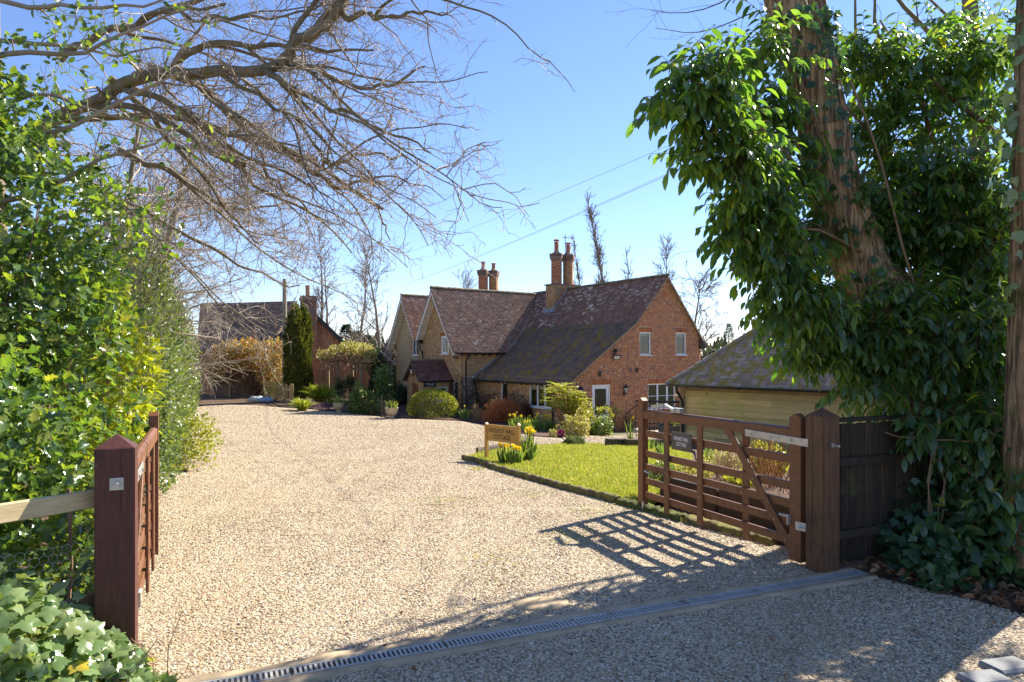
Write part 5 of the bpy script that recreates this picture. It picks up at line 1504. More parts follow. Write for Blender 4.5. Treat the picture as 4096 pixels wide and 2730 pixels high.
crack(rp, PR, -GR, GG, [(.05, .3), (.045, .22), (.03, .15)], .002)
crack(lp, PL, -GG, GR, [(.035, 1.37), (.03, 1.3), (.037, 1.22), (.03, 1.12), (.033, 1.02)], .0025)
# bolt through the left post, and the one on the dark side of the right post
def boltplate(t, c, n, d, plate=True, L=.03):
    mb = MB()
    if plate: mb.box(c + n * .103, .07, .006, .07, d, n, UPV, bev=.002)
    mb.lathe([(.001, 0), (.001, 0)], c, 3)
    q = c + n * .104; mb.tube([q, q + n * .014], .02, 6); mb.tube([q + n * .014, q + n * L], .011, 8)
    mb.build('bolt_plate', M['zinc'], t)
boltplate(lp, PL + GR * .01 + UPV * 1.18, -GG, GR)
boltplate(rp, PR - GR * -.0 + UPV * 1.12 , -GG, GR, False, .075)

def field_gate(t, H, nrm, far_out=True):
    """H: hinge point; nrm: the side the uprights are on; parts in gate coordinates t along, z up, o outward"""
    Q = lambda u, z, o=0.0: H + GG * u + UPV * z + nrm * o
    G = M['gate']
    def stile(u, w, z0, z1, name):
        mb = MB(); hw = w / 2
        p = [Q(u - hw, z0, -.04), Q(u - hw, z1 - .035, -.04), Q(u, z1, -.04), Q(u + hw, z1 - .035, -.04), Q(u + hw, z0, -.04)]
        mb.prism(p, nrm * .08); return mb.build(name, G, t)
    stile(.075, .13, .03, 1.375, 'hinge_stile'); stile(2.50, .10, .07, 1.385, 'closing_stile')
    mb = MB()
    a0, a1 = .14, 2.45
    mb.prism([Q(a0, 1.135, -.035), Q(a0, 1.225, -.035), Q(a0, 1.245, -.012), Q(a0, 1.245, .012), Q(a0, 1.225, .035), Q(a0, 1.135, .035)], GG * (a1 - a0))
    mb.build('top_rail', G, t)
    for z in (.95, .70, .535, .365, .196):
        mb = MB(); mb.bar(Q(a0, z, -.004), Q(a1, z, -.004), .03, .078, bev=.004); mb.build('rail', G, t)
    for u, o in ((1.99, .026), (1.40, .026), (.77, -.034)):
        mb = MB(); mb.bar(Q(u, .06, o), Q(u, 1.16, o), .022, .088, up=GG, bev=.004); mb.build('upright', G, t)
    mb = MB(); mb.bar(Q(.13, .13, .026), Q(.97, 1.15, .026), .022, .088, up=(GG * -.77 + UPV * .63), bev=.004); mb.build('brace', G, t)
    # bolts on every crossing
    B = MB()
    for u in (1.99, 1.40, .77):
        for z in (.95, .70, .535, .365, .196):
            o = .037 if u > 1 else .012
            B.tube([Q(u, z, o), Q(u, z, o + .006)], .011, 8)
    for z, u in ((.95, .80), (.70, .60), (.535, .465), (.365, .325), (.196, .185)):
        B.tube([Q(u, z, .037), Q(u, z, .043)], .011, 8)
    B.build('bolt_heads', M['bolt'], t)
    s = MB(); s.bar(Q(.0, 1.125, .044), Q(.70, 1.14, .044), .008, .07, bev=.003); s.bar(Q(-.075, 1.125, .03), Q(.01, 1.125, .044), .03, .07)
    for u in (.12, .36, .62): s.tube([Q(u, 1.128, .048), Q(u, 1.128, .056)], .013, 8)
    s.build('strap_hinge', M['zinc'], t)
    s = MB(); s.bar(Q(-.07, .36, .02), Q(.06, .36, .046), .008, .075); s.tube([Q(-.07, .36, .01), Q(.02, .36, .05)], .013, 8); s.build('lower_hinge', M['zinc'], t)
    s = MB(); s.box(Q(.13, .40, .05), .012, .05, .09, GG, nrm, UPV); s.tube([Q(.13, .43, .06), Q(.23, .43, .065)], .014, 8); s.build('latch_stop', M['zinc'], t)
    return Q
rg = thing('field_gate', 'open brown five-bar gate on the right carrying the name plate', 'gate', (2.65, 6.1, 0), 'pair of brown five-bar gates')
RH = Vector((2.645, 6.17, 0))
Qr = field_gate(rg, RH, -GR)
s = MB()           # spring latch lying on the top rail
s.bar(Qr(2.22, 1.295, .06), Qr(1.93, 1.335, .10), .04, .035); s.bar(Qr(1.93, 1.335, .10), Qr(1.84, 1.27, .03), .045, .03); s.box(Qr(1.82, 1.275, .0), .16, .07, .055, GG, GR, UPV)
s.build('gate_latch', M['zinc'], rg)
s = MB(); s.tube([Qr(2.43, -.02, .05), Qr(2.43, .12, .05)], .014, 8); s.tube([Qr(2.38, .5, .06), Qr(2.24, .49, .09)], .012, 6); s.build('drop_bolt', M['zinc'], rg)
lg = thing('field_gate', 'open dark brown five-bar gate on the left, seen almost end on', 'gate', (-2.33, 4.05, 0), 'pair of brown five-bar gates')
Ql = field_gate(lg, Vector((-2.30, 4.05, 0)), GR)
# name plate on the right gate
npl = thing('name_plate', 'brown name plate with white lettering screwed to the right gate', 'sign', Qr(1.69, .94, .05))
c = Qr(1.68, .935, .052)
mb = MB(); mb.box(c, .36, .014, .205, GG, -GR, UPV, bev=.003); mb.build('plate', M['plaque'], npl)
text_obj('lettering', 'EWSHOT HALL\nCOTTAGE', .062, M['letter_white'], c - GR * .0085, -GG, UPV, npl, depth=.0012, fit=.255)
mb = MB()
for x in (-.165, .165):
    mb.tube([c + GG * x - GR * .007, c + GG * x - GR * .011], .006, 6)
mb.build('screws', M['iron'], npl)

# black close-boarded fence beside the right post
fn = thing('board_fence', 'black stained board fence running right from the gatepost into the ivy', 'fence', (3.4, 6.35, 0))
FD = Vector((.925, .38, 0)).normalized(); FNn = Vector((FD.y, -FD.x, 0))
F0 = PR + FD * .12 + Vector((0, .02, 0))
i = 0; x = 0.0
while x < 1.55:
    w = random.uniform(.095, .11)
    mb = MB(); c = F0 + FD * (x + w / 2) + FNn * random.uniform(.0, .007)
    mb.box(c + UPV * .66, w - .008, .02, 1.25 + random.uniform(-.012, .012), FD, FNn, UPV, bev=.003); mb.build('board', M['black_wood'], fn)
    x += w
for z in (.3, .95):
    mb = MB(); mb.bar(F0 + FNn * .04 + UPV * z, F0 + FD * 1.55 + FNn * .04 + UPV * z, .05, .075, bev=.006); mb.build('rail', M['black_wood'], fn)
mb = MB(); mb.bar(F0 + UPV * 1.325 + FNn * .01, F0 + FD * 1.55 + UPV * 1.325 + FNn * .01, .075, .035, bev=.005); mb.build('capping_rail', M['black_wood'], fn)

# post-and-rail fence with wire netting on the left
rf = thing('rail_fence', 'pale timber rail fence with wire netting left of the gatepost', 'fence', (-2.5, 3.8, 0))
RD = Vector((-.52, -.854, 0)).normalized(); RN = Vector((RD.y, -RD.x, 0)); RN = RN if RN.x > 0 else -RN
R0 = PL + Vector((-.09, .02, 0))
mb = MB(); mb.bar(R0 + UPV * 1.085, R0 + RD * 1.9 + UPV * 1.10, .04, .10, bev=.005); mb.build('rail', M['pale_wood'], rf)
mb = MB(); mb.bar(R0 + UPV * .50, R0 + RD * 1.9 + UPV * .47, .04, .10, bev=.005); o = mb.build('rail', M['fence_brown'], rf)
mb = MB(); mb.box(R0 + RD * 1.95 + UPV * .6, .1, .1, 1.5, RD, RN, UPV, bev=.008); mb.build('post', M['pale_wood'], rf)
# hexagonal netting as thin wires
W = 1.9; Hh = .62; cell = .052; pts = []
rows = int(Hh / (cell * .75)); cols = int(W / (cell * .866))
lines = []
for r in range(rows):
    for q in range(cols):
        cx = (q + (.5 if r % 2 else 0)) * cell * .9; cz = .26 + r * cell * .78
        def wp(x, z):
            bulge = .04 + .03 * math.sin(x * 3.1 + z * 4)
            droop = .03 * math.sin(x * 2.2)
            return R0 + RD * x + RN * (-bulge) + UPV * (z + droop)
        a = wp(cx - cell * .45, cz); b = wp(cx, cz + cell * .26); c2 = wp(cx + cell * .45, cz); d2 = wp(cx + cell * .45, cz - cell * .52)
        lines += [(a, b), (b, c2), (c2, d2)]
pa = np.array([[tuple(p), tuple(q)] for p, q in lines])
V, F = tubes_arrays(pa, np.full((len(pa), 2), .0011), 3)
np_obj('wire_netting', V, F, M['wire'], rf, False, 'stuff')

# ------------------------------------------------------------------ garden sign
sg = thing('garden_sign', 'golden timber sign on two legs with the cottage name, on the lawn corner', 'sign', gpt(-.22, 15.5))
A = onground(486.5, 460); A.z = gz(A.x, A.y); Bp = Vector(((518.6 - 512) / FPX * A.y * .957, A.y * .957, 0)); Bp.z = gz(Bp.x, Bp.y)
sd = (Bp - A); sd.z = 0; SL = sd.length; sd.normalize(); snn = Vector((sd.y, -sd.x, 0))
ztop = CAM_H - (422.5 - HOR) / FPX * A.y
ztopB = CAM_H - (423.5 - HOR) / FPX * Bp.y
for q, zt in ((A, ztop), (Bp, ztopB)):
    mb = MB(); w = .032; q0 = Vector((q.x, q.y, gz(q.x, q.y) - .1))
    p = [q0 - sd * w, Vector((q.x, q.y, zt - .03)) - sd * w, Vector((q.x, q.y, zt)), Vector((q.x, q.y, zt - .03)) + sd * w, q0 + sd * w]
    mb.prism([v - snn * .03 for v in p], snn * .06); mb.build('leg', M['sign_wood'], sg)
zb0, zb1 = CAM_H - (440.5 - HOR) / FPX * A.y, CAM_H - (424.5 - HOR) / FPX * A.y
cz = (zb0 + zb1) / 2; hh = zb1 - zb0
c = Vector(((A.x + Bp.x) / 2, (A.y + Bp.y) / 2, cz))
mb = MB(); mb.box(c, SL - .066, .028, hh - .01, sd, snn, UPV, bev=.004); bo = mb.build('board', M['sign_wood'], sg)
mb = MB(); mb.box(c + UPV * (hh / 2), SL - .066, .045, .02, sd, snn, UPV, bev=.003); mb.build('cap_strip', M['sign_wood'], sg)
text_obj('lettering', 'EWSHOT HALL\nCOTTAGE', .138, M['letter_dark'], c + snn * .0165 + UPV * .0, sd, UPV, sg, depth=.0015, spacing=.92, fit=SL * .79)
# ------------------------------------------------------------------ trees
def grow(p, d, L, K, wob, trop):
    p = np.array(p, float); d = np.array(d, float); out = [p.copy()]; st = L / (K - 1)
    for _ in range(K - 1):
        d = d + RNG.normal(0, wob, 3) + trop
        d /= max(np.linalg.norm(d), 1e-6)
        p = p + d * st; out.append(p.copy())
    return np.array(out)

def resample(pts, K):
    pts = np.array([tuple(p) for p in pts], float)
    seg = np.linalg.norm(np.diff(pts, axis=0), axis=1); s = np.concatenate([[0], np.cumsum(seg)])
    # smooth through the points
    u = np.linspace(0, s[-1], K)
    out = np.stack([np.interp(u, s, pts[:, i]) for i in range(3)], 1)
    for _ in range(2): out[1:-1] = .5 * out[1:-1] + .25 * (out[:-2] + out[2:])
    return out

def ramify(parents, per_m, lens, ang, K, wob, trop, rr, start=.15, flat=None, lmul=.55, rmin=.0015):
    """side branches along every parent; trop bends them, flat squeezes them towards a level spray"""
    out = []
    trop = np.array(trop, float)
    for pts, r0, r1 in parents:
        seg = np.linalg.norm(np.diff(pts, axis=0), axis=1); L = seg.sum()
        n = RNG.poisson(max(per_m * L * (1 - start), .3))
        if n == 0: continue
        us = np.sort(RNG.uniform(start, 1.0, n))
        for k, u in enumerate(us):
            x = u * (len(pts) - 1); i = min(int(x), len(pts) - 2); f = x - i
            p = pts[i] * (1 - f) + pts[i + 1] * f
            t = pts[i + 1] - pts[i]; t /= max(np.linalg.norm(t), 1e-6)
            a = RNG.normal(0, 1, 3)
            if flat is not None: a[2] *= flat
            a -= t * a.dot(t); a /= max(np.linalg.norm(a), 1e-6)
            th = math.radians(RNG.uniform(*ang))
            d = t * math.cos(th) + a * math.sin(th)
            l = RNG.uniform(*lens) * (1 - lmul * u)
            r = max((r0 * (1 - u) + r1 * u) * rr * RNG.uniform(.6, 1.0), rmin)
            out.append((grow(p, d, l, K, wob, trop), r, max(r * .3, rmin * .6)))
    return out

def tube_set(branches, n):
    by = {}
    for pts, r0, r1 in branches: by.setdefault(len(pts), []).append((pts, r0, r1))
    parts = []
    for K, B in by.items():
        P = np.stack([b[0] for b in B]); u = np.linspace(0, 1, K)
        R = np.array([[b[1] * (1 - x) + b[2] * x for x in u] for b in B])
        parts.append(tubes_arrays(P, R, n))
    return join_arrays(parts)

def bare_tree(name, label, base, h, r, spread, up=.03, per=(1.5, 3.0, 4.0), group=None, m='twig_far', angle=(35, 65), start=.25, lean=(0, 0), fine=1.0, trunk_m='bark_limb', crownwob=.12, thin=.006):
    t = thing(name, label, 'tree', base, group)
    d = np.array([lean[0], lean[1], 1.0]); d /= np.linalg.norm(d)
    tr = [(grow(np.array(base) - [0, 0, .3], d, h, 9, .05, np.array([0, 0, .03])), r, r * .12)]
    V, F = tube_set(tr, 8); np_obj('trunk', V, F, M[trunk_m], t, True)
    b1 = ramify(tr, per[0] * 1.6, (spread * .7, spread * 1.15), angle, 7, crownwob, (0, 0, up), .42, start, None, .62, thin * 2)
    b2 = ramify(b1, per[1], (spread * .22, spread * .5), (25, 60), 5, .15, (0, 0, up * .8), .5, .15, None, .55, thin * 1.4)
    b3 = ramify(b2, per[2] * fine, (spread * .08, spread * .22), (25, 60), 4, .18, (0, 0, up * .5), .55, .1, rmin=thin)
    V, F = join_arrays([tube_set(b1, 5), tube_set(b2 + b3, 3)])
    np_obj('crown', V, F, M[m], t, False, 'stuff')
    return t

# the big beech whose bare limbs hang over the drive
BT = Vector((-8.3, 10.8, gz(-8.3, 10.8)))
beech = thing('beech_tree', 'large bare beech whose mossy limbs reach out over the drive, upper left', 'tree', BT)
trunk = [(resample([BT - Vector((0, 0, .4)), BT + Vector((.05, -.1, 2.2)), BT + Vector((.2, -.3, 4.8)), BT + Vector((.1, -.3, 8)), BT + Vector((.3, 0, 12))], 12), .36, .14)]
V, F = tube_set(trunk, 12); np_obj('trunk', V, F, M['bark_limb'], beech, True)
def limb(pts, Ys, r0, r1, K=22):
    n = len(pts)
    q = resample([at(x, y, Ys[0] + (Ys[1] - Ys[0]) * i / (n - 1)) for i, (x, y) in enumerate(pts)], K)
    q[1:-1] += RNG.normal(0, 1, (K - 2, 3)) * min(.06, 2.4 * r0)          # kinks
    q[1:-1] = .5 * q[1:-1] + .25 * (q[:-2] + q[2:])
    return (q, r0, r1)
LIMBS = [
    limb([(-15, 160), (50, 122), (100, 95), (138, 78), (175, 73), (219, 73), (279, 65)], (10.4, 9.6), .10, .078),
    limb([(279, 65), (288, 52), (295, 44), (314, 33), (327, 27), (342, 9), (348, -20)], (9.6, 9.2), .085, .045),
    limb([(342, 11), (365, 14), (396, 14), (421, 9), (447, 12)], (9.3, 9.0), .045, .012),
    limb([(175, 62), (212, 46), (248, 44), (301, 47), (352, 54), (373, 50)], (10.2, 9.4), .055, .014),
    limb([(279, 65), (308, 69), (333, 82), (358, 90), (380, 85), (415, 74), (425, 66)], (9.6, 9.0), .045, .010),
    limb([(262, 70), (290, 84), (308, 95), (339, 111), (371, 126), (402, 139), (431, 153)], (9.6, 8.8), .05, .010),
    limb([(150, 66), (194, 79), (216, 101), (241, 123), (254, 142), (279, 142), (298, 161), (311, 172)], (10.6, 10.6), .062, .045, 16),
    limb([(311, 172), (333, 183), (358, 193), (374, 205), (385, 221), (390, 240)], (10.6, 10.4), .04, .008),
    limb([(311, 172), (333, 163), (352, 155), (371, 152), (394, 158), (412, 166)], (10.6, 10.2), .036, .009),
    limb([(110, 78), (175, 104), (194, 117), (222, 133), (254, 136), (276, 138), (298, 147)], (10.0, 9.6), .055, .012),
    limb([(175, 110), (216, 145), (245, 177), (279, 202), (314, 218), (333, 234), (352, 253)], (11.5, 11.5), .05, .010),
    limb([(120, 150), (175, 177), (200, 190), (216, 205), (248, 207), (286, 202)], (12, 12.5), .06, .012),
    limb([(330, -60), (400, -22), (447, 0), (478, 7), (507, 28), (532, 51), (554, 63), (575, 92)], (8.8, 8.4), .024, .004),
    limb([(395, -40), (418, 0), (428, 41), (436, 73), (452, 100)], (8.8, 8.6), .014, .003),
    limb([(60, 170), (120, 200), (175, 225), (230, 262), (270, 280), (300, 285)], (13, 14), .06, .012),
    limb([(219, 73), (250, 95), (285, 118), (320, 150), (350, 172), (380, 190)], (9.8, 9.6), .036, .008),
    limb([(130, 95), (165, 135), (200, 175), (230, 215), (262, 245)], (11, 12), .05, .012),
    limb([(254, 142), (262, 170), (290, 200), (320, 215), (340, 225)], (10.6, 10.4), .028, .007),
    limb([(60, 60), (110, 30), (160, 12), (220, -5), (260, -20)], (10.5, 10), .06, .03),
    limb([(160, 12), (210, 20), (262, 22), (310, 10), (335, -5)], (10, 9.6), .03, .010),
]
for q, r0, r1 in list(LIMBS):          # lesser limbs keeping company with the main ones
    if r0 >= .03:
        for _ in range(2):
            k0 = int(RNG.integers(3, 9)); w = np.linspace(0, 1, len(q) - k0)[:, None]
            b = q[k0:] + w * RNG.normal(0, 1, 3) * [.55, 1.3, .6] + w * w * [.1, 0, -.35] + RNG.normal(0, .03, (len(q) - k0, 3)) * w
            LIMBS.append((resample(b, 18), r0 * .5, max(r1 * .6, .004)))
V, F = tube_set(LIMBS, 8); np_obj('limbs', V, F, M['bark_limb'], beech, True)
droop = (.03, -.005, -.035)
SPARSE = [q for q in LIMBS if q[1] < .025]
b1 = ramify(SPARSE, 3.0, (.2, .7), (25, 60), 6, .22, droop, .5, .3, .6, .35, .004)
b1 += ramify([q for q in LIMBS if q[1] >= .025], 5.4, (.6, 1.65), (30, 70), 8, .22, droop, .42, .08, .6, .35, .007)
b2 = ramify(b1, 6.0, (.2, .75), (25, 60), 6, .26, (.02, 0, -.03), .55, .1, .6, .4, .0046)
b3 = ramify(b2, 7.0, (.08, .36), (30, 60), 4, .26, (.01, 0, -.02), .6, .1, None, .3, .003)
V, F = join_arrays([tube_set(b1, 5), tube_set(b2, 4), tube_set(b3, 3)])
np_obj('twigs', V, F, M['twig'], beech, False, 'stuff')
# a few dead orange leaves still hanging
tips = [b[0][-1] for b in b3]
k = RNG.choice(len(tips), 60, replace=False)
scatter('dead_leaves', *SMALL, np.array([tips[i] for i in k]), frames(RNG.normal(0, 1, (60, 3)) + [0, 0, -1], RNG.normal(0, 1, (60, 3))), RNG.uniform(.04, .07, 60), M['lf_orange'], beech, False, 'stuff')

# bare trees along the left bank, behind the hedge
for (x, y, h, r, s, lab, ln) in ((-8.6, 14.5, 8.5, .16, 3.2, 'bare spreading tree just behind the small-leaved hedge, nearest of the bank trees', (.12, 0)),
                            (-11.8, 20.5, 10.5, .2, 4.0, 'bare twiggy tree on the left bank, second along the hedge', (.15, -.02)),
                            (-15.0, 27.0, 11.0, .2, 4.6, 'bare twiggy tree on the left bank, third along the hedge', (.18, 0)),
                            (-19.0, 36.0, 12.0, .22, 5.0, 'bare tree at the far end of the left hedge, over the neighbouring roof', (.15, 0))):
    bare_tree('bare_tree', lab, (x, y, gz(x, y)), h, r, s, -.015, (2.8, 4.0, 5.2), 'bare trees along the left bank', 'twig', (45, 80), .12, ln, 1.0, 'bark_limb', .13, .008)

# bare trees beyond the houses
FARZ = -1.4
for (px, top, Y, r, sp, up, lab) in ((322, 232, 58, .2, 3.4, .06, 'tall thin bare tree right behind the neighbouring chimney, leftmost of the three'), (330, 250, 55, .16, 2.6, .06, 'slender bare tree close beside the neighbouring chimney, lower than its twin'), (356, 247, 57, .18, 3.2, .05, 'tall bare tree halfway between the neighbouring gable and the cottage'),
                                     (381, 250, 52, .2, 4.4, .04, 'bare open-crowned tree with a clear trunk just left of the white cottage gables'), (452, 272, 75, .16, 4.0, .05, 'faint bare treetop showing over the ridge of the white-edged gable'),
                                     (470, 282, 74, .14, 3.0, .05, 'low faint bare treetop left of the twin rear chimneys')):
    zt = CAM_H + (HOR - top) / FPX * Y
    bare_tree('bare_tree', lab, ((px - 512) / FPX * Y, Y, FARZ), zt - FARZ, r, sp, up, (1.9, 2.6, 3.2), 'bare trees beyond the cottage', 'twig_far', (25, 55), .22, (0, 0), 1.5, 'twig_far', .12, .013)
for (px, top, Y, r, sp, up, per, ang, lab) in ((612, 200, 72, .26, 3.4, .16, 3.2, (12, 26), 'tallest bare poplar, upright and narrow behind the cottage ridge'),
                                     (583, 238, 74, .16, 2.2, .16, 2.6, (12, 28), 'slim bare poplar just right of the tall chimneys'),
                                     (574, 248, 76, .14, 2.0, .15, 2.4, (12, 28), 'slim bare poplar partly hidden behind the tall chimney pots'),
                                     (598, 244, 73, .15, 2.4, .14, 2.4, (15, 30), 'short upright bare tree left of the tallest poplar'),
                                     (630, 246, 74, .16, 3.0, .12, 2.4, (15, 35), 'upright bare tree just right of the tallest poplar'),
                                     (646, 258, 76, .15, 3.0, .10, 2.2, (18, 40), 'thin bare tree behind the middle of the right ridge end'),
                                     (664, 240, 75, .18, 3.6, .08, 2.2, (20, 45), 'bare tree with fanned branches behind the ridge end of the brick gable'),
                                     (690, 272, 60, .2, 4.8, .03, 2.2, (35, 65), 'bare drooping-branched tree to the right of the brick gable')):
    zt = CAM_H + (HOR - top) / FPX * Y
    bare_tree('bare_poplar' if ang[1] < 35 else 'bare_tree', lab, ((px - 512) / FPX * Y, Y, FARZ), zt - FARZ, r, sp, up, (per, 2.6, 3.0), 'bare trees beyond the cottage', 'twig_far', ang, .12, (0, 0), 1.6, 'twig_far', .08, .017)

def conifer(label, px, top, Y, w, n, base=FARZ, group='distant conifers', m='lf_farfir', size=.5):
    x = (px - 512) / FPX * Y; zt = CAM_H + (HOR - top) / FPX * Y; h = zt - base
    t = thing('conifer', label, 'conifer', (x, Y, base), group)
    mb = MB(); mb.tube([(x, Y, base), (x, Y, zt - .2)], [.16, .03], 6); mb.build('trunk', M['bark_limb'], t)
    u = RNG.random(n) ** .75; a = RNG.uniform(0, 6.283, n); lay = u
    rad = w * (1 - lay) * np.sqrt(RNG.uniform(.1, 1, n)) * (.8 + .2 * np.sin(a * 5 + lay * 60) + .15 * np.sin(a * 2 + lay * 17))
    P = np.stack([x + rad * np.cos(a), Y + rad * np.sin(a), base + h * (.06 + .92 * lay)], 1)
    D = np.stack([np.cos(a), np.sin(a), RNG.uniform(-.35, .25, n)], 1)
    scatter('crown', *SPRAY, P, frames(D, np.tile([0, 0, 1.0], (n, 1)) + RNG.normal(0, .4, (n, 3))), RNG.uniform(size * .6, size * 1.2, n), M[m], t, False, 'stuff')
conifer('small dark conifer standing alone beyond the garage roof', 729, 322, 70, 1.9, 2000, size=.32)
for px, top, Y, lab in ((346, 323, 62, 'dark conifer behind the neighbouring eaves, leftmost of a clump'), (357, 330, 66, 'dark conifer in the middle of the far clump'), (368, 334, 68, 'dark conifer at the right of the far clump, lowest top'), (336, 334, 70, 'dark conifer half hidden by the neighbouring roof edge')):
    conifer(lab, px, top, Y, 3.4, 2000, size=.5)
def thicket(name, label, x0, x1, Y0, Y1, h, n, m, size):
    P = np.stack([RNG.uniform(x0, x1, n), RNG.uniform(Y0, Y1, n), np.zeros(n)], 1)
    P[:, 2] = -1.5 + h * RNG.random(n) ** .8 * (.7 + .3 * np.sin(P[:, 0] * .7) * np.cos(P[:, 0] * .23))
    D = np.stack([RNG.normal(0, .5, n), RNG.normal(0, .4, n), np.full(n, .8)], 1)
    tag(scatter(name, *SPRAY, P, frames(D, RNG.normal(0, 1, (n, 3))), RNG.uniform(size * .5, size * 1.4, n), M[m], None, False, 'stuff'), label)
thicket('undergrowth', 'brown far-off woodland edge between the two houses', -25, -4, 66, 80, 4.6, 6000, 'twig_far', 1.4)
thicket('treeline', 'far dark woodland low on the horizon behind the houses', -140, 140, 120, 150, 5.0, 9000, 'lf_farfir', 3.2)

# ------------------------------------------------------------------ shrubs and hedges
def blob_pts(n, c, r, inner=.55, lump=.22, seed=0.0, flatb=None):
    d = unit(RNG.normal(0, 1, (n, 3)))
    l = 1 + lump * (np.sin(d[:, 0] * 5 + seed) * np.cos(d[:, 1] * 4 + seed * 2) + .6 * np.sin(d[:, 2] * 7 + d[:, 0] * 6 + seed * 3))
    rad = (inner + (1 - inner) * RNG.random(n) ** .6) * l
    off = d * rad[:, None] * np.array(r)
    P = np.array(c) + off
    Nn = unit(d / np.array(r))
    if flatb is not None:
        k = P[:, 2] > flatb; return P[k], Nn[k]
    return P, Nn

def leafset(P, Nn, size, up=.3, rnd=.6, out=.6, droop=0.0):
    n = len(P)
    D = Nn * out + RNG.normal(0, rnd, (n, 3)) + np.array([0, 0, up - droop])
    U = Nn + np.array([0, 0, .7]) + RNG.normal(0, .5, (n, 3))
    return P, frames(D, U), RNG.uniform(size[0], size[1], n)

def stems_obj(base, tips, r0, m, parent, name='stems', wob=.06, K=5):
    B = []
    for q in tips:
        b = np.array(base) + RNG.normal(0, .06, 3) * [1, 1, 0]
        mid = resample([b, (b + q) / 2 + RNG.normal(0, wob, 3) + [0, 0, .1], q], K)
        B.append((mid, r0, r0 * .3))
    V, F = tube_set(B, 4)
    return np_obj(name, V, F, m, parent, False, 'stuff' if len(B) > 20 else None)

def shrub(name, label, cat, base, blobs, n, size, tmpl, m, group=None, stem_m='twig_brown', up=.3, rnd=.6, inner=.5, out=.6, nparts=0, lump=.22, stems=14, stem_r=.012, piece='leaf', droop=0.0):
    t = thing(name, label, cat, base, group)
    vol = np.array([r[0] * r[1] * r[2] for _, r in blobs]) ** .67; vol /= vol.sum()
    PP, NN = [], []
    for (c, r), f in zip(blobs, vol):
        p, q = blob_pts(int(n * f), c, r, inner, lump, RNG.uniform(0, 6)); PP.append(p); NN.append(q)
    P = np.concatenate(PP); Nn = np.concatenate(NN)
    k = P[:, 2] > base[2] + .02; P, Nn = P[k], Nn[k]
    P, R, S = leafset(P, Nn, size, up, rnd, out, droop)
    if nparts: pieces(piece, 'foliage', *tmpl, P, R, S, M[m], t, nparts)
    else: scatter('foliage', *tmpl, P, R, S, M[m], t, False, 'stuff')
    if stems:
        q = P[RNG.choice(len(P), min(stems, len(P)), replace=False)]
        stems_obj(base, q, stem_r, M[stem_m], t)
    return t

# holly on the left
hb = (-4.3, 5.6, 0.0)
HOLLY_B = [((-4.75, 5.9, 1.15), (1.25, 1.1, 1.35)), ((-3.75, 5.35, .65), (.62, .6, .95)), ((-5.0, 6.3, 3.0), (1.45, 1.2, 1.25)), ((-4.35, 6.2, 2.2), (.8, .8, .9)), ((-5.6, 6.6, 4.2), (1.1, 1.0, .8)), ((-3.25, 4.75, .35), (.42, .35, .6)), ((-3.9, 4.9, 1.3), (.65, .6, .75))]
t = shrub('holly_tree', 'tall glossy holly with spiny leaves filling the left side behind the rail fence', 'holly', hb, HOLLY_B, 15500, (.075, .125), HOLLY, 'lf_holly', None, 'twig_brown', .15, .7, .45, .5, 300, .2, 90, .016)
# the holly's thin outer sprays reaching up over the drive
limbs = [limb([(-20, 150), (40, 128), (95, 118), (150, 92), (185, 70)], (6.6, 6.4), .03, .008, 10), limb([(-20, 205), (40, 190), (90, 165), (130, 140), (170, 130)], (6.4, 6.2), .03, .008, 10),
         limb([(-15, 60), (50, 62), (105, 45), (150, 25), (190, 8)], (6.5, 6.2), .028, .008, 10), limb([(-15, 260), (50, 235), (95, 200), (120, 180)], (6.2, 6.3), .028, .008, 10),
         limb([(-10, 100), (60, 96), (120, 112), (175, 130), (205, 150)], (6.8, 7.0), .025, .006, 10), limb([(0, 0), (60, 10), (120, 5), (180, -10)], (6.6, 6.2), .025, .008, 10),
         limb([(20, 290), (80, 250), (120, 215), (160, 205)], (6.8, 7.0), .025, .006, 10), limb([(-10, 40), (70, 40), (130, 60), (180, 50)], (7, 7), .025, .006, 10)]
tw = ramify(limbs, 6, (.25, .75), (25, 70), 6, .2, (.02, 0, .0), .45, .05, None, .3, .003)
tw2 = ramify(tw, 5, (.1, .35), (25, 60), 4, .2, (.02, 0, 0), .6, .05, None, .3, .002)
V, F = join_arrays([tube_set(limbs, 7), tube_set(tw, 4), tube_set(tw2, 3)]); np_obj('branches', V, F, M['twig'], t, True, 'stuff')
pts = np.concatenate([b[0][1:] for b in tw2 + tw]); pts = pts[RNG.choice(len(pts), min(4200, len(pts)), replace=False)] + RNG.normal(0, .03, (min(4200, len(pts)), 3))
keep = RNG.random(len(pts)) < np.interp(512 + pts[:, 0] / pts[:, 1] * FPX, [0, 90, 150, 210], [1, .8, .35, .22])
pts = pts[keep]
P, R, S = leafset(pts, unit(RNG.normal(0, 1, pts.shape)), (.06, .10), -.1, .8, .3)
scatter('upper_foliage', *leaf_simple(.5, .06, .06), P, R, S, M['lf_holly'], t, False, 'stuff')

# yellow-green laurel
lb = (-4.85, 8.1, 0.0)
shrub('laurel_bush', 'bright yellow-green laurel glowing in the sun beside the left gate', 'laurel', lb, [((-4.85, 8.1, 1.5), (.55, .6, 1.2)), ((-4.7, 7.7, .8), (.45, .5, .7)), ((-5.1, 8.1, 2.25), (.48, .5, .65))], 2900, (.11, .18), LAUREL, 'lf_yellow', None, 'twig_brown', .25, .55, .55, .7, 300, .15, 30, .014)

leaf_tri = (np.array([(0, 0, 0), (-.27, .5, .08), (.27, .5, .08), (0, 1, -.03)]), np.array([(0, 2, 1), (1, 2, 3)]))
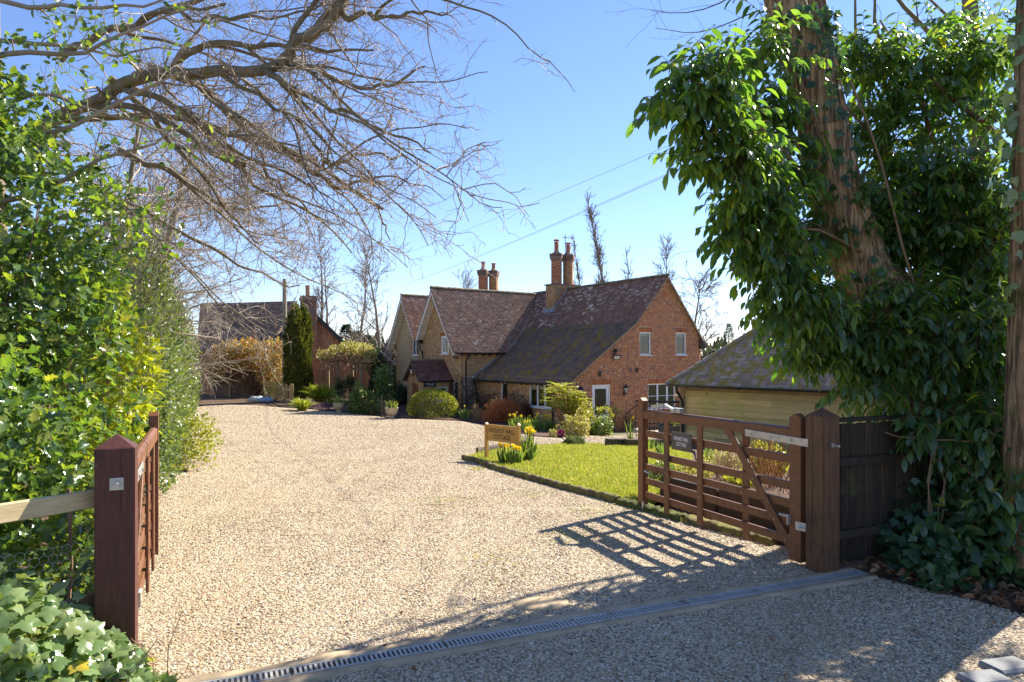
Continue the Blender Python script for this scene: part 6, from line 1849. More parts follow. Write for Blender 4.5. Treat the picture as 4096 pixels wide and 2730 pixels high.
# small-leaved hedge following the drive
t = thing('mixed_hedge', 'tall small-leaved hedge running along the left edge of the drive', 'hedge', (-8.6, 16, gz(-8.6, 16)))
path = resample([Vector((-5.4, 8.8, 0)), Vector((-6.7, 12, 0)), Vector((-9.0, 16, 0)), Vector((-12.7, 24, 0)), Vector((-16.9, 33, 0)), Vector((-19.6, 39, 0))], 60)
n = 64000; u = RNG.random(n) ** 1.25; i = (u * 58.99).astype(int); f = (u * 58.99 - i)[:, None]
C = path[i] * (1 - f) + path[i + 1] * f
hh = np.interp(u, [0, .1, .3, .6, 1], [2.6, 4.2, 5.0, 5.3, 5.2]); ww = np.interp(u, [0, .2, 1], [.75, 1.0, 1.5])
a = RNG.uniform(-.25, 2.0, n); rad = (.72 + .28 * RNG.random(n) ** .5) * (1 + .16 * np.sin(u * 60 + a * 4) * np.sin(a * 6 + u * 31) + .10 * np.sin(u * 190 + a * 5) + .07 * np.sin(u * 410 - a * 9))
T = unit(path[i + 1] - path[i]); Sd = np.stack([T[:, 1], -T[:, 0], np.zeros(n)], 1)
P = C + Sd * (np.cos(a) * rad * ww)[:, None]; P[:, 2] = np.maximum(np.sin(a), -.05) ** .7 * 1.0 * rad * hh if False else np.abs(np.sin(a)) ** .75 * rad * hh
P[:, 2] += np.array([gz(x, y) for x, y in P[:, :2]]) + .05
Nn = Sd * np.cos(a)[:, None] + np.array([0, 0, 1.0]) * np.abs(np.sin(a))[:, None]
k = RNG.random(n) < np.interp((P[:, 2] - np.array([gz(x, y) for x, y in P[:, :2]])) / hh, [.0, .5, .8, 1.1], [1, .95, .6, .3]); P, Nn = P[k], Nn[k]
P, R, S = leafset(P, Nn, (.06, .105), .2, .75, .5)
S *= np.interp(P[:, 1], [8, 20, 40], [.9, 1.15, 1.7])
scatter('foliage', *leaf_tri, P, R, S, M['lf_hedge'], t, False, 'stuff')
br = []
for q in range(1300):
    k = int(RNG.random() ** 1.2 * 58); c = path[k].copy(); c[2] = gz(c[0], c[1]) + RNG.uniform(.4, 3.4)
    sd = np.array([T[0][1], -T[0][0], 0])
    br.append((grow(c + RNG.normal(0, .3, 3) * [1, 1, 0], RNG.normal(0, .35, 3) + [.1, -.05, 1.0], RNG.uniform(.8, 2.2), 6, .16, np.array([.02, 0, 0])), .008, .003))
b2 = ramify(br, 2.2, (.2, .8), (25, 60), 4, .2, (.02, 0, 0), .6, .2)
V, F = tube_set(br + b2, 3); np_obj('stems', V, F, M['twig'], t, False, 'stuff')
# brighter low growth at the foot of the hedge
shrub('hedge_foot_shrub', 'low bright green shrub at the foot of the hedge beyond the left gate', 'shrub', (-5.9, 12.2, gz(-5.9, 12.2)), [((-5.95, 12.4, .35), (.55, .9, .55)), ((-6.6, 13.8, .2), (.5, .9, .5))], 2300, (.05, .09), BROAD, 'lf_gold', None, 'twig_brown', .3, .6, .4)
# ------------------------------------------------------------------ big leaning tree, evergreen and ivy on the right
TB = Vector((4.75, 7.5, 0))
lt = thing('leaning_tree', 'thick leaning trunk with furrowed mossy bark and ivy, upper right', 'tree', TB)
def furrowed(name, axis, rad, parent, m, n=22, K=40, amp=.05):
    """a trunk with vertical ridges in its bark"""
    pts = resample(axis, K); R = np.interp(np.linspace(0, 1, K), np.linspace(0, 1, len(rad)), rad)
    V, F = tubes_arrays(pts[None], R[None], n)
    V = V.reshape(K, n, 3)
    ph = np.arange(n) * 2 * math.pi / n
    for k in range(K):
        w = 1 + amp * (np.sin(ph * 5 + k * .13) + .6 * np.sin(ph * 9 - k * .21 + 1) + .4 * np.sin(ph * 3 + k * .07 + 2)) + RNG.normal(0, amp * .22, n)
        V[k] = pts[k] + (V[k] - pts[k]) * w[:, None]
    return np_obj(name, V.reshape(-1, 3), F, M[m], parent, True)
furrowed('trunk', [at(985, 575, 6.9), at(980, 510, 6.9), at(958, 435, 7.0), at(905, 345, 7.2), at(862, 270, 7.3), at(836, 195, 7.3), at(822, 130, 7.3)], [.72, .55, .44, .35, .285, .26, .255], lt, 'bark', 30, 60)
furrowed('stem', [at(824, 140, 7.3), at(806, 70, 7.25), at(785, 0, 7.2), at(765, -80, 7.1), at(740, -200, 7)], [.23, .20, .18, .165, .13], lt, 'bark', 22, 36)
furrowed('stem', [at(830, 140, 7.4), at(822, 70, 7.5), at(810, 0, 7.6), at(800, -90, 7.7), at(790, -220, 7.9)], [.2, .16, .15, .14, .11], lt, 'bark', 22, 36)
# ivy climbing the trunk
P, Nn = [], []
for _ in range(330):
    f = RNG.random(); y = 20 + f * 400 * RNG.random()
    px = np.interp(y, [0, 130, 270, 425, 540], [792, 822, 862, 940, 985]); rad = np.interp(y, [0, 130, 270, 425], [.36, .30, .35, .5])
    a = RNG.uniform(math.pi, 2 * math.pi)
    c = at(px, y, 7.32); o = np.array([math.cos(a), math.sin(a), 0]) * (rad + .02)
    P.append(np.array(c) + o); Nn.append(unit(o))
P = np.array(P); Nn = np.array(Nn)
D = np.stack([RNG.normal(0, .5, len(P)), RNG.normal(0, .2, len(P)), RNG.uniform(-1, -.2, len(P))], 1)
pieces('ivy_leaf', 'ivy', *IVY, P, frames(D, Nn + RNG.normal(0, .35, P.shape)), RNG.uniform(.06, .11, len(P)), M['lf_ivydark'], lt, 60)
mb = MB()
for x0 in (800, 850):
    mb.tube([np.array(at(x0 + k * 14 + 4 * math.sin(k), 80 + k * 42, 6.94)) for k in range(6)], .012, 5)
mb.build('ivy_stem', M['vine'], lt)

# evergreen with long drooping leaves in front of and around the trunk
ev = thing('evergreen_tree', 'dense evergreen with long glossy drooping leaves hanging over the right gatepost', 'tree', (5.2, 7.8, 0))
def ac(px, py, Y): return np.array(at(px, py, Y))
# centre, radii, twigs
EB = [(ac(698, 92, 5.8), (.38, .34, .34), 50), (ac(733, 148, 6.05), (.48, .4, .4), 75), (ac(712, 58, 5.9), (.30, .28, .2), 18), (ac(760, 205, 6.4), (.46, .4, .36), 60),
      (ac(742, 228, 6.3), (.28, .3, .2), 22), (ac(778, 262, 6.5), (.44, .4, .32), 55), (ac(803, 300, 6.5), (.45, .4, .34), 60), (ac(842, 330, 6.8), (.5, .35, .33), 55),
      (ac(800, 345, 6.9), (.28, .25, .22), 22), (ac(880, 375, 6.6), (.52, .35, .28), 55), (ac(935, 235, 7.7), (1.0, .6, .75), 170), (ac(975, 310, 7.3), (.9, .5, .7), 130), (ac(905, 170, 7.8), (.8, .5, .45), 75),
      (ac(940, 120, 7.9), (1.0, .6, .45), 60), (ac(985, 385, 6.7), (.55, .4, .35), 50), (ac(900, 60, 8.0), (1.0, .6, .35), 22), (ac(1000, 190, 7.3), (.6, .5, .5), 50), (ac(930, 385, 6.9), (.5, .3, .25), 35), (ac(768, 45, 6.6), (.42, .4, .42), 24), (ac(850, 260, 7.5), (.6, .3, .55), 55), (ac(770, 110, 7.0), (.4, .35, .35), 40), (ac(785, 170, 7.1), (.5, .35, .4), 45), (ac(805, 232, 7.1), (.5, .3, .35), 40), (ac(905, 300, 6.75), (.42, .25, .3), 45), (ac(940, 340, 6.5), (.45, .3, .3), 45), (ac(885, 335, 6.6), (.35, .25, .25), 32), (ac(860, 205, 7.3), (.5, .3, .35), 40), (ac(1000, 330, 6.4), (.4, .3, .5), 45), (ac(960, 170, 7.2), (.5, .35, .4), 45), (ac(880, 120, 7.9), (.6, .4, .5), 50), (ac(960, 60, 8.0), (.9, .5, .45), 95), (ac(880, 60, 7.9), (.6, .5, .45), 60), (ac(985, 430, 6.2), (.42, .3, .35), 55), (ac(1005, 485, 6.0), (.35, .3, .35), 40), (ac(945, 425, 6.3), (.4, .25, .2), 40), (ac(900, 230, 7.5), (.6, .4, .5), 70), (ac(985, 240, 7.0), (.5, .35, .5), 70),
      (np.array((7.6, 8.4, 3.2)), (1.5, 1.1, 1.7), 150), (np.array((6.9, 8.9, 6.0)), (1.8, 1.1, .9), 150), (np.array((8.5, 7.6, 5.4)), (1.6, 1.4, 1.6), 130), (np.array((6.8, 9.4, 1.2)), (1.6, .9, 1.2), 150), (np.array((9.0, 8.0, 1.5)), (1.5, 1.2, 1.6), 120)]  # outer clumps, mostly out of view, added to shade the foreground gravel
LP, LD, LU, LS, TW = [], [], [], [], []
axis = np.array([4.1, 7.9])
for c, r, nt in EB:
    nt = int(nt * (1.6 if c[1] < 8.05 and c[0] < 5.6 else .8))
    p, q = blob_pts(nt, c, r, .15, .12, RNG.uniform(0, 6))
    for b, nn in zip(p, q):
        L = RNG.uniform(.28, .55)
        d = unit(nn * .6 + np.array([-.35, -.35, -.05]) + RNG.normal(0, .35, 3)); 
        tw = grow(b - d * L * .5, d, L, 6, .10, np.array([-.02, -.01, -.09])); TW.append((tw, .005, .002))
        nl = int(RNG.integers(7, 12))
        for k in range(nl):
            f = (k + .6) / nl * 5; i = min(int(f), 4); pt = tw[i] + (tw[i + 1] - tw[i]) * (f - i); t_ = unit(tw[i + 1] - tw[i])
            sd = unit(np.cross(t_, [0, 0, 1.0])) * (1 if k % 2 else -1)
            LP.append(pt); LD.append(t_ * .55 + sd * .7 + np.array([0, 0, -.55]) + RNG.normal(0, .18, 3)); LU.append(np.array([0, 0, 1.0]) + sd * .35 + RNG.normal(0, .25, 3)); LS.append(RNG.uniform(.095, .165) * (1.0 if k > 1 else .8))
LP, LD, LU, LS = map(np.array, (LP, LD, LU, LS))
LEAF8 = leaf_simple(.40, .07, .2)
pieces('leaf', 'foliage', *LEAF8, LP, frames(LD, LU), LS, M['lf_dark'], ev, 300)
V, F = tube_set(TW, 3); np_obj('twigs', V, F, M['twig_brown'], ev, False, 'stuff')
BR = [limb([(975, 330), (930, 300), (880, 260), (820, 235), (770, 228)], (7.8, 6.4), .035, .008, 10), limb([(900, 250), (840, 210), (790, 150), (735, 110), (690, 85)], (7.9, 5.8), .04, .008, 12), limb([(980, 300), (960, 220), (940, 140), (905, 60)], (7.8, 8.0), .05, .015, 10),
      limb([(990, 420), (930, 400), (880, 385), (840, 350), (800, 320)], (7.4, 6.8), .03, .008, 10), limb([(1010, 260), (950, 200), (890, 150), (835, 95)], (7.6, 7.9), .04, .01, 10), limb([(1040, 180), (980, 120), (930, 80), (880, 20)], (7.6, 8), .04, .01, 10), limb([(870, 232), (910, 250), (930, 262), (975, 285)], (7.6, 7.6), .05, .04, 8),
      limb([(985, 430), (955, 445), (915, 440), (885, 432)], (6.3, 6.0), .012, .004, 9), limb([(1035, 395), (1005, 430), (965, 442), (935, 440)], (5.9, 6.1), .014, .005, 9)]
B2 = ramify(BR[:6], 2.5, (.3, .9), (30, 60), 6, .15, (-.01, -.01, -.02), .4, .2, None, .3, .003)
V, F = join_arrays([tube_set(BR, 6), tube_set(B2, 3)]); np_obj('branches', V, F, M['twig_brown'], ev, True)

# bare twigs and branches of the trees above, top right
bt = thing('bare_tree', 'bare grey branches crossing the sky at the top right, between the two trunks', 'tree', (7.5, 10.5, 0))
tr = [(resample([Vector((7.5, 10.5, -.2)), Vector((7.3, 10.4, 3)), Vector((6.9, 10.2, 6)), Vector((6.6, 10, 9))], 10), .2, .08)]
B1 = [limb([(1000, 120), (950, 60), (905, 10), (870, -40)], (10, 9.5), .05, .02, 8), limb([(960, 150), (920, 105), (890, 60), (875, 0), (880, -40)], (10, 9.6), .045, .015, 9), limb([(900, 175), (880, 120), (855, 90), (850, 40), (858, -30)], (9.6, 9.2), .04, .012, 9),
      limb([(1010, 60), (960, 30), (920, -10)], (9, 9), .03, .012, 6), limb([(760, -30), (730, 5), (690, 14), (652, 10)], (8.6, 8.8), .012, .004, 8), limb([(760, 10), (725, 30), (690, 35), (655, 28)], (8.4, 8.6), .009, .003, 8), limb([(800, 190), (760, 215), (715, 255), (690, 300)], (7.8, 8), .008, .003, 8)]
B2 = ramify(B1, 4.0, (.3, 1.0), (25, 65), 6, .16, (-.01, 0, .01), .4, .1, None, .3, .0025)
B3 = ramify(B2, 4.5, (.1, .35), (25, 60), 4, .2, (0, 0, 0), .6, .1, None, .3, .0018)
V, F = tube_set(tr, 10); np_obj('trunk', V, F, M['bark_limb'], bt, True)
V, F = join_arrays([tube_set(B1, 6), tube_set(B2, 4), tube_set(B3, 3)]); np_obj('branches', V, F, M['bark_limb'], bt, False, 'stuff')
pts = np.concatenate([b[0][2:] for b in B2]); px_ = 512 + pts[:, 0] / pts[:, 1] * FPX
pts = pts[px_ > 840]; pts = pts[RNG.choice(len(pts), min(420, len(pts)), replace=False)]
P, R, S = leafset(pts, unit(RNG.normal(0, 1, pts.shape)), (.06, .11), -.2, .7, .3)
scatter('new_leaves', *leaf_simple(.45, .06, .1), P, R, S, M['lf_holly'], bt, False, 'stuff')

# trunk at the right edge with a woody ivy stem
RT = Vector((4.42, 5.85, 0))
rt = thing('ivy_clad_tree', 'brown trunk at the right edge with a thick ivy stem and big ivy leaves', 'tree', RT)
furrowed('trunk', [RT - Vector((0, 0, .2)), RT + Vector((.02, 0, 1.5)), RT + Vector((.05, 0, 3)), RT + Vector((.1, 0, 5.5)), RT + Vector((.2, .1, 8))], [.22, .17, .155, .145, .12], rt, 'bark', 24, 60, .035)
mb = MB(); mb.tube([RT + Vector((-.14 + .03 * math.sin(k * .9), -.15 + .02 * math.cos(k * 1.3), .2 + k * .3)) for k in range(20)], [.026 + .006 * math.sin(k * 1.7) for k in range(20)], 7)
auto_smooth(mb.build('ivy_stem', M['vine'], rt), 60)
n = 150; z = RNG.uniform(2.2, 5.4, n); a = RNG.uniform(2.4, 5.2, n)
P = np.stack([RT.x + .2 * np.cos(a) + RNG.normal(0, .05, n), RT.y + .2 * np.sin(a) + RNG.normal(0, .05, n), z], 1); Nn = np.stack([np.cos(a), np.sin(a), np.full(n, .3)], 1)
D = np.stack([RNG.normal(-.2, .5, n), RNG.normal(0, .2, n), RNG.uniform(-1, -.1, n)], 1)
pieces('ivy_leaf', 'ivy', *IVY, P, frames(D, Nn + RNG.normal(0, .35, (n, 3))), RNG.uniform(.08, .14, n), M['lf_ivy'], rt, 150)

# ivy over the ground and fence on the right
iv = thing('ivy_bank', 'dark trailing ivy and undergrowth in the shade right of the black fence', 'ivy', (4.2, 6.4, 0))
n = 2300
u = RNG.random(n); P = np.stack([RNG.uniform(3.35, 5.9, n), np.zeros(n), np.zeros(n)], 1)
P[:, 1] = 6.0 + (P[:, 0] - 3.3) * .32 + RNG.uniform(-.55, .45, n) - .45 * np.clip((P[:, 0] - 3.9), 0, 1)
P[:, 2] = RNG.random(n) ** 1.7 * np.interp(P[:, 0], [3.4, 3.9, 4.4, 5], [.35, .95, 1.4, 1.5]) * np.interp(P[:, 1] - 6.0 - (P[:, 0] - 3.3) * .32, [-1, 0, .4], [.25, .7, 1]) + .03
D = np.stack([RNG.normal(-.2, .6, n), RNG.normal(-.4, .5, n), RNG.uniform(-.8, .3, n)], 1); Nn = np.tile([-.25, -.7, .6], (n, 1)) + RNG.normal(0, .45, (n, 3))
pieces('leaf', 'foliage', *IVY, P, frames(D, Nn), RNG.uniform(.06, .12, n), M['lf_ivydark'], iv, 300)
mb = MB()
for k in range(16):
    x = RNG.uniform(3.7, 5.2); y = 6.0 + (x - 3.3) * .32
    mb.tube([(x + .08 * math.sin(j + k), y - .1 * j / 4, 1.3 - .26 * j + .04 * math.sin(j * 2 + k)) for j in range(6)], .006, 4)
mb.build('stems', M['vine'], iv)
un = shrub('light_block_shrub', 'dark evergreen shrub added behind the black fence to block the light', 'shrub', (6.2, 9.0, 0), [((5.6, 8.6, 1.0), (1.0, .6, 1.1)), ((7.2, 9.0, 1.4), (1.3, .8, 1.6)), ((6.4, 7.4, .7), (.9, .5, .9)), ((7.6, 7.4, 1.2), (1.0, .7, 1.4))], 3400, (.10, .16), BROAD, 'lf_deep', None)  # leaf mass added behind the fence to block light
n = 46
P = []
for k in range(5):
    c = np.array(at((940, 965, 985, 1000, 1015)[k], (520, 545, 500, 560, 520)[k], 5.9 - .1 * k)); c[2] = max(c[2], .12)
    for j in range(10): P.append(c + RNG.normal(0, .11, 3) * [1, .8, .5])
P = np.array(P); D = np.stack([RNG.normal(-.3, .6, 50), RNG.normal(-.5, .4, 50), RNG.normal(-.2, .25, 50)], 1)
scatter('laurel_shoots', *LAUREL, P, frames(D, np.tile([-.1, -.4, 1.0], (50, 1)) + RNG.normal(0, .3, (50, 3))), RNG.uniform(.12, .19, 50), M['lf_dark'], iv, False, 'stuff')

# fallen leaves
LIT = [(2.95, 6.15), (3.1, 5.88), (3.6, 5.25), (4.1, 4.5), (4.8, 3.6), (5.6, 3.5), (6.2, 5.5), (5.0, 6.7), (3.6, 6.3)]
X = RNG.uniform(2.9, 6.2, 2600); Y = RNG.uniform(3.5, 6.7, 2600); k = in_poly(X, Y, LIT); X, Y = X[k], Y[k]
P = np.stack([X, Y, RNG.uniform(.01, .06, len(X))], 1); n = len(P)
tag(scatter('fallen_leaves', *leaf_simple(.5, .18, .3), P, frames(np.stack([RNG.normal(0, 1, n), RNG.normal(0, 1, n), RNG.normal(0, .2, n)], 1), RNG.normal(0, .45, (n, 3)) + [0, 0, 1]), RNG.uniform(.05, .11, n), M['lf_brown'], None, False, 'stuff'), 'drift of dry brown leaves under the ivy at the right')
n = 170
X = RNG.uniform(-3.4, 4, n * 4); Y = RNG.uniform(3, 14, n * 4); k = in_poly(X, Y, DRIVE); X, Y = X[k][:n], Y[k][:n]; n = len(X)
P = np.stack([X, Y, np.array([gz(a, b) for a, b in zip(X, Y)]) + .03], 1)
tag(scatter('scattered_leaves', *leaf_simple(.5, .15, .25), P, frames(np.stack([RNG.normal(0, 1, n), RNG.normal(0, 1, n), RNG.normal(0, .1, n)], 1), RNG.normal(0, .3, (n, 3)) + [0, 0, 1]), RNG.uniform(.025, .055, n), M['lf_brown'], None, False, 'stuff'), 'odd dry leaves blown over the gravel')
# litter and sticks along the foot of the left hedge
n = 1500; X = RNG.uniform(-9, -2.7, n); u = RNG.uniform(0, 1, n); Y = 4.3 + (-X - 2.5) * 1.85 + RNG.normal(0, .35, n); X = X - .35
P = np.stack([X, Y, np.array([gz(a, b) for a, b in zip(X, Y)]) + .03], 1)
tag(scatter('hedge_litter', *leaf_simple(.5, .18, .3), P, frames(np.stack([RNG.normal(0, 1, n), RNG.normal(0, 1, n), RNG.normal(0, .2, n)], 1), RNG.normal(0, .45, (n, 3)) + [0, 0, 1]), RNG.uniform(.04, .08, n), M['lf_brown'], None, False, 'stuff'), 'brown leaf litter along the foot of the left hedge')
sticks = []
for k in range(60):
    x, y = RNG.uniform(-3.2, 3.0), RNG.uniform(3.0, 12)
    if not in_poly([x], [y], DRIVE)[0]: continue
    a = RNG.uniform(0, 6.28); sticks.append((grow((x, y, gz(x, y) + .022), (math.cos(a), math.sin(a), 0), RNG.uniform(.08, .5), 5, .15, np.array([0, 0, -.0])) * [1, 1, 0] + [0, 0, gz(x, y) + .022], .003, .0015))
V, F = tube_set(sticks, 4); tag(np_obj('fallen_twigs', V, F, M['twig_brown'], None, False, 'stuff'), 'thin broken twigs lying on the gravel')

# ivy at the lower left, in front of the rail fence
li = thing('ivy_plant', 'sunlit pale green ivy at the lower left corner in front of the rail fence', 'ivy', (-2.5, 3.3, 0))
n = 2300
f = RNG.random(n); P = np.stack([np.zeros(n)] * 3, 1)
dist = RNG.uniform(-.1, 1.5, n)                         # along the fence
off = RNG.uniform(.02, .55, n)                          # out from it
P[:, 0] = R0.x + RD.x * dist + RN.x * off; P[:, 1] = R0.y + RD.y * dist + RN.y * off
P[:, 2] = RNG.random(n) ** .8 * np.interp(dist, [-.1, .15, .5, .9, 1.5], [.26, .55, .9, .98, .98]) * np.interp(off, [0, .25, .55], [1, .8, .25]) + .02
D = np.stack([RNG.normal(.1, .6, n), RNG.normal(-.5, .5, n), RNG.uniform(-.9, .25, n)], 1); Nn = np.tile([.45, -.45, .75], (n, 1)) + RNG.normal(0, .38, (n, 3))
pieces('leaf', 'foliage', *IVY, P, frames(D, Nn), RNG.uniform(.055, .115, n), M['lf_ivy'], li, 300)
B = []
for k in range(40):
    j = RNG.integers(0, n); B.append((grow((P[j][0], P[j][1], .02), (RNG.normal(0, .4), RNG.normal(-.2, .3), .8), RNG.uniform(.2, .55), 6, .25, np.array([0, 0, -.05])), .004, .002))
B.append((resample([R0 + RN * .3 + Vector((.0, 0, .3)), R0 + RN * .35 + Vector((.1, -.05, .33)), Vector((-2.14, 3.75, .30)), Vector((-2.05, 3.72, .29))], 8), .003, .002))
V, F = tube_set(B, 4); np_obj('stems', V, F, M['vine'], li, False)
mb = MB(); mb.tube([(-3.0, 4.6, 0), (-2.97, 4.6, .5), (-3.0, 4.62, 1.0)], .012, 6); np_dead = mb.build('dead_stem', M['twig_brown'], li)
# ------------------------------------------------------------------ garden plants
def g3(px, py, dz=0.0):
    p = onground(px, py); return np.array([p.x, p.y, p.z + dz])
def mpp(p): return p[1] / FPX            # metres per pixel there

def dome(name, label, cat, px0, px1, ytop, ybase, n, size, tmpl, m, depth=.8, **kw):
    """a rounded shrub seen between two columns and two rows"""
    b = g3((px0 + px1) / 2, ybase); k = mpp(b); w = (px1 - px0) / 2 * k; h = (ybase - ytop) * k
    b = b + np.array([0, w * depth * .8, 0]); b[2] = gz(b[0], b[1])
    return shrub(name, label, cat, tuple(b), [((b[0], b[1], b[2] + h * .30), (w, w * depth, h * .70))], n, size, tmpl, m, **kw)

dome('golden_bush', 'round clipped golden-green bush in front of the porch', 'bush', 405, 457, 390, 418, 10500, (.05, .09), SMALL, 'lf_gold', lump=.02, inner=.8, rnd=.5, out=.8)
dome('dark_shrub', 'dark green rounded shrub behind the golden bush, left of the porch door', 'shrub', 386, 406, 384, 405, 2200, (.09, .15), BROAD, 'lf_deep', inner=.6)
dome('dark_shrub', 'dark green shrub against the porch, right of the other dark shrub', 'shrub', 402, 418, 386, 404, 1700, (.09, .15), BROAD, 'lf_deep', inner=.6)
# russet bush: fine red-orange twigs
def twig_dome(name, label, px0, px1, ytop, ybase, n, m, leafm=None, r=.006, spread=1.0, depth=.8, cat='bush', group=None, leafn=0, lsize=(.02, .04), leaftmpl=SMALL):
    b = g3((px0 + px1) / 2, ybase); k = mpp(b); w = (px1 - px0) / 2 * k; h = (ybase - ytop) * k
    b = b + np.array([0, w * depth * .7, 0]); b[2] = gz(b[0], b[1])
    t = thing(name, label, cat, tuple(b), group)
    B = []
    for _ in range(n):
        d = unit(RNG.normal(0, 1, 3)); d[2] = abs(d[2]); 
        tip = b + d * np.array([w, w * depth, h]) * RNG.uniform(.8, 1.0); s = b + (tip - b) * RNG.uniform(0, .45) * [1, 1, .8]
        B.append((resample([s, (s + tip) / 2 + RNG.normal(0, .05, 3), tip], 4), r, r * .5))
    B2 = ramify(B, 3.0, (.08, .3), (15, 45), 3, .1, (0, 0, .03), .8, .3, None, .2, r * .6)
    V, F = tube_set(B + B2, 3); np_obj('stems', V, F, M[m], t, False, 'stuff')
    if leafm:
        pts = np.concatenate([q[0][1:] for q in B2]); pts = pts[RNG.choice(len(pts), min(leafn, len(pts)), replace=False)]
        P, R, S = leafset(pts, unit(pts - b), lsize, .3, .6, .6); scatter('foliage', *leaftmpl, P, R, S, M[leafm], t, False, 'stuff')
    return t
M['lf_russet'] = leaf_mat('russet_leaf', [(0, (0.52, 0.19, 0.06)), (.5, (0.66, 0.31, 0.10)), (1, (0.46, 0.16, 0.07))], .5, .3, (1.3, 1.1, .8), .3)
twig_dome('russet_bush', 'rounded russet-orange bush under the ground floor windows', 481, 526, 398, 423, 2100, 'twig_red', 'lf_russet', .007, leafn=15000, lsize=(.03, .06), depth=.5)
M['twig_dusk'] = mat('dull_red_twig', (0.22, 0.085, 0.055), (0.16, 0.065, 0.045), 3, .7, var=.25)
twig_dome('dull_red_bush', 'darker red-brown bush at the right of the russet bush', 514, 537, 402, 422, 900, 'twig_dusk', None, .007)
twig_dome('dry_stem_plant', 'clump of dry straw-coloured stems left of the russet bush', 469, 485, 402, 421, 70, 'bare', None, .011, cat='plant')

def daffodils(label, px0, px1, ybase, h, nfl, nbl, depth=.3, hvar=.25, group='clumps of daffodils', flower=1.0):
    """strap leaves, stems and yellow flowers, each flower of six petals and a trumpet"""
    b = g3((px0 + px1) / 2, ybase); w = (px1 - px0) / 2 * mpp(b)
    t = thing('daffodil_clump', label, 'daffodils', tuple(b), group)
    P = np.stack([b[0] + RNG.uniform(-w, w, nbl) * .9, b[1] + RNG.uniform(0, 1, nbl) * depth, np.zeros(nbl)], 1); P[:, 2] = [gz(x, y) for x, y in P[:, :2]]
    D = np.stack([RNG.normal(0, .22, nbl), RNG.normal(0, .2, nbl), np.ones(nbl)], 1)
    S = RNG.uniform(h * .6, h * .92, nbl); S3 = np.stack([S * .9 + .1, S, S * .5], 1) if False else np.stack([np.full(nbl, .42), S, S], 1)
    scatter('blades', *STRIP, P, frames(D, RNG.normal(0, 1, (nbl, 3))), S3, M['lf_daff'], t, False, 'stuff')
    for k in range(nfl):
        x = b[0] + random.uniform(-w, w); y = b[1] + random.uniform(0, depth); z = gz(x, y) + h * random.uniform(1 - hvar, 1.05)
        s = MB(); top = Vector((x + random.uniform(-.05, .05), y, z)); s.tube([(x, y, gz(x, y)), ((x + top.x) / 2, y, z * .5 + gz(x, y) * .5), top], .007, 4); 
        st = s.build('stem', M['lf_daff'], t)
        a = random.uniform(0, 6.28); f = Vector((math.cos(a) * .9, math.sin(a) * .9 - .5, random.uniform(-.1, .35))).normalized()
        x_ = f.cross(UPV).normalized(); y_ = x_.cross(f); R_ = .055 * flower
        m = MB()
        for i in range(6):
            c, s_ = math.cos(i * math.pi / 3), math.sin(i * math.pi / 3); r = x_ * c + y_ * s_; q = x_ * -s_ + y_ * c
            m.add([top, top + r * R_ * .55 + q * R_ * .36 + f * .008, top + r * R_ + f * .004, top + r * R_ * .55 - q * R_ * .36 + f * .008], [(0, 1, 2, 3)])
        fl = m.build('flower', M['petal'], st)
        m = MB(); ring = lambda rr, o: [top + (x_ * math.cos(j * 1.0472) + y_ * math.sin(j * 1.0472)) * rr + f * o for j in range(6)]
        v = ring(.016 * flower, .004) + ring(.022 * flower, .045 * flower); m.add(v, [(j, (j + 1) % 6, 6 + (j + 1) % 6, 6 + j) for j in range(6)] + [(0, 1, 2, 3, 4, 5)])
        o = m.build('trumpet', M['trumpet'], st)
    return t
daffodils('daffodil clump beside the left half of the garden sign, on the lawn', 500, 510, 465.5, .42, 4, 45)
daffodils('daffodil clump crowded with flowers in front of the right sign leg', 513, 522, 466, .40, 5, 50)
daffodils('daffodil clump just right of the garden sign, on the lawn', 523, 534, 463, .66, 9, 85)
daffodils('daffodils at the left end of the curved flower bed, behind the sign', 510, 528, 430, .62, 8, 80, .8)
daffodils('daffodils in the middle of the curved flower bed under the window', 526, 545, 431, .6, 9, 100, .9)
daffodils('daffodils close to the foot of the yellow mahonia', 543, 556, 431.5, .6, 7, 70, .8)
daffodils('low daffodils in front of the flower bed, right of the sign', 524, 534, 434, .45, 3, 40)
daffodils('pair of daffodils among the euphorbia by the white door', 591, 598, 435, .68, 3, 36)
daffodils('single tall daffodil on the far lawn edge beside the gate end', 629, 633, 446.5, .95, 1, 12, .1)
daffodils('small daffodil clump with one bloom by the dry stems', 460, 469, 419.5, .62, 1, 45)
daffodils('unopened daffodil blades at the edge of the lawn behind the gate top', 644, 657, 451, .45, 0, 40)
daffodils('short green daffodil blades in the raised bed behind the middle of the gate', 706, 714, 463, .42, 0, 26)
daffodils('green daffodil blades in the raised bed near the hinge post', 764, 772, 490, .34, 0, 26)
daffodils('green daffodil blades on the lawn seen through the left of the gate', 658, 668, 459, .45, 0, 30)

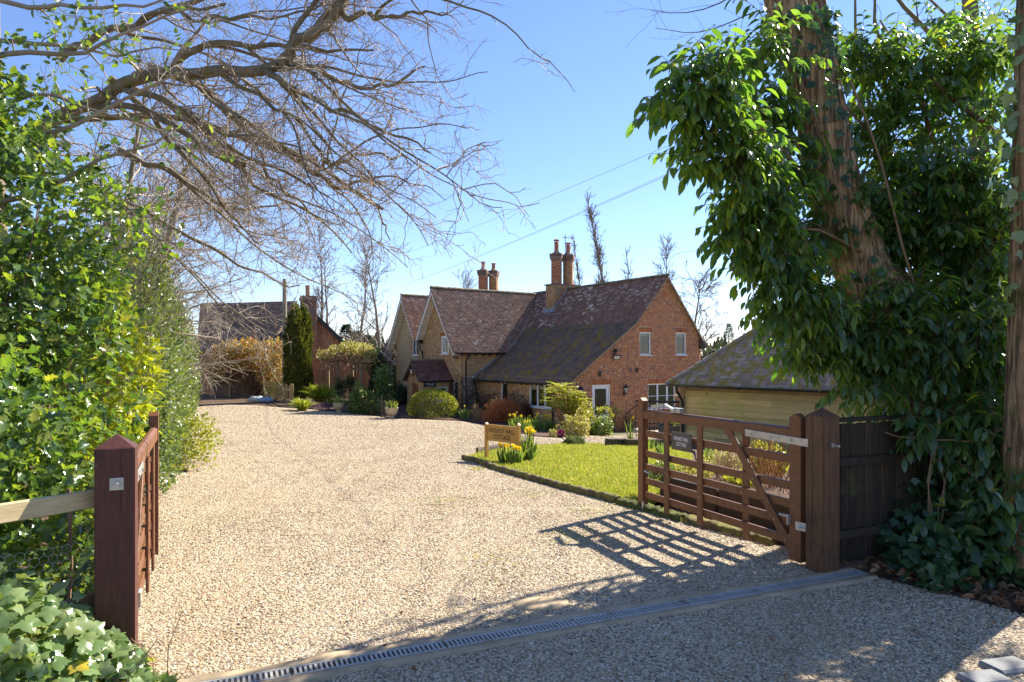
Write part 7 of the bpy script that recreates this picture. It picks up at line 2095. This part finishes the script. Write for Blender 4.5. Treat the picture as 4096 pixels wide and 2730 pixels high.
# mahonia
mb_ = g3(566, 432.5); mb_[2] = gz(mb_[0], mb_[1])
ma = thing('mahonia', 'tall sunlit yellow-leaved mahonia with bare orange stems by the window', 'shrub', tuple(mb_))
k = mpp(mb_)
heads = [(561, 387, .62), (556, 392, .55), (568, 393, .5), (558, 399, .6), (565, 401, .55), (553, 404, .5), (572, 406, .45), (580, 400, .45), (576, 394, .35), (583, 409, .35), (561, 409, .5), (578, 413, .4)]
B = []
for px, py, s in heads:
    q = np.array(at(px, py, mb_[1] + RNG.uniform(-.35, .35)))
    B.append((resample([mb_ + RNG.normal(0, .1, 3) * [1, 1, 0], (mb_ * .5 + q * .5) + RNG.normal(0, .08, 3), q], 6), .035, .015))
V, F = tube_set(B, 6); np_obj('stems', V, F, M['bare_red'], ma, True)
P, D, U, S = [], [], [], []
for (px, py, s), b in zip(heads, B):
    c = b[0][-1]
    for j in range(15):
        a = j * 2.4; d = np.array([math.cos(a), math.sin(a), RNG.uniform(-.1, .5)])
        for w in range(7):
            e = c + d * s * (w + 1) / 7 + np.array([0, 0, -.12 * ((w + 1) / 7) ** 2])
            for sg_ in (-1, 1):
                P.append(e); D.append(np.array([-d[1], d[0], 0]) * sg_ + d * .4 + [0, 0, RNG.uniform(-.3, .2)]); U.append(RNG.normal(0, .3, 3) + [0, 0, 1]); S.append(RNG.uniform(.10, .16))
scatter('foliage', *SMALL, np.array(P), frames(np.array(D), np.array(U)), np.array(S), M['lf_mahonia'], ma, False, 'stuff')
shrub('green_underplanting', 'green leafy shrub around the stems of the mahonia', 'shrub', tuple(mb_), [((mb_[0] + .35, mb_[1] + .1, mb_[2] + .75), (.5, .4, .65))], 900, (.08, .14), BROAD, 'lf_mahonia')
dome('variegated_bush', 'low cream and yellow variegated bush at the front of the flower bed', 'bush', 563, 592, 414, 438, 2600, (.06, .10), SMALL, 'lf_cream', lump=.3, inner=.3)
dome('white_flower', 'small cushion of cream-white flowers at the bed edge', 'flowers', 549, 556.5, 430, 437.5, 320, (.05, .08), SMALL, 'lf_cream', stems=4)
dome('purple_flower', 'small cushion of magenta flowers beside the white ones', 'flowers', 556, 563, 431, 437.5, 320, (.05, .08), SMALL, 'fl_purple', stems=4)
dome('grey_tuft', 'dry grey-green low tuft on the gravel by the far lawn edge', 'plant', 564, 585, 439, 446, 1100, (.08, .15), SPRAY, 'lf_yucca', stems=6)
def euphorbia(label, px0, px1, ytop, ybase, n, headm, leafm, group='euphorbias in the flower bed'):
    b = g3((px0 + px1) / 2, ybase); w = (px1 - px0) / 2 * mpp(b); h = (ybase - ytop) * mpp(b)
    b[1] += w * .4; b[2] = gz(b[0], b[1])
    t = thing('euphorbia', label, 'plant', tuple(b), group); B = []; P, D, S, HP_, HD = [], [], [], [], []
    for _ in range(n):
        tip = b + np.array([RNG.uniform(-w, w), RNG.uniform(-w, w) * .5, h * RNG.uniform(.5, 1)])
        s = resample([b + RNG.normal(0, .12, 3) * [1, .6, 0], (b + tip) / 2 + [0, 0, .1], tip], 6); B.append((s, .012, .008))
        for q in range(46):
            f = RNG.uniform(.25, .92); c = s[0] * (1 - f) + s[-1] * f; i = min(int(f * 5), 4); c = s[i] + (s[i + 1] - s[i]) * (f * 5 - i)
            a = RNG.uniform(0, 6.28); P.append(c); D.append([math.cos(a), math.sin(a), .3]); S.append(RNG.uniform(.07, .12))
        for q in range(34):
            HP_.append(tip + RNG.normal(0, .05, 3)); HD.append(RNG.normal(0, 1, 3) + [0, 0, .6])
    V, F = tube_set(B, 4); np_obj('stems', V, F, M['lf_green'], t)
    P = np.array(P); scatter('foliage', *leaf_simple(.22, .03, .05), P, frames(np.array(D), RNG.normal(0, .3, P.shape) + [0, 0, 1]), np.array(S), M[leafm], t, False, 'stuff')
    Q = np.array(HP_); scatter('flower_heads', *BROAD, Q, frames(np.array(HD), RNG.normal(0, 1, Q.shape) + [0, 0, 1]), RNG.uniform(.05, .08, len(Q)), M[headm], t, False, 'stuff')
euphorbia('euphorbia with yellow-topped stems in front of the white door', 583, 612, 405, 434, 15, 'lf_mahonia', 'lf_green')
euphorbia('euphorbia leaning right with yellow tops, right of the white door', 604, 624, 406, 433, 8, 'lf_mahonia', 'lf_cream')
euphorbia('dark green euphorbia with lime heads below the ground floor window', 536, 556, 406, 423, 13, 'lf_lime', 'lf_deep')
dome('leafy_bush', 'green and cream leafy bush between the variegated bush and the door', 'bush', 590, 614, 418, 436, 1500, (.07, .11), BROAD, 'lf_green', inner=.4)
twig_dome('red_tinged_shrub', 'thin red-tinged shrub against the brick by the handrail', 623, 640, 411, 431, 60, 'twig_brown', 'lf_photinia', .008, leafn=260, lsize=(.07, .12), cat='shrub')

# bare climbers on the walls
def climber(label, face, s0, s1, z0, z1, n, out):
    """tangled brown stems pressed to a wall; face(s, z) gives the wall point"""
    c = face((s0 + s1) / 2, z0); t = thing('wall_climber', label, 'climber', tuple(c), 'bare climbers on the cottage walls'); B = []
    for _ in range(n):
        p = np.array(face(RNG.uniform(s0, s1), z0 + (z1 - z0) * RNG.random() ** 1.4 * .7)) + np.array(out) * RNG.uniform(.03, .14)
        d = np.array(face(1, 0)) - np.array(face(0, 0)); d = d * RNG.normal(0, .7) + np.array([0, 0, RNG.uniform(-.2, .9)])
        B.append((grow(p, d, RNG.uniform(.3, .9), 6, .3, np.array([0, 0, 0.0])), .008, .004))
    V, F = tube_set(B, 3); np_obj('stems', V, F, M['twig_dusk2'], t, False, 'stuff')
M['twig_dusk2'] = mat('dark_brown_creeper', (0.12, 0.075, 0.045), (0.085, 0.055, 0.035), 5, .85)
climber('dark bare creeper up the corner below the wing eaves', lambda s, z: HP(s, 7.84, z) + HU * .02, -1.0, .0, -1.3, 1.7, 330, HU)
climber('dark bare creeper on the porch side of the wing corner', lambda s, z: G0 - HU * s - HV * .02 + UPV * z, .05, .8, -1.3, 1.4, 150, -HV)
climber('bare creeper on the front wall left of the narrow window', lambda s, z: HP(-.02, s, z), 5.6, 7.7, -1.2, .55, 420, -HV)
climber('bare creeper on the front wall between the two windows', lambda s, z: HP(-.02, s, z), 3.4, 5.0, -1.1, .6, 330, -HV)

# urns
def urn(label, px, ybase, yrim, rim_px):
    b = g3(px, ybase); k = mpp(b); R = rim_px / 2 * k; h = (ybase - yrim) * k
    t = thing('stone_urn', label, 'planter', tuple(b), 'carved stone urns')
    mb = MB(); mb.lathe([(R * .5, 0), (R * .52, h * .08), (R * .34, h * .16), (R * .34, h * .22), (R * .62, h * .32), (R * .86, h * .55), (R * .93, h * .8), (R * .94, h * .88), (R * 1.0, h * .9), (R * 1.02, h), (R * .88, h), (R * .8, h * .86), (.01, h * .84)], b, 20)
    auto_smooth(mb.build('bowl', M['stone'], t), 35)
    n = 46; P = b + np.stack([RNG.normal(0, R * .4, n), RNG.normal(0, R * .4, n), np.full(n, h * .85)], 1)
    scatter('blades', *STRIP, P, frames(np.stack([RNG.normal(0, .3, n), RNG.normal(0, .3, n), np.ones(n)], 1), RNG.normal(0, 1, (n, 3))), np.stack([np.full(n, .5), RNG.uniform(.25, .5, n), np.full(n, .3)], 1), M['lf_daff'], t, False, 'stuff')
    n = 160; P = b + np.stack([RNG.normal(0, R * .45, n), RNG.normal(0, R * .45, n), h * .9 + RNG.uniform(0, .3, n)], 1)
    scatter('foliage', *SMALL, P, frames(RNG.normal(0, 1, (n, 3)) + [0, 0, .5], RNG.normal(0, 1, (n, 3))), RNG.uniform(.05, .09, n), M['lf_cream'], t, False, 'stuff')
urn('carved stone urn beside the golden bush, nearer the porch', 391.5, 418.3, 407.5, 13.5)
urn('carved stone urn on a step among the left border shrubs', 338.8, 412.2, 402.6, 12.2)

# left border
def strap_plant(name, label, px, ybase, ytop, wpx, n, m, arch=.5, width=.9, cat='plant'):
    b = g3(px, ybase); k = mpp(b); h = (ybase - ytop) * k; w = wpx / 2 * k; b[1] += w * .4; b[2] = gz(b[0], b[1])
    t = thing(name, label, cat, tuple(b)); B = []
    a = RNG.uniform(0, 6.283, n); sp = RNG.uniform(.15, 1, n)
    P = b + np.stack([np.cos(a) * .1, np.sin(a) * .1, np.zeros(n)], 1)
    D = np.stack([np.cos(a) * sp * w / max(h, .1), np.sin(a) * sp * w / max(h, .1), 1.05 - .5 * sp * arch], 1)
    S = np.hypot(h, w * sp) * RNG.uniform(.7, 1.0, n)
    tv = STRIP[0].copy(); tv[4:, 2] -= np.array([.04, .04, .12]) * arch
    scatter('blades', tv, STRIP[1], P, frames(D, np.tile([0, 0, 1.0], (n, 1)) + RNG.normal(0, .3, (n, 3))), np.stack([np.full(n, width), S, S], 1), M[m], t, False, 'stuff')
strap_plant('yellow_sedge', 'spiky yellow-green sedge at the edge of the gravel by the low fence', 301, 411, 396, 24, 190, 'lf_lime', 1.2, .7)
strap_plant('strap_leaf_plant', 'arching lime strap-leaved clump right of the tall conifer', 319, 404, 381, 26, 210, 'lf_lime', 1.3, 1.3)
for px, py, lab in ((339, 387, 'spiky yucca head on a stem above the left urn'), (350.5, 384, 'spiky yucca head further right, above the round shrub')):
    q = g3(px, 404); q[1] += 1.2; c = np.array(at(px, py, q[1])); q[0] = c[0]; q[2] = gz(q[0], q[1])
    t = thing('yucca', lab, 'yucca', tuple(q), 'yuccas in the left border')
    mb = MB(); mb.tube([q, c - np.array([0, 0, .1])], .07, 6); mb.build('stem', M['twig_brown'], t)
    n = 110; d = unit(RNG.normal(0, 1, (n, 3)) + [0, 0, .45])
    scatter('blades', *STRIP, np.tile(c, (n, 1)), frames(d, np.tile([0, 0, 1.0], (n, 1)) + RNG.normal(0, .3, (n, 3))), np.stack([np.full(n, .9), RNG.uniform(.5, .8, n), np.full(n, .5)], 1), M['lf_yucca'], t, False, 'stuff')
dome('round_shrub', 'large rounded green shrub between the two urns', 'shrub', 346, 372, 386, 414, 3200, (.09, .14), BROAD, 'lf_green', inner=.5)
dome('grey_leaf_shrub', 'small grey-green shrub low beside the round shrub', 'shrub', 364, 377, 401, 415, 700, (.07, .11), SMALL, 'lf_hedge', inner=.5)
def tall(name, label, cat, px0, px1, ytop, ybase, back, n, size, tmpl, m, **kw):
    b = g3((px0 + px1) / 2, ybase); b[1] += back; b[2] = gz(b[0], b[1]); k = mpp(b); w = (px1 - px0) / 2 * k
    b[0] = ((px0 + px1) / 2 - 512) / FPX * b[1]; h = CAM_H - (ytop - HOR) * k - b[2]
    return shrub(name, label, cat, tuple(b), [((b[0], b[1], b[2] + h * .28), (w, w * .8, h * .32)), ((b[0], b[1], b[2] + h * .68), (w * .92, w * .8, h * .34))], n, size, tmpl, m, **kw)
tall('ivy_column', 'dark ivy-covered column between the pergola and the flint gable', 'ivy', 369, 386, 352, 405, 3.0, 3000, (.09, .14), IVY, 'lf_deep', inner=.7)
tall('glossy_shrub', 'sparkling glossy-leaved shrub left of the porch', 'shrub', 374, 394, 366, 410, .8, 1900, (.09, .14), BROAD, 'lf_holly', inner=.4)
tall('fatsia', 'large-leaved dark fatsia against the flint wall beside the porch roof', 'shrub', 394, 412, 362, 400, 2.0, 800, (.22, .36), IVY, 'lf_deep', inner=.5)
tall('photinia_bush', 'photinia bush with red new leaves right of the tall conifer', 'bush', 310, 328, 346, 392, 2.5, 2200, (.11, .17), BROAD, 'lf_photinia', inner=.5)
dome('heather_mound', 'low purple heather mound left of the left urn', 'plant', 317, 330, 403, 411, 900, (.06, .10), SPRAY, 'lf_heather', stems=0)
dome('heather_mound', 'pinkish brown heather between the sedge and the lime strap plant', 'plant', 306, 318, 401, 409, 700, (.06, .10), SPRAY, 'lf_heather', stems=0)
dome('lime_shrub', 'small lime-flecked shrub at the foot of the yuccas', 'shrub', 322, 338, 391, 405, 1100, (.07, .11), BROAD, 'lf_lime', inner=.4)
dome('white_edged_shrub', 'low white-edged shrub beside the thin stakes, left of the right urn', 'shrub', 374, 390, 400, 413, 900, (.06, .1), SMALL, 'lf_cream', inner=.4)
for px, lab in ((381.5, 'thin metal stake left of the right stone urn, taller one'), (384.5, 'thin metal stake close to the right stone urn, shorter one')):
    b = g3(px, 417.5); t = thing('garden_stake', lab, 'stake', tuple(b)); mb = MB(); mb.tube([b, b + np.array([0, 0, .98 if px < 383 else .75])], .028, 6); mb.build('stake', M['sleeper'], t)
# conifer column
b = g3(298, 402); b[1] = 39.0; b[0] = (298 - 512) / FPX * 39; b[2] = gz(b[0], b[1]); k = 39 / FPX
ct = thing('columnar_conifer', 'tall dense column-shaped conifer with golden edges beside the pole', 'conifer', tuple(b))
n = 13000; hgt = (395 - 306) * k; a = RNG.uniform(0, 6.283, n); u = RNG.random(n); w = 12 * k
prof = np.interp(u, [0, .1, .5, .85, .95, 1.02], [.75, 1, .98, .82, .55, .12])
cl = 1 + .14 * np.sin(a * 4 + u * 9) + .1 * np.sin(a * 7 - u * 23)
rad = w * prof * cl * (.72 + .3 * RNG.random(n) ** .6)
lean = np.interp(u, [0, 1], [0, .05])
P = b + np.stack([rad * np.cos(a) + 0 * lean, rad * np.sin(a), .1 + u * hgt * (1 + .05 * np.sin(a * 3))], 1)
D = np.stack([np.cos(a) * .45, np.sin(a) * .45, np.ones(n)], 1) + RNG.normal(0, .25, (n, 3))
Nn = np.stack([np.cos(a), np.sin(a), np.zeros(n)], 1)
scatter('foliage', *SPRAY, P, frames(D, Nn + RNG.normal(0, .5, (n, 3))), RNG.uniform(.16, .34, n), M['lf_conifer'], ct, False, 'stuff')
mb = MB(); mb.tube([b, b + np.array([0, 0, hgt * .8])], [.18, .05], 8); mb.build('trunk', M['bark_limb'], ct)
# photinia hedge over the brown fence
hz0 = gz(-17, 43)
ph = thing('photinia_hedge', 'sunlit red and yellow photinia hedge arching over the brown fence', 'hedge', (-16.5, 43.5, hz0))
n = 9500; px = RNG.uniform(210, 288, n); Yd = 43 + RNG.uniform(-.7, 1.2, n)
top = np.interp(px, [210, 225, 250, 262, 270, 288], [349, 342, 338, 342, 339, 341]) + 1.5 * np.sin(px * .9) + RNG.normal(0, .6, n); bot = np.interp(px, [210, 222, 228, 250, 262, 275, 288], [385, 378, 370, 369, 385, 392, 392])
v = RNG.random(n) ** .85; py = top + (bot - top) * v
P = np.stack([(px - 512) / FPX * Yd, Yd, CAM_H - (py - HOR) / FPX * Yd], 1)
P, R, S = leafset(P, np.tile([.2, -.7, .5], (n, 1)) + RNG.normal(0, .3, (n, 3)), (.11, .19), .2, .6, .5)
scatter('foliage', *BROAD, P, R, S, M['lf_photinia'], ph, False, 'stuff')
stems_obj((-16.5, 43.5, hz0), P[RNG.choice(n, 60, replace=False)], .03, M['twig_brown'], ph)
# fence and gatepost under the hedge
bf = thing('brown_fence', 'brown boarded fence and pale post under the photinia hedge', 'fence', tuple(at_line(240, 43.6) + UPV * hz0))
a = at_line(212, 44); e = at_line(268, 43.6); dd = (e - a).normalized(); L = (e - a).length; nn = Vector((dd.y, -dd.x, 0)); nn = nn if nn.y < 0 else -nn
x = 0
while x < L:
    mb = MB(); mb.box(a + dd * (x + .08) + UPV * (hz0 + .85), .15, .025, 1.75, dd, nn, UPV); mb.build('board', M['fence_brown'], bf); x += .16
for z in (.25, .85, 1.5):
    mb = MB(); mb.bar(a + nn * .04 + UPV * (hz0 + z), e + nn * .04 + UPV * (hz0 + z), .05, .09); mb.build('rail', M['fence_brown'], bf)
c = at_line(230, 43.4); mb = MB(); mb.box(c + UPV * (hz0 + .85), .16, .16, 1.8, dd, nn, UPV); mb.build('post', M['beam'], bf)
twig_dome('bare_shrub', 'pale bare twiggy shrub left of the tall conifer', 264, 287, 369, 400, 110, 'bare', None, .012, cat='shrub')
# low wavy picket fence
lf = thing('low_fence', 'low weathered board fence curving down to a post at the drive edge', 'fence', tuple(g3(280, 401)))
p0 = g3(265, 399.5); p1 = g3(291.5, 405.5); p0[1] += 1.6; p0[0] = (264.5 - 512) / FPX * p0[1]
n = 17
for i in range(n):
    f = i / (n - 1); c = Vector(p0 * (1 - f) + p1 * f); c.z = gz(c.x, c.y); h = 1.0 + .1 * math.sin(f * 3.14) - .02 * f; dd = Vector(p1 - p0); dd.z = 0; dd.normalize(); nn = Vector((dd.y, -dd.x, 0))
    mb = MB(); mb.box(c + UPV * (h / 2), .15, .025, h, dd, nn, UPV); mb.build('board', M['low_fence'], lf)
c = Vector(p1) + dd * .1; mb = MB(); mb.box(Vector((c.x, c.y, gz(c.x, c.y) + .55)), .14, .14, 1.15, dd, nn, UPV, bev=.01); mb.build('post', M['low_fence'], lf)
mb = MB(); mb.bar(Vector(p0) - nn * .04 + UPV * .75, Vector(p1) - nn * .04 + UPV * .75, .04, .09); mb.build('rail', M['low_fence'], lf)
shrub('trailing_plant', 'yellow-leaved creeper trailing over the low fence', 'plant', tuple(g3(277, 400)), [((p0 + p1) / 2 + np.array([.1, -.1, .75]), (.9, .35, .4))], 380, (.07, .11), BROAD, 'lf_lime', stems=10)
# sacks lying by the fence
for (px, py, w, m, lab) in ((257, 401, .42, 'bag_white', 'crumpled white plastic sack lying by the low fence'), (266, 402, .36, 'bag_blue', 'blue plastic sack lying beside the white one')):
    c = g3(px, py); mb = MB(); mb.lathe([(.05, -.02), (w, .02), (w * .95, .14), (w * .5, .26), (.05, .28)], (0, 0, 0), 12)
    o = mb.build('plastic_sack', M[m], None, True); o.location = c; o.scale = (1.25, .6, 1); o.rotation_euler = (0, 0, .3)
    for vv in o.data.vertices: vv.co *= 1 + .12 * math.sin(vv.co.x * 17 + vv.co.y * 11); 
    tag(o, lab, 'sack')
# pergola
pg = thing('pergola', 'timber pergola with rough posts carrying a cream-flowering climber', 'pergola', tuple(at_line(350, 40) + UPV * -.9))
posts = [(337.6, 39.5), (360.8, 39.0), (328, 43), (352, 43), (372, 42.5)]
ztp = CAM_H - (361 - HOR) / FPX * 39.5
for px, Y in posts:
    c = at_line(px, Y); mb = MB(); mb.box(Vector((c.x, c.y, (ztp + gz(c.x, c.y)) / 2)), .17, .17, ztp - gz(c.x, c.y), bev=.02); mb.build('post', M['beam'], pg)
    mb = MB()
    for s in (-1, 1): mb.bar(Vector((c.x, c.y, ztp - .6)), Vector((c.x + s * .5, c.y, ztp - .08)), .09, .09)
    mb.build('brace', M['beam'], pg)
for (pa, pb) in (((322, 40), (372, 38.6)), ((318, 43.4), (374, 42.2))):
    a, e = at_line(*pa), at_line(*pb); mb = MB(); mb.bar(Vector((a.x, a.y, ztp + .02)), Vector((e.x, e.y, ztp + .02)), .1, .18); mb.build('beam', M['beam'], pg)
for i in range(6):
    a = at_line(325 + i * 9, 39.6 - i * .2); e = at_line(322 + i * 9.5, 43.4 - i * .2); mb = MB(); mb.bar(Vector((a.x, a.y - .4, ztp + .17)), Vector((e.x, e.y + .3, ztp + .17)), .07, .12); mb.build('rafter', M['beam'], pg)
cw = at_line(350, 40.5)
def topblob(px, Y, dz, r): c = at_line(px, Y); return ((c.x, c.y, ztp + dz), r)
shrub('pergola_climber', 'cream-leaved climber heaped along the top of the pergola', 'climber', (cw.x, cw.y, -.9), [topblob(332, 40.3, .35, (.8, .9, .42)), topblob(345, 40, .55, (.9, 1, .5)), topblob(356, 40, .6, (.9, 1, .5)), topblob(366, 39.8, .3, (.65, .9, .55))], 4200, (.10, .16), BROAD, 'lf_cream', inner=.3, stems=10, stem_r=.02)
t = thing('hanging_wisteria', 'bare brown wisteria shoots hanging from the pergola', 'climber', (cw.x, cw.y, -.9)); B = []
for _ in range(120):
    c = at_line(RNG.uniform(326, 366), 39.3 + RNG.uniform(-.3, .4)); d = (RNG.normal(0, .35), -.3, RNG.uniform(-.6, .5))
    B.append((grow((c.x, c.y, ztp + RNG.uniform(0, .5)), d, RNG.uniform(.6, 2.0) if RNG.random() < .3 else RNG.uniform(.4, 1.0), 7, .15, np.array([0, 0, -.18])), .018, .008))
M['wist'] = mat('wisteria_shoot', (0.4, 0.22, 0.14), (0.28, 0.15, 0.09), 4, .8)
V, F = tube_set(B, 4); np_obj('stems', V, F, M['wist'], t, False, 'stuff')
df = thing('dark_fence', 'dark board fence in the shade behind the pergola', 'fence', tuple(at_line(345, 44.5) + UPV * -.9))
a, e = at_line(316, 44.8), at_line(378, 43.2); dd = (e - a).normalized(); L = (e - a).length; x = 0
while x < L:
    mb = MB(); c = a + dd * (x + .075); mb.box(Vector((c.x, c.y, .02)), .145, .025, 2.0, dd, Vector((dd.y, -dd.x, 0)), UPV); mb.build('board', M['fence_brown'], df); x += .155
# planting in the raised bed behind the gate
def bedshrub(name, label, px0, px1, ytop, Y, n, size, tmpl, m, hh, **kw):
    x0, x1 = (px0 - 512) / FPX * Y, (px1 - 512) / FPX * Y; zt = CAM_H - (ytop - HOR) / FPX * Y; xc = (x0 + x1) / 2; zb = bed_z(xc, Y) if Y < 15 else gz(xc, Y)
    return shrub(name, label, 'shrub', (xc, Y, zb), [((xc, Y, zb + (zt - zb) * .35), ((x1 - x0) / 2, hh, (zt - zb) * .65))], n, size, tmpl, m, **kw)
bedshrub('low_green_shrub', 'low spreading green shrub at the corner of the raised bed behind the gate', 646, 678, 464, 9.1, 1500, (.03, .055), SMALL, 'lf_hedge', .35, inner=.3)
bedshrub('low_yellow_shrub', 'low yellow-leaved shrub behind the second gap of the gate', 672, 712, 466, 9.3, 2200, (.03, .055), SMALL, 'lf_cream', .4, inner=.3)
bedshrub('bright_yellow_shrub', 'bright yellow-green shrub low behind the gate brace', 728, 752, 476, 8.4, 800, (.03, .06), BROAD, 'lf_mahonia', .3, inner=.3)
bedshrub('lime_bed_shrub', 'sunlit lime shrub behind the top bars of the gate', 742, 792, 444, 10.5, 1900, (.04, .07), BROAD, 'lf_mahonia', .5, inner=.3)
bedshrub('dry_bed_shrub', 'straw-coloured twiggy shrub in the middle of the raised bed', 700, 745, 450, 10.0, 1300, (.03, .05), SMALL, 'lf_cream', .5, inner=.2)
def bed_stems(label, px0, px1, ytop, Y, n, m):
    x0, x1 = (px0 - 512) / FPX * Y, (px1 - 512) / FPX * Y; xc = (x0 + x1) / 2; zb = bed_z(xc, Y); zt = CAM_H - (ytop - HOR) / FPX * Y
    t = thing('bare_stem_shrub', label, 'shrub', (xc, Y, zb), 'bare stemmed shrubs in the raised bed'); B = []
    for _ in range(n):
        s = np.array([RNG.uniform(x0, x1) * .6 + xc * .4, Y + RNG.normal(0, .15), zb]); B.append((grow(s, np.array([RNG.normal(0, .35), RNG.normal(0, .2), 1.0]), (zt - zb) * RNG.uniform(.6, 1.05), 6, .10, np.zeros(3)), .006, .003))
    B += ramify(B, 4, (.08, .3), (20, 45), 4, .12, (0, 0, .05), .7, .3, None, .3, .002)
    V, F = tube_set(B, 4); np_obj('stems', V, F, M[m], t, False, 'stuff')
bed_stems('bare orange-brown stems behind the upper right bars of the gate', 745, 790, 430, 9.4, 60, 'bare_red')
bed_stems('bare straw-coloured stems behind the middle of the gate', 705, 745, 447, 9.0, 46, 'bare')
bed_stems('bare stems low behind the gate brace, nearest the hinge post', 755, 792, 455, 8.3, 30, 'bare_red')
strap_plant('grass_tuft', 'small green grass tuft on the gravel by the lawn edging', 533, 478, 472, 9, 40, 'grass', 1.0, .15)
strap_plant('grass_tuft', 'small green weed tuft on the gravel near the lawn tip', 478, 470, 466, 8, 30, 'grass', 1.0, .15)
# moss and weeds in the gravel
n = 900; c = np.array([[-.2, 6.3], [.6, 7.2], [1.1, 8.3], [-.9, 9.0], [.3, 9.6]])
q = c[RNG.integers(0, 5, n)] + RNG.normal(0, .22, (n, 2)); P = np.stack([q[:, 0], q[:, 1], [gz(*w) + .012 for w in q]], 1)
tag(scatter('weeds', *SMALL, P, frames(RNG.normal(0, 1, (n, 3)) + [0, 0, .3], RNG.normal(0, .4, (n, 3)) + [0, 0, 1]), RNG.uniform(.012, .03, n), M['lf_lime'], None, False, 'stuff'), 'faint green weeds creeping through the gravel')
# the worn stone set flush in the gravel near the drain
p = onground(541, 604); mb = MB(); mb.lathe([(.2, -.02), (.19, .008), (.12, .014), (.01, .015)], (0, 0, 0), 14); o = mb.build('flat_stone', M['concrete'], None, True); o.location = p; o.scale = (1.15, .7, 1); o.rotation_euler = (0, 0, .3)
tag(o, 'worn mossy stone set flush in the gravel just above the drain', 'stone')
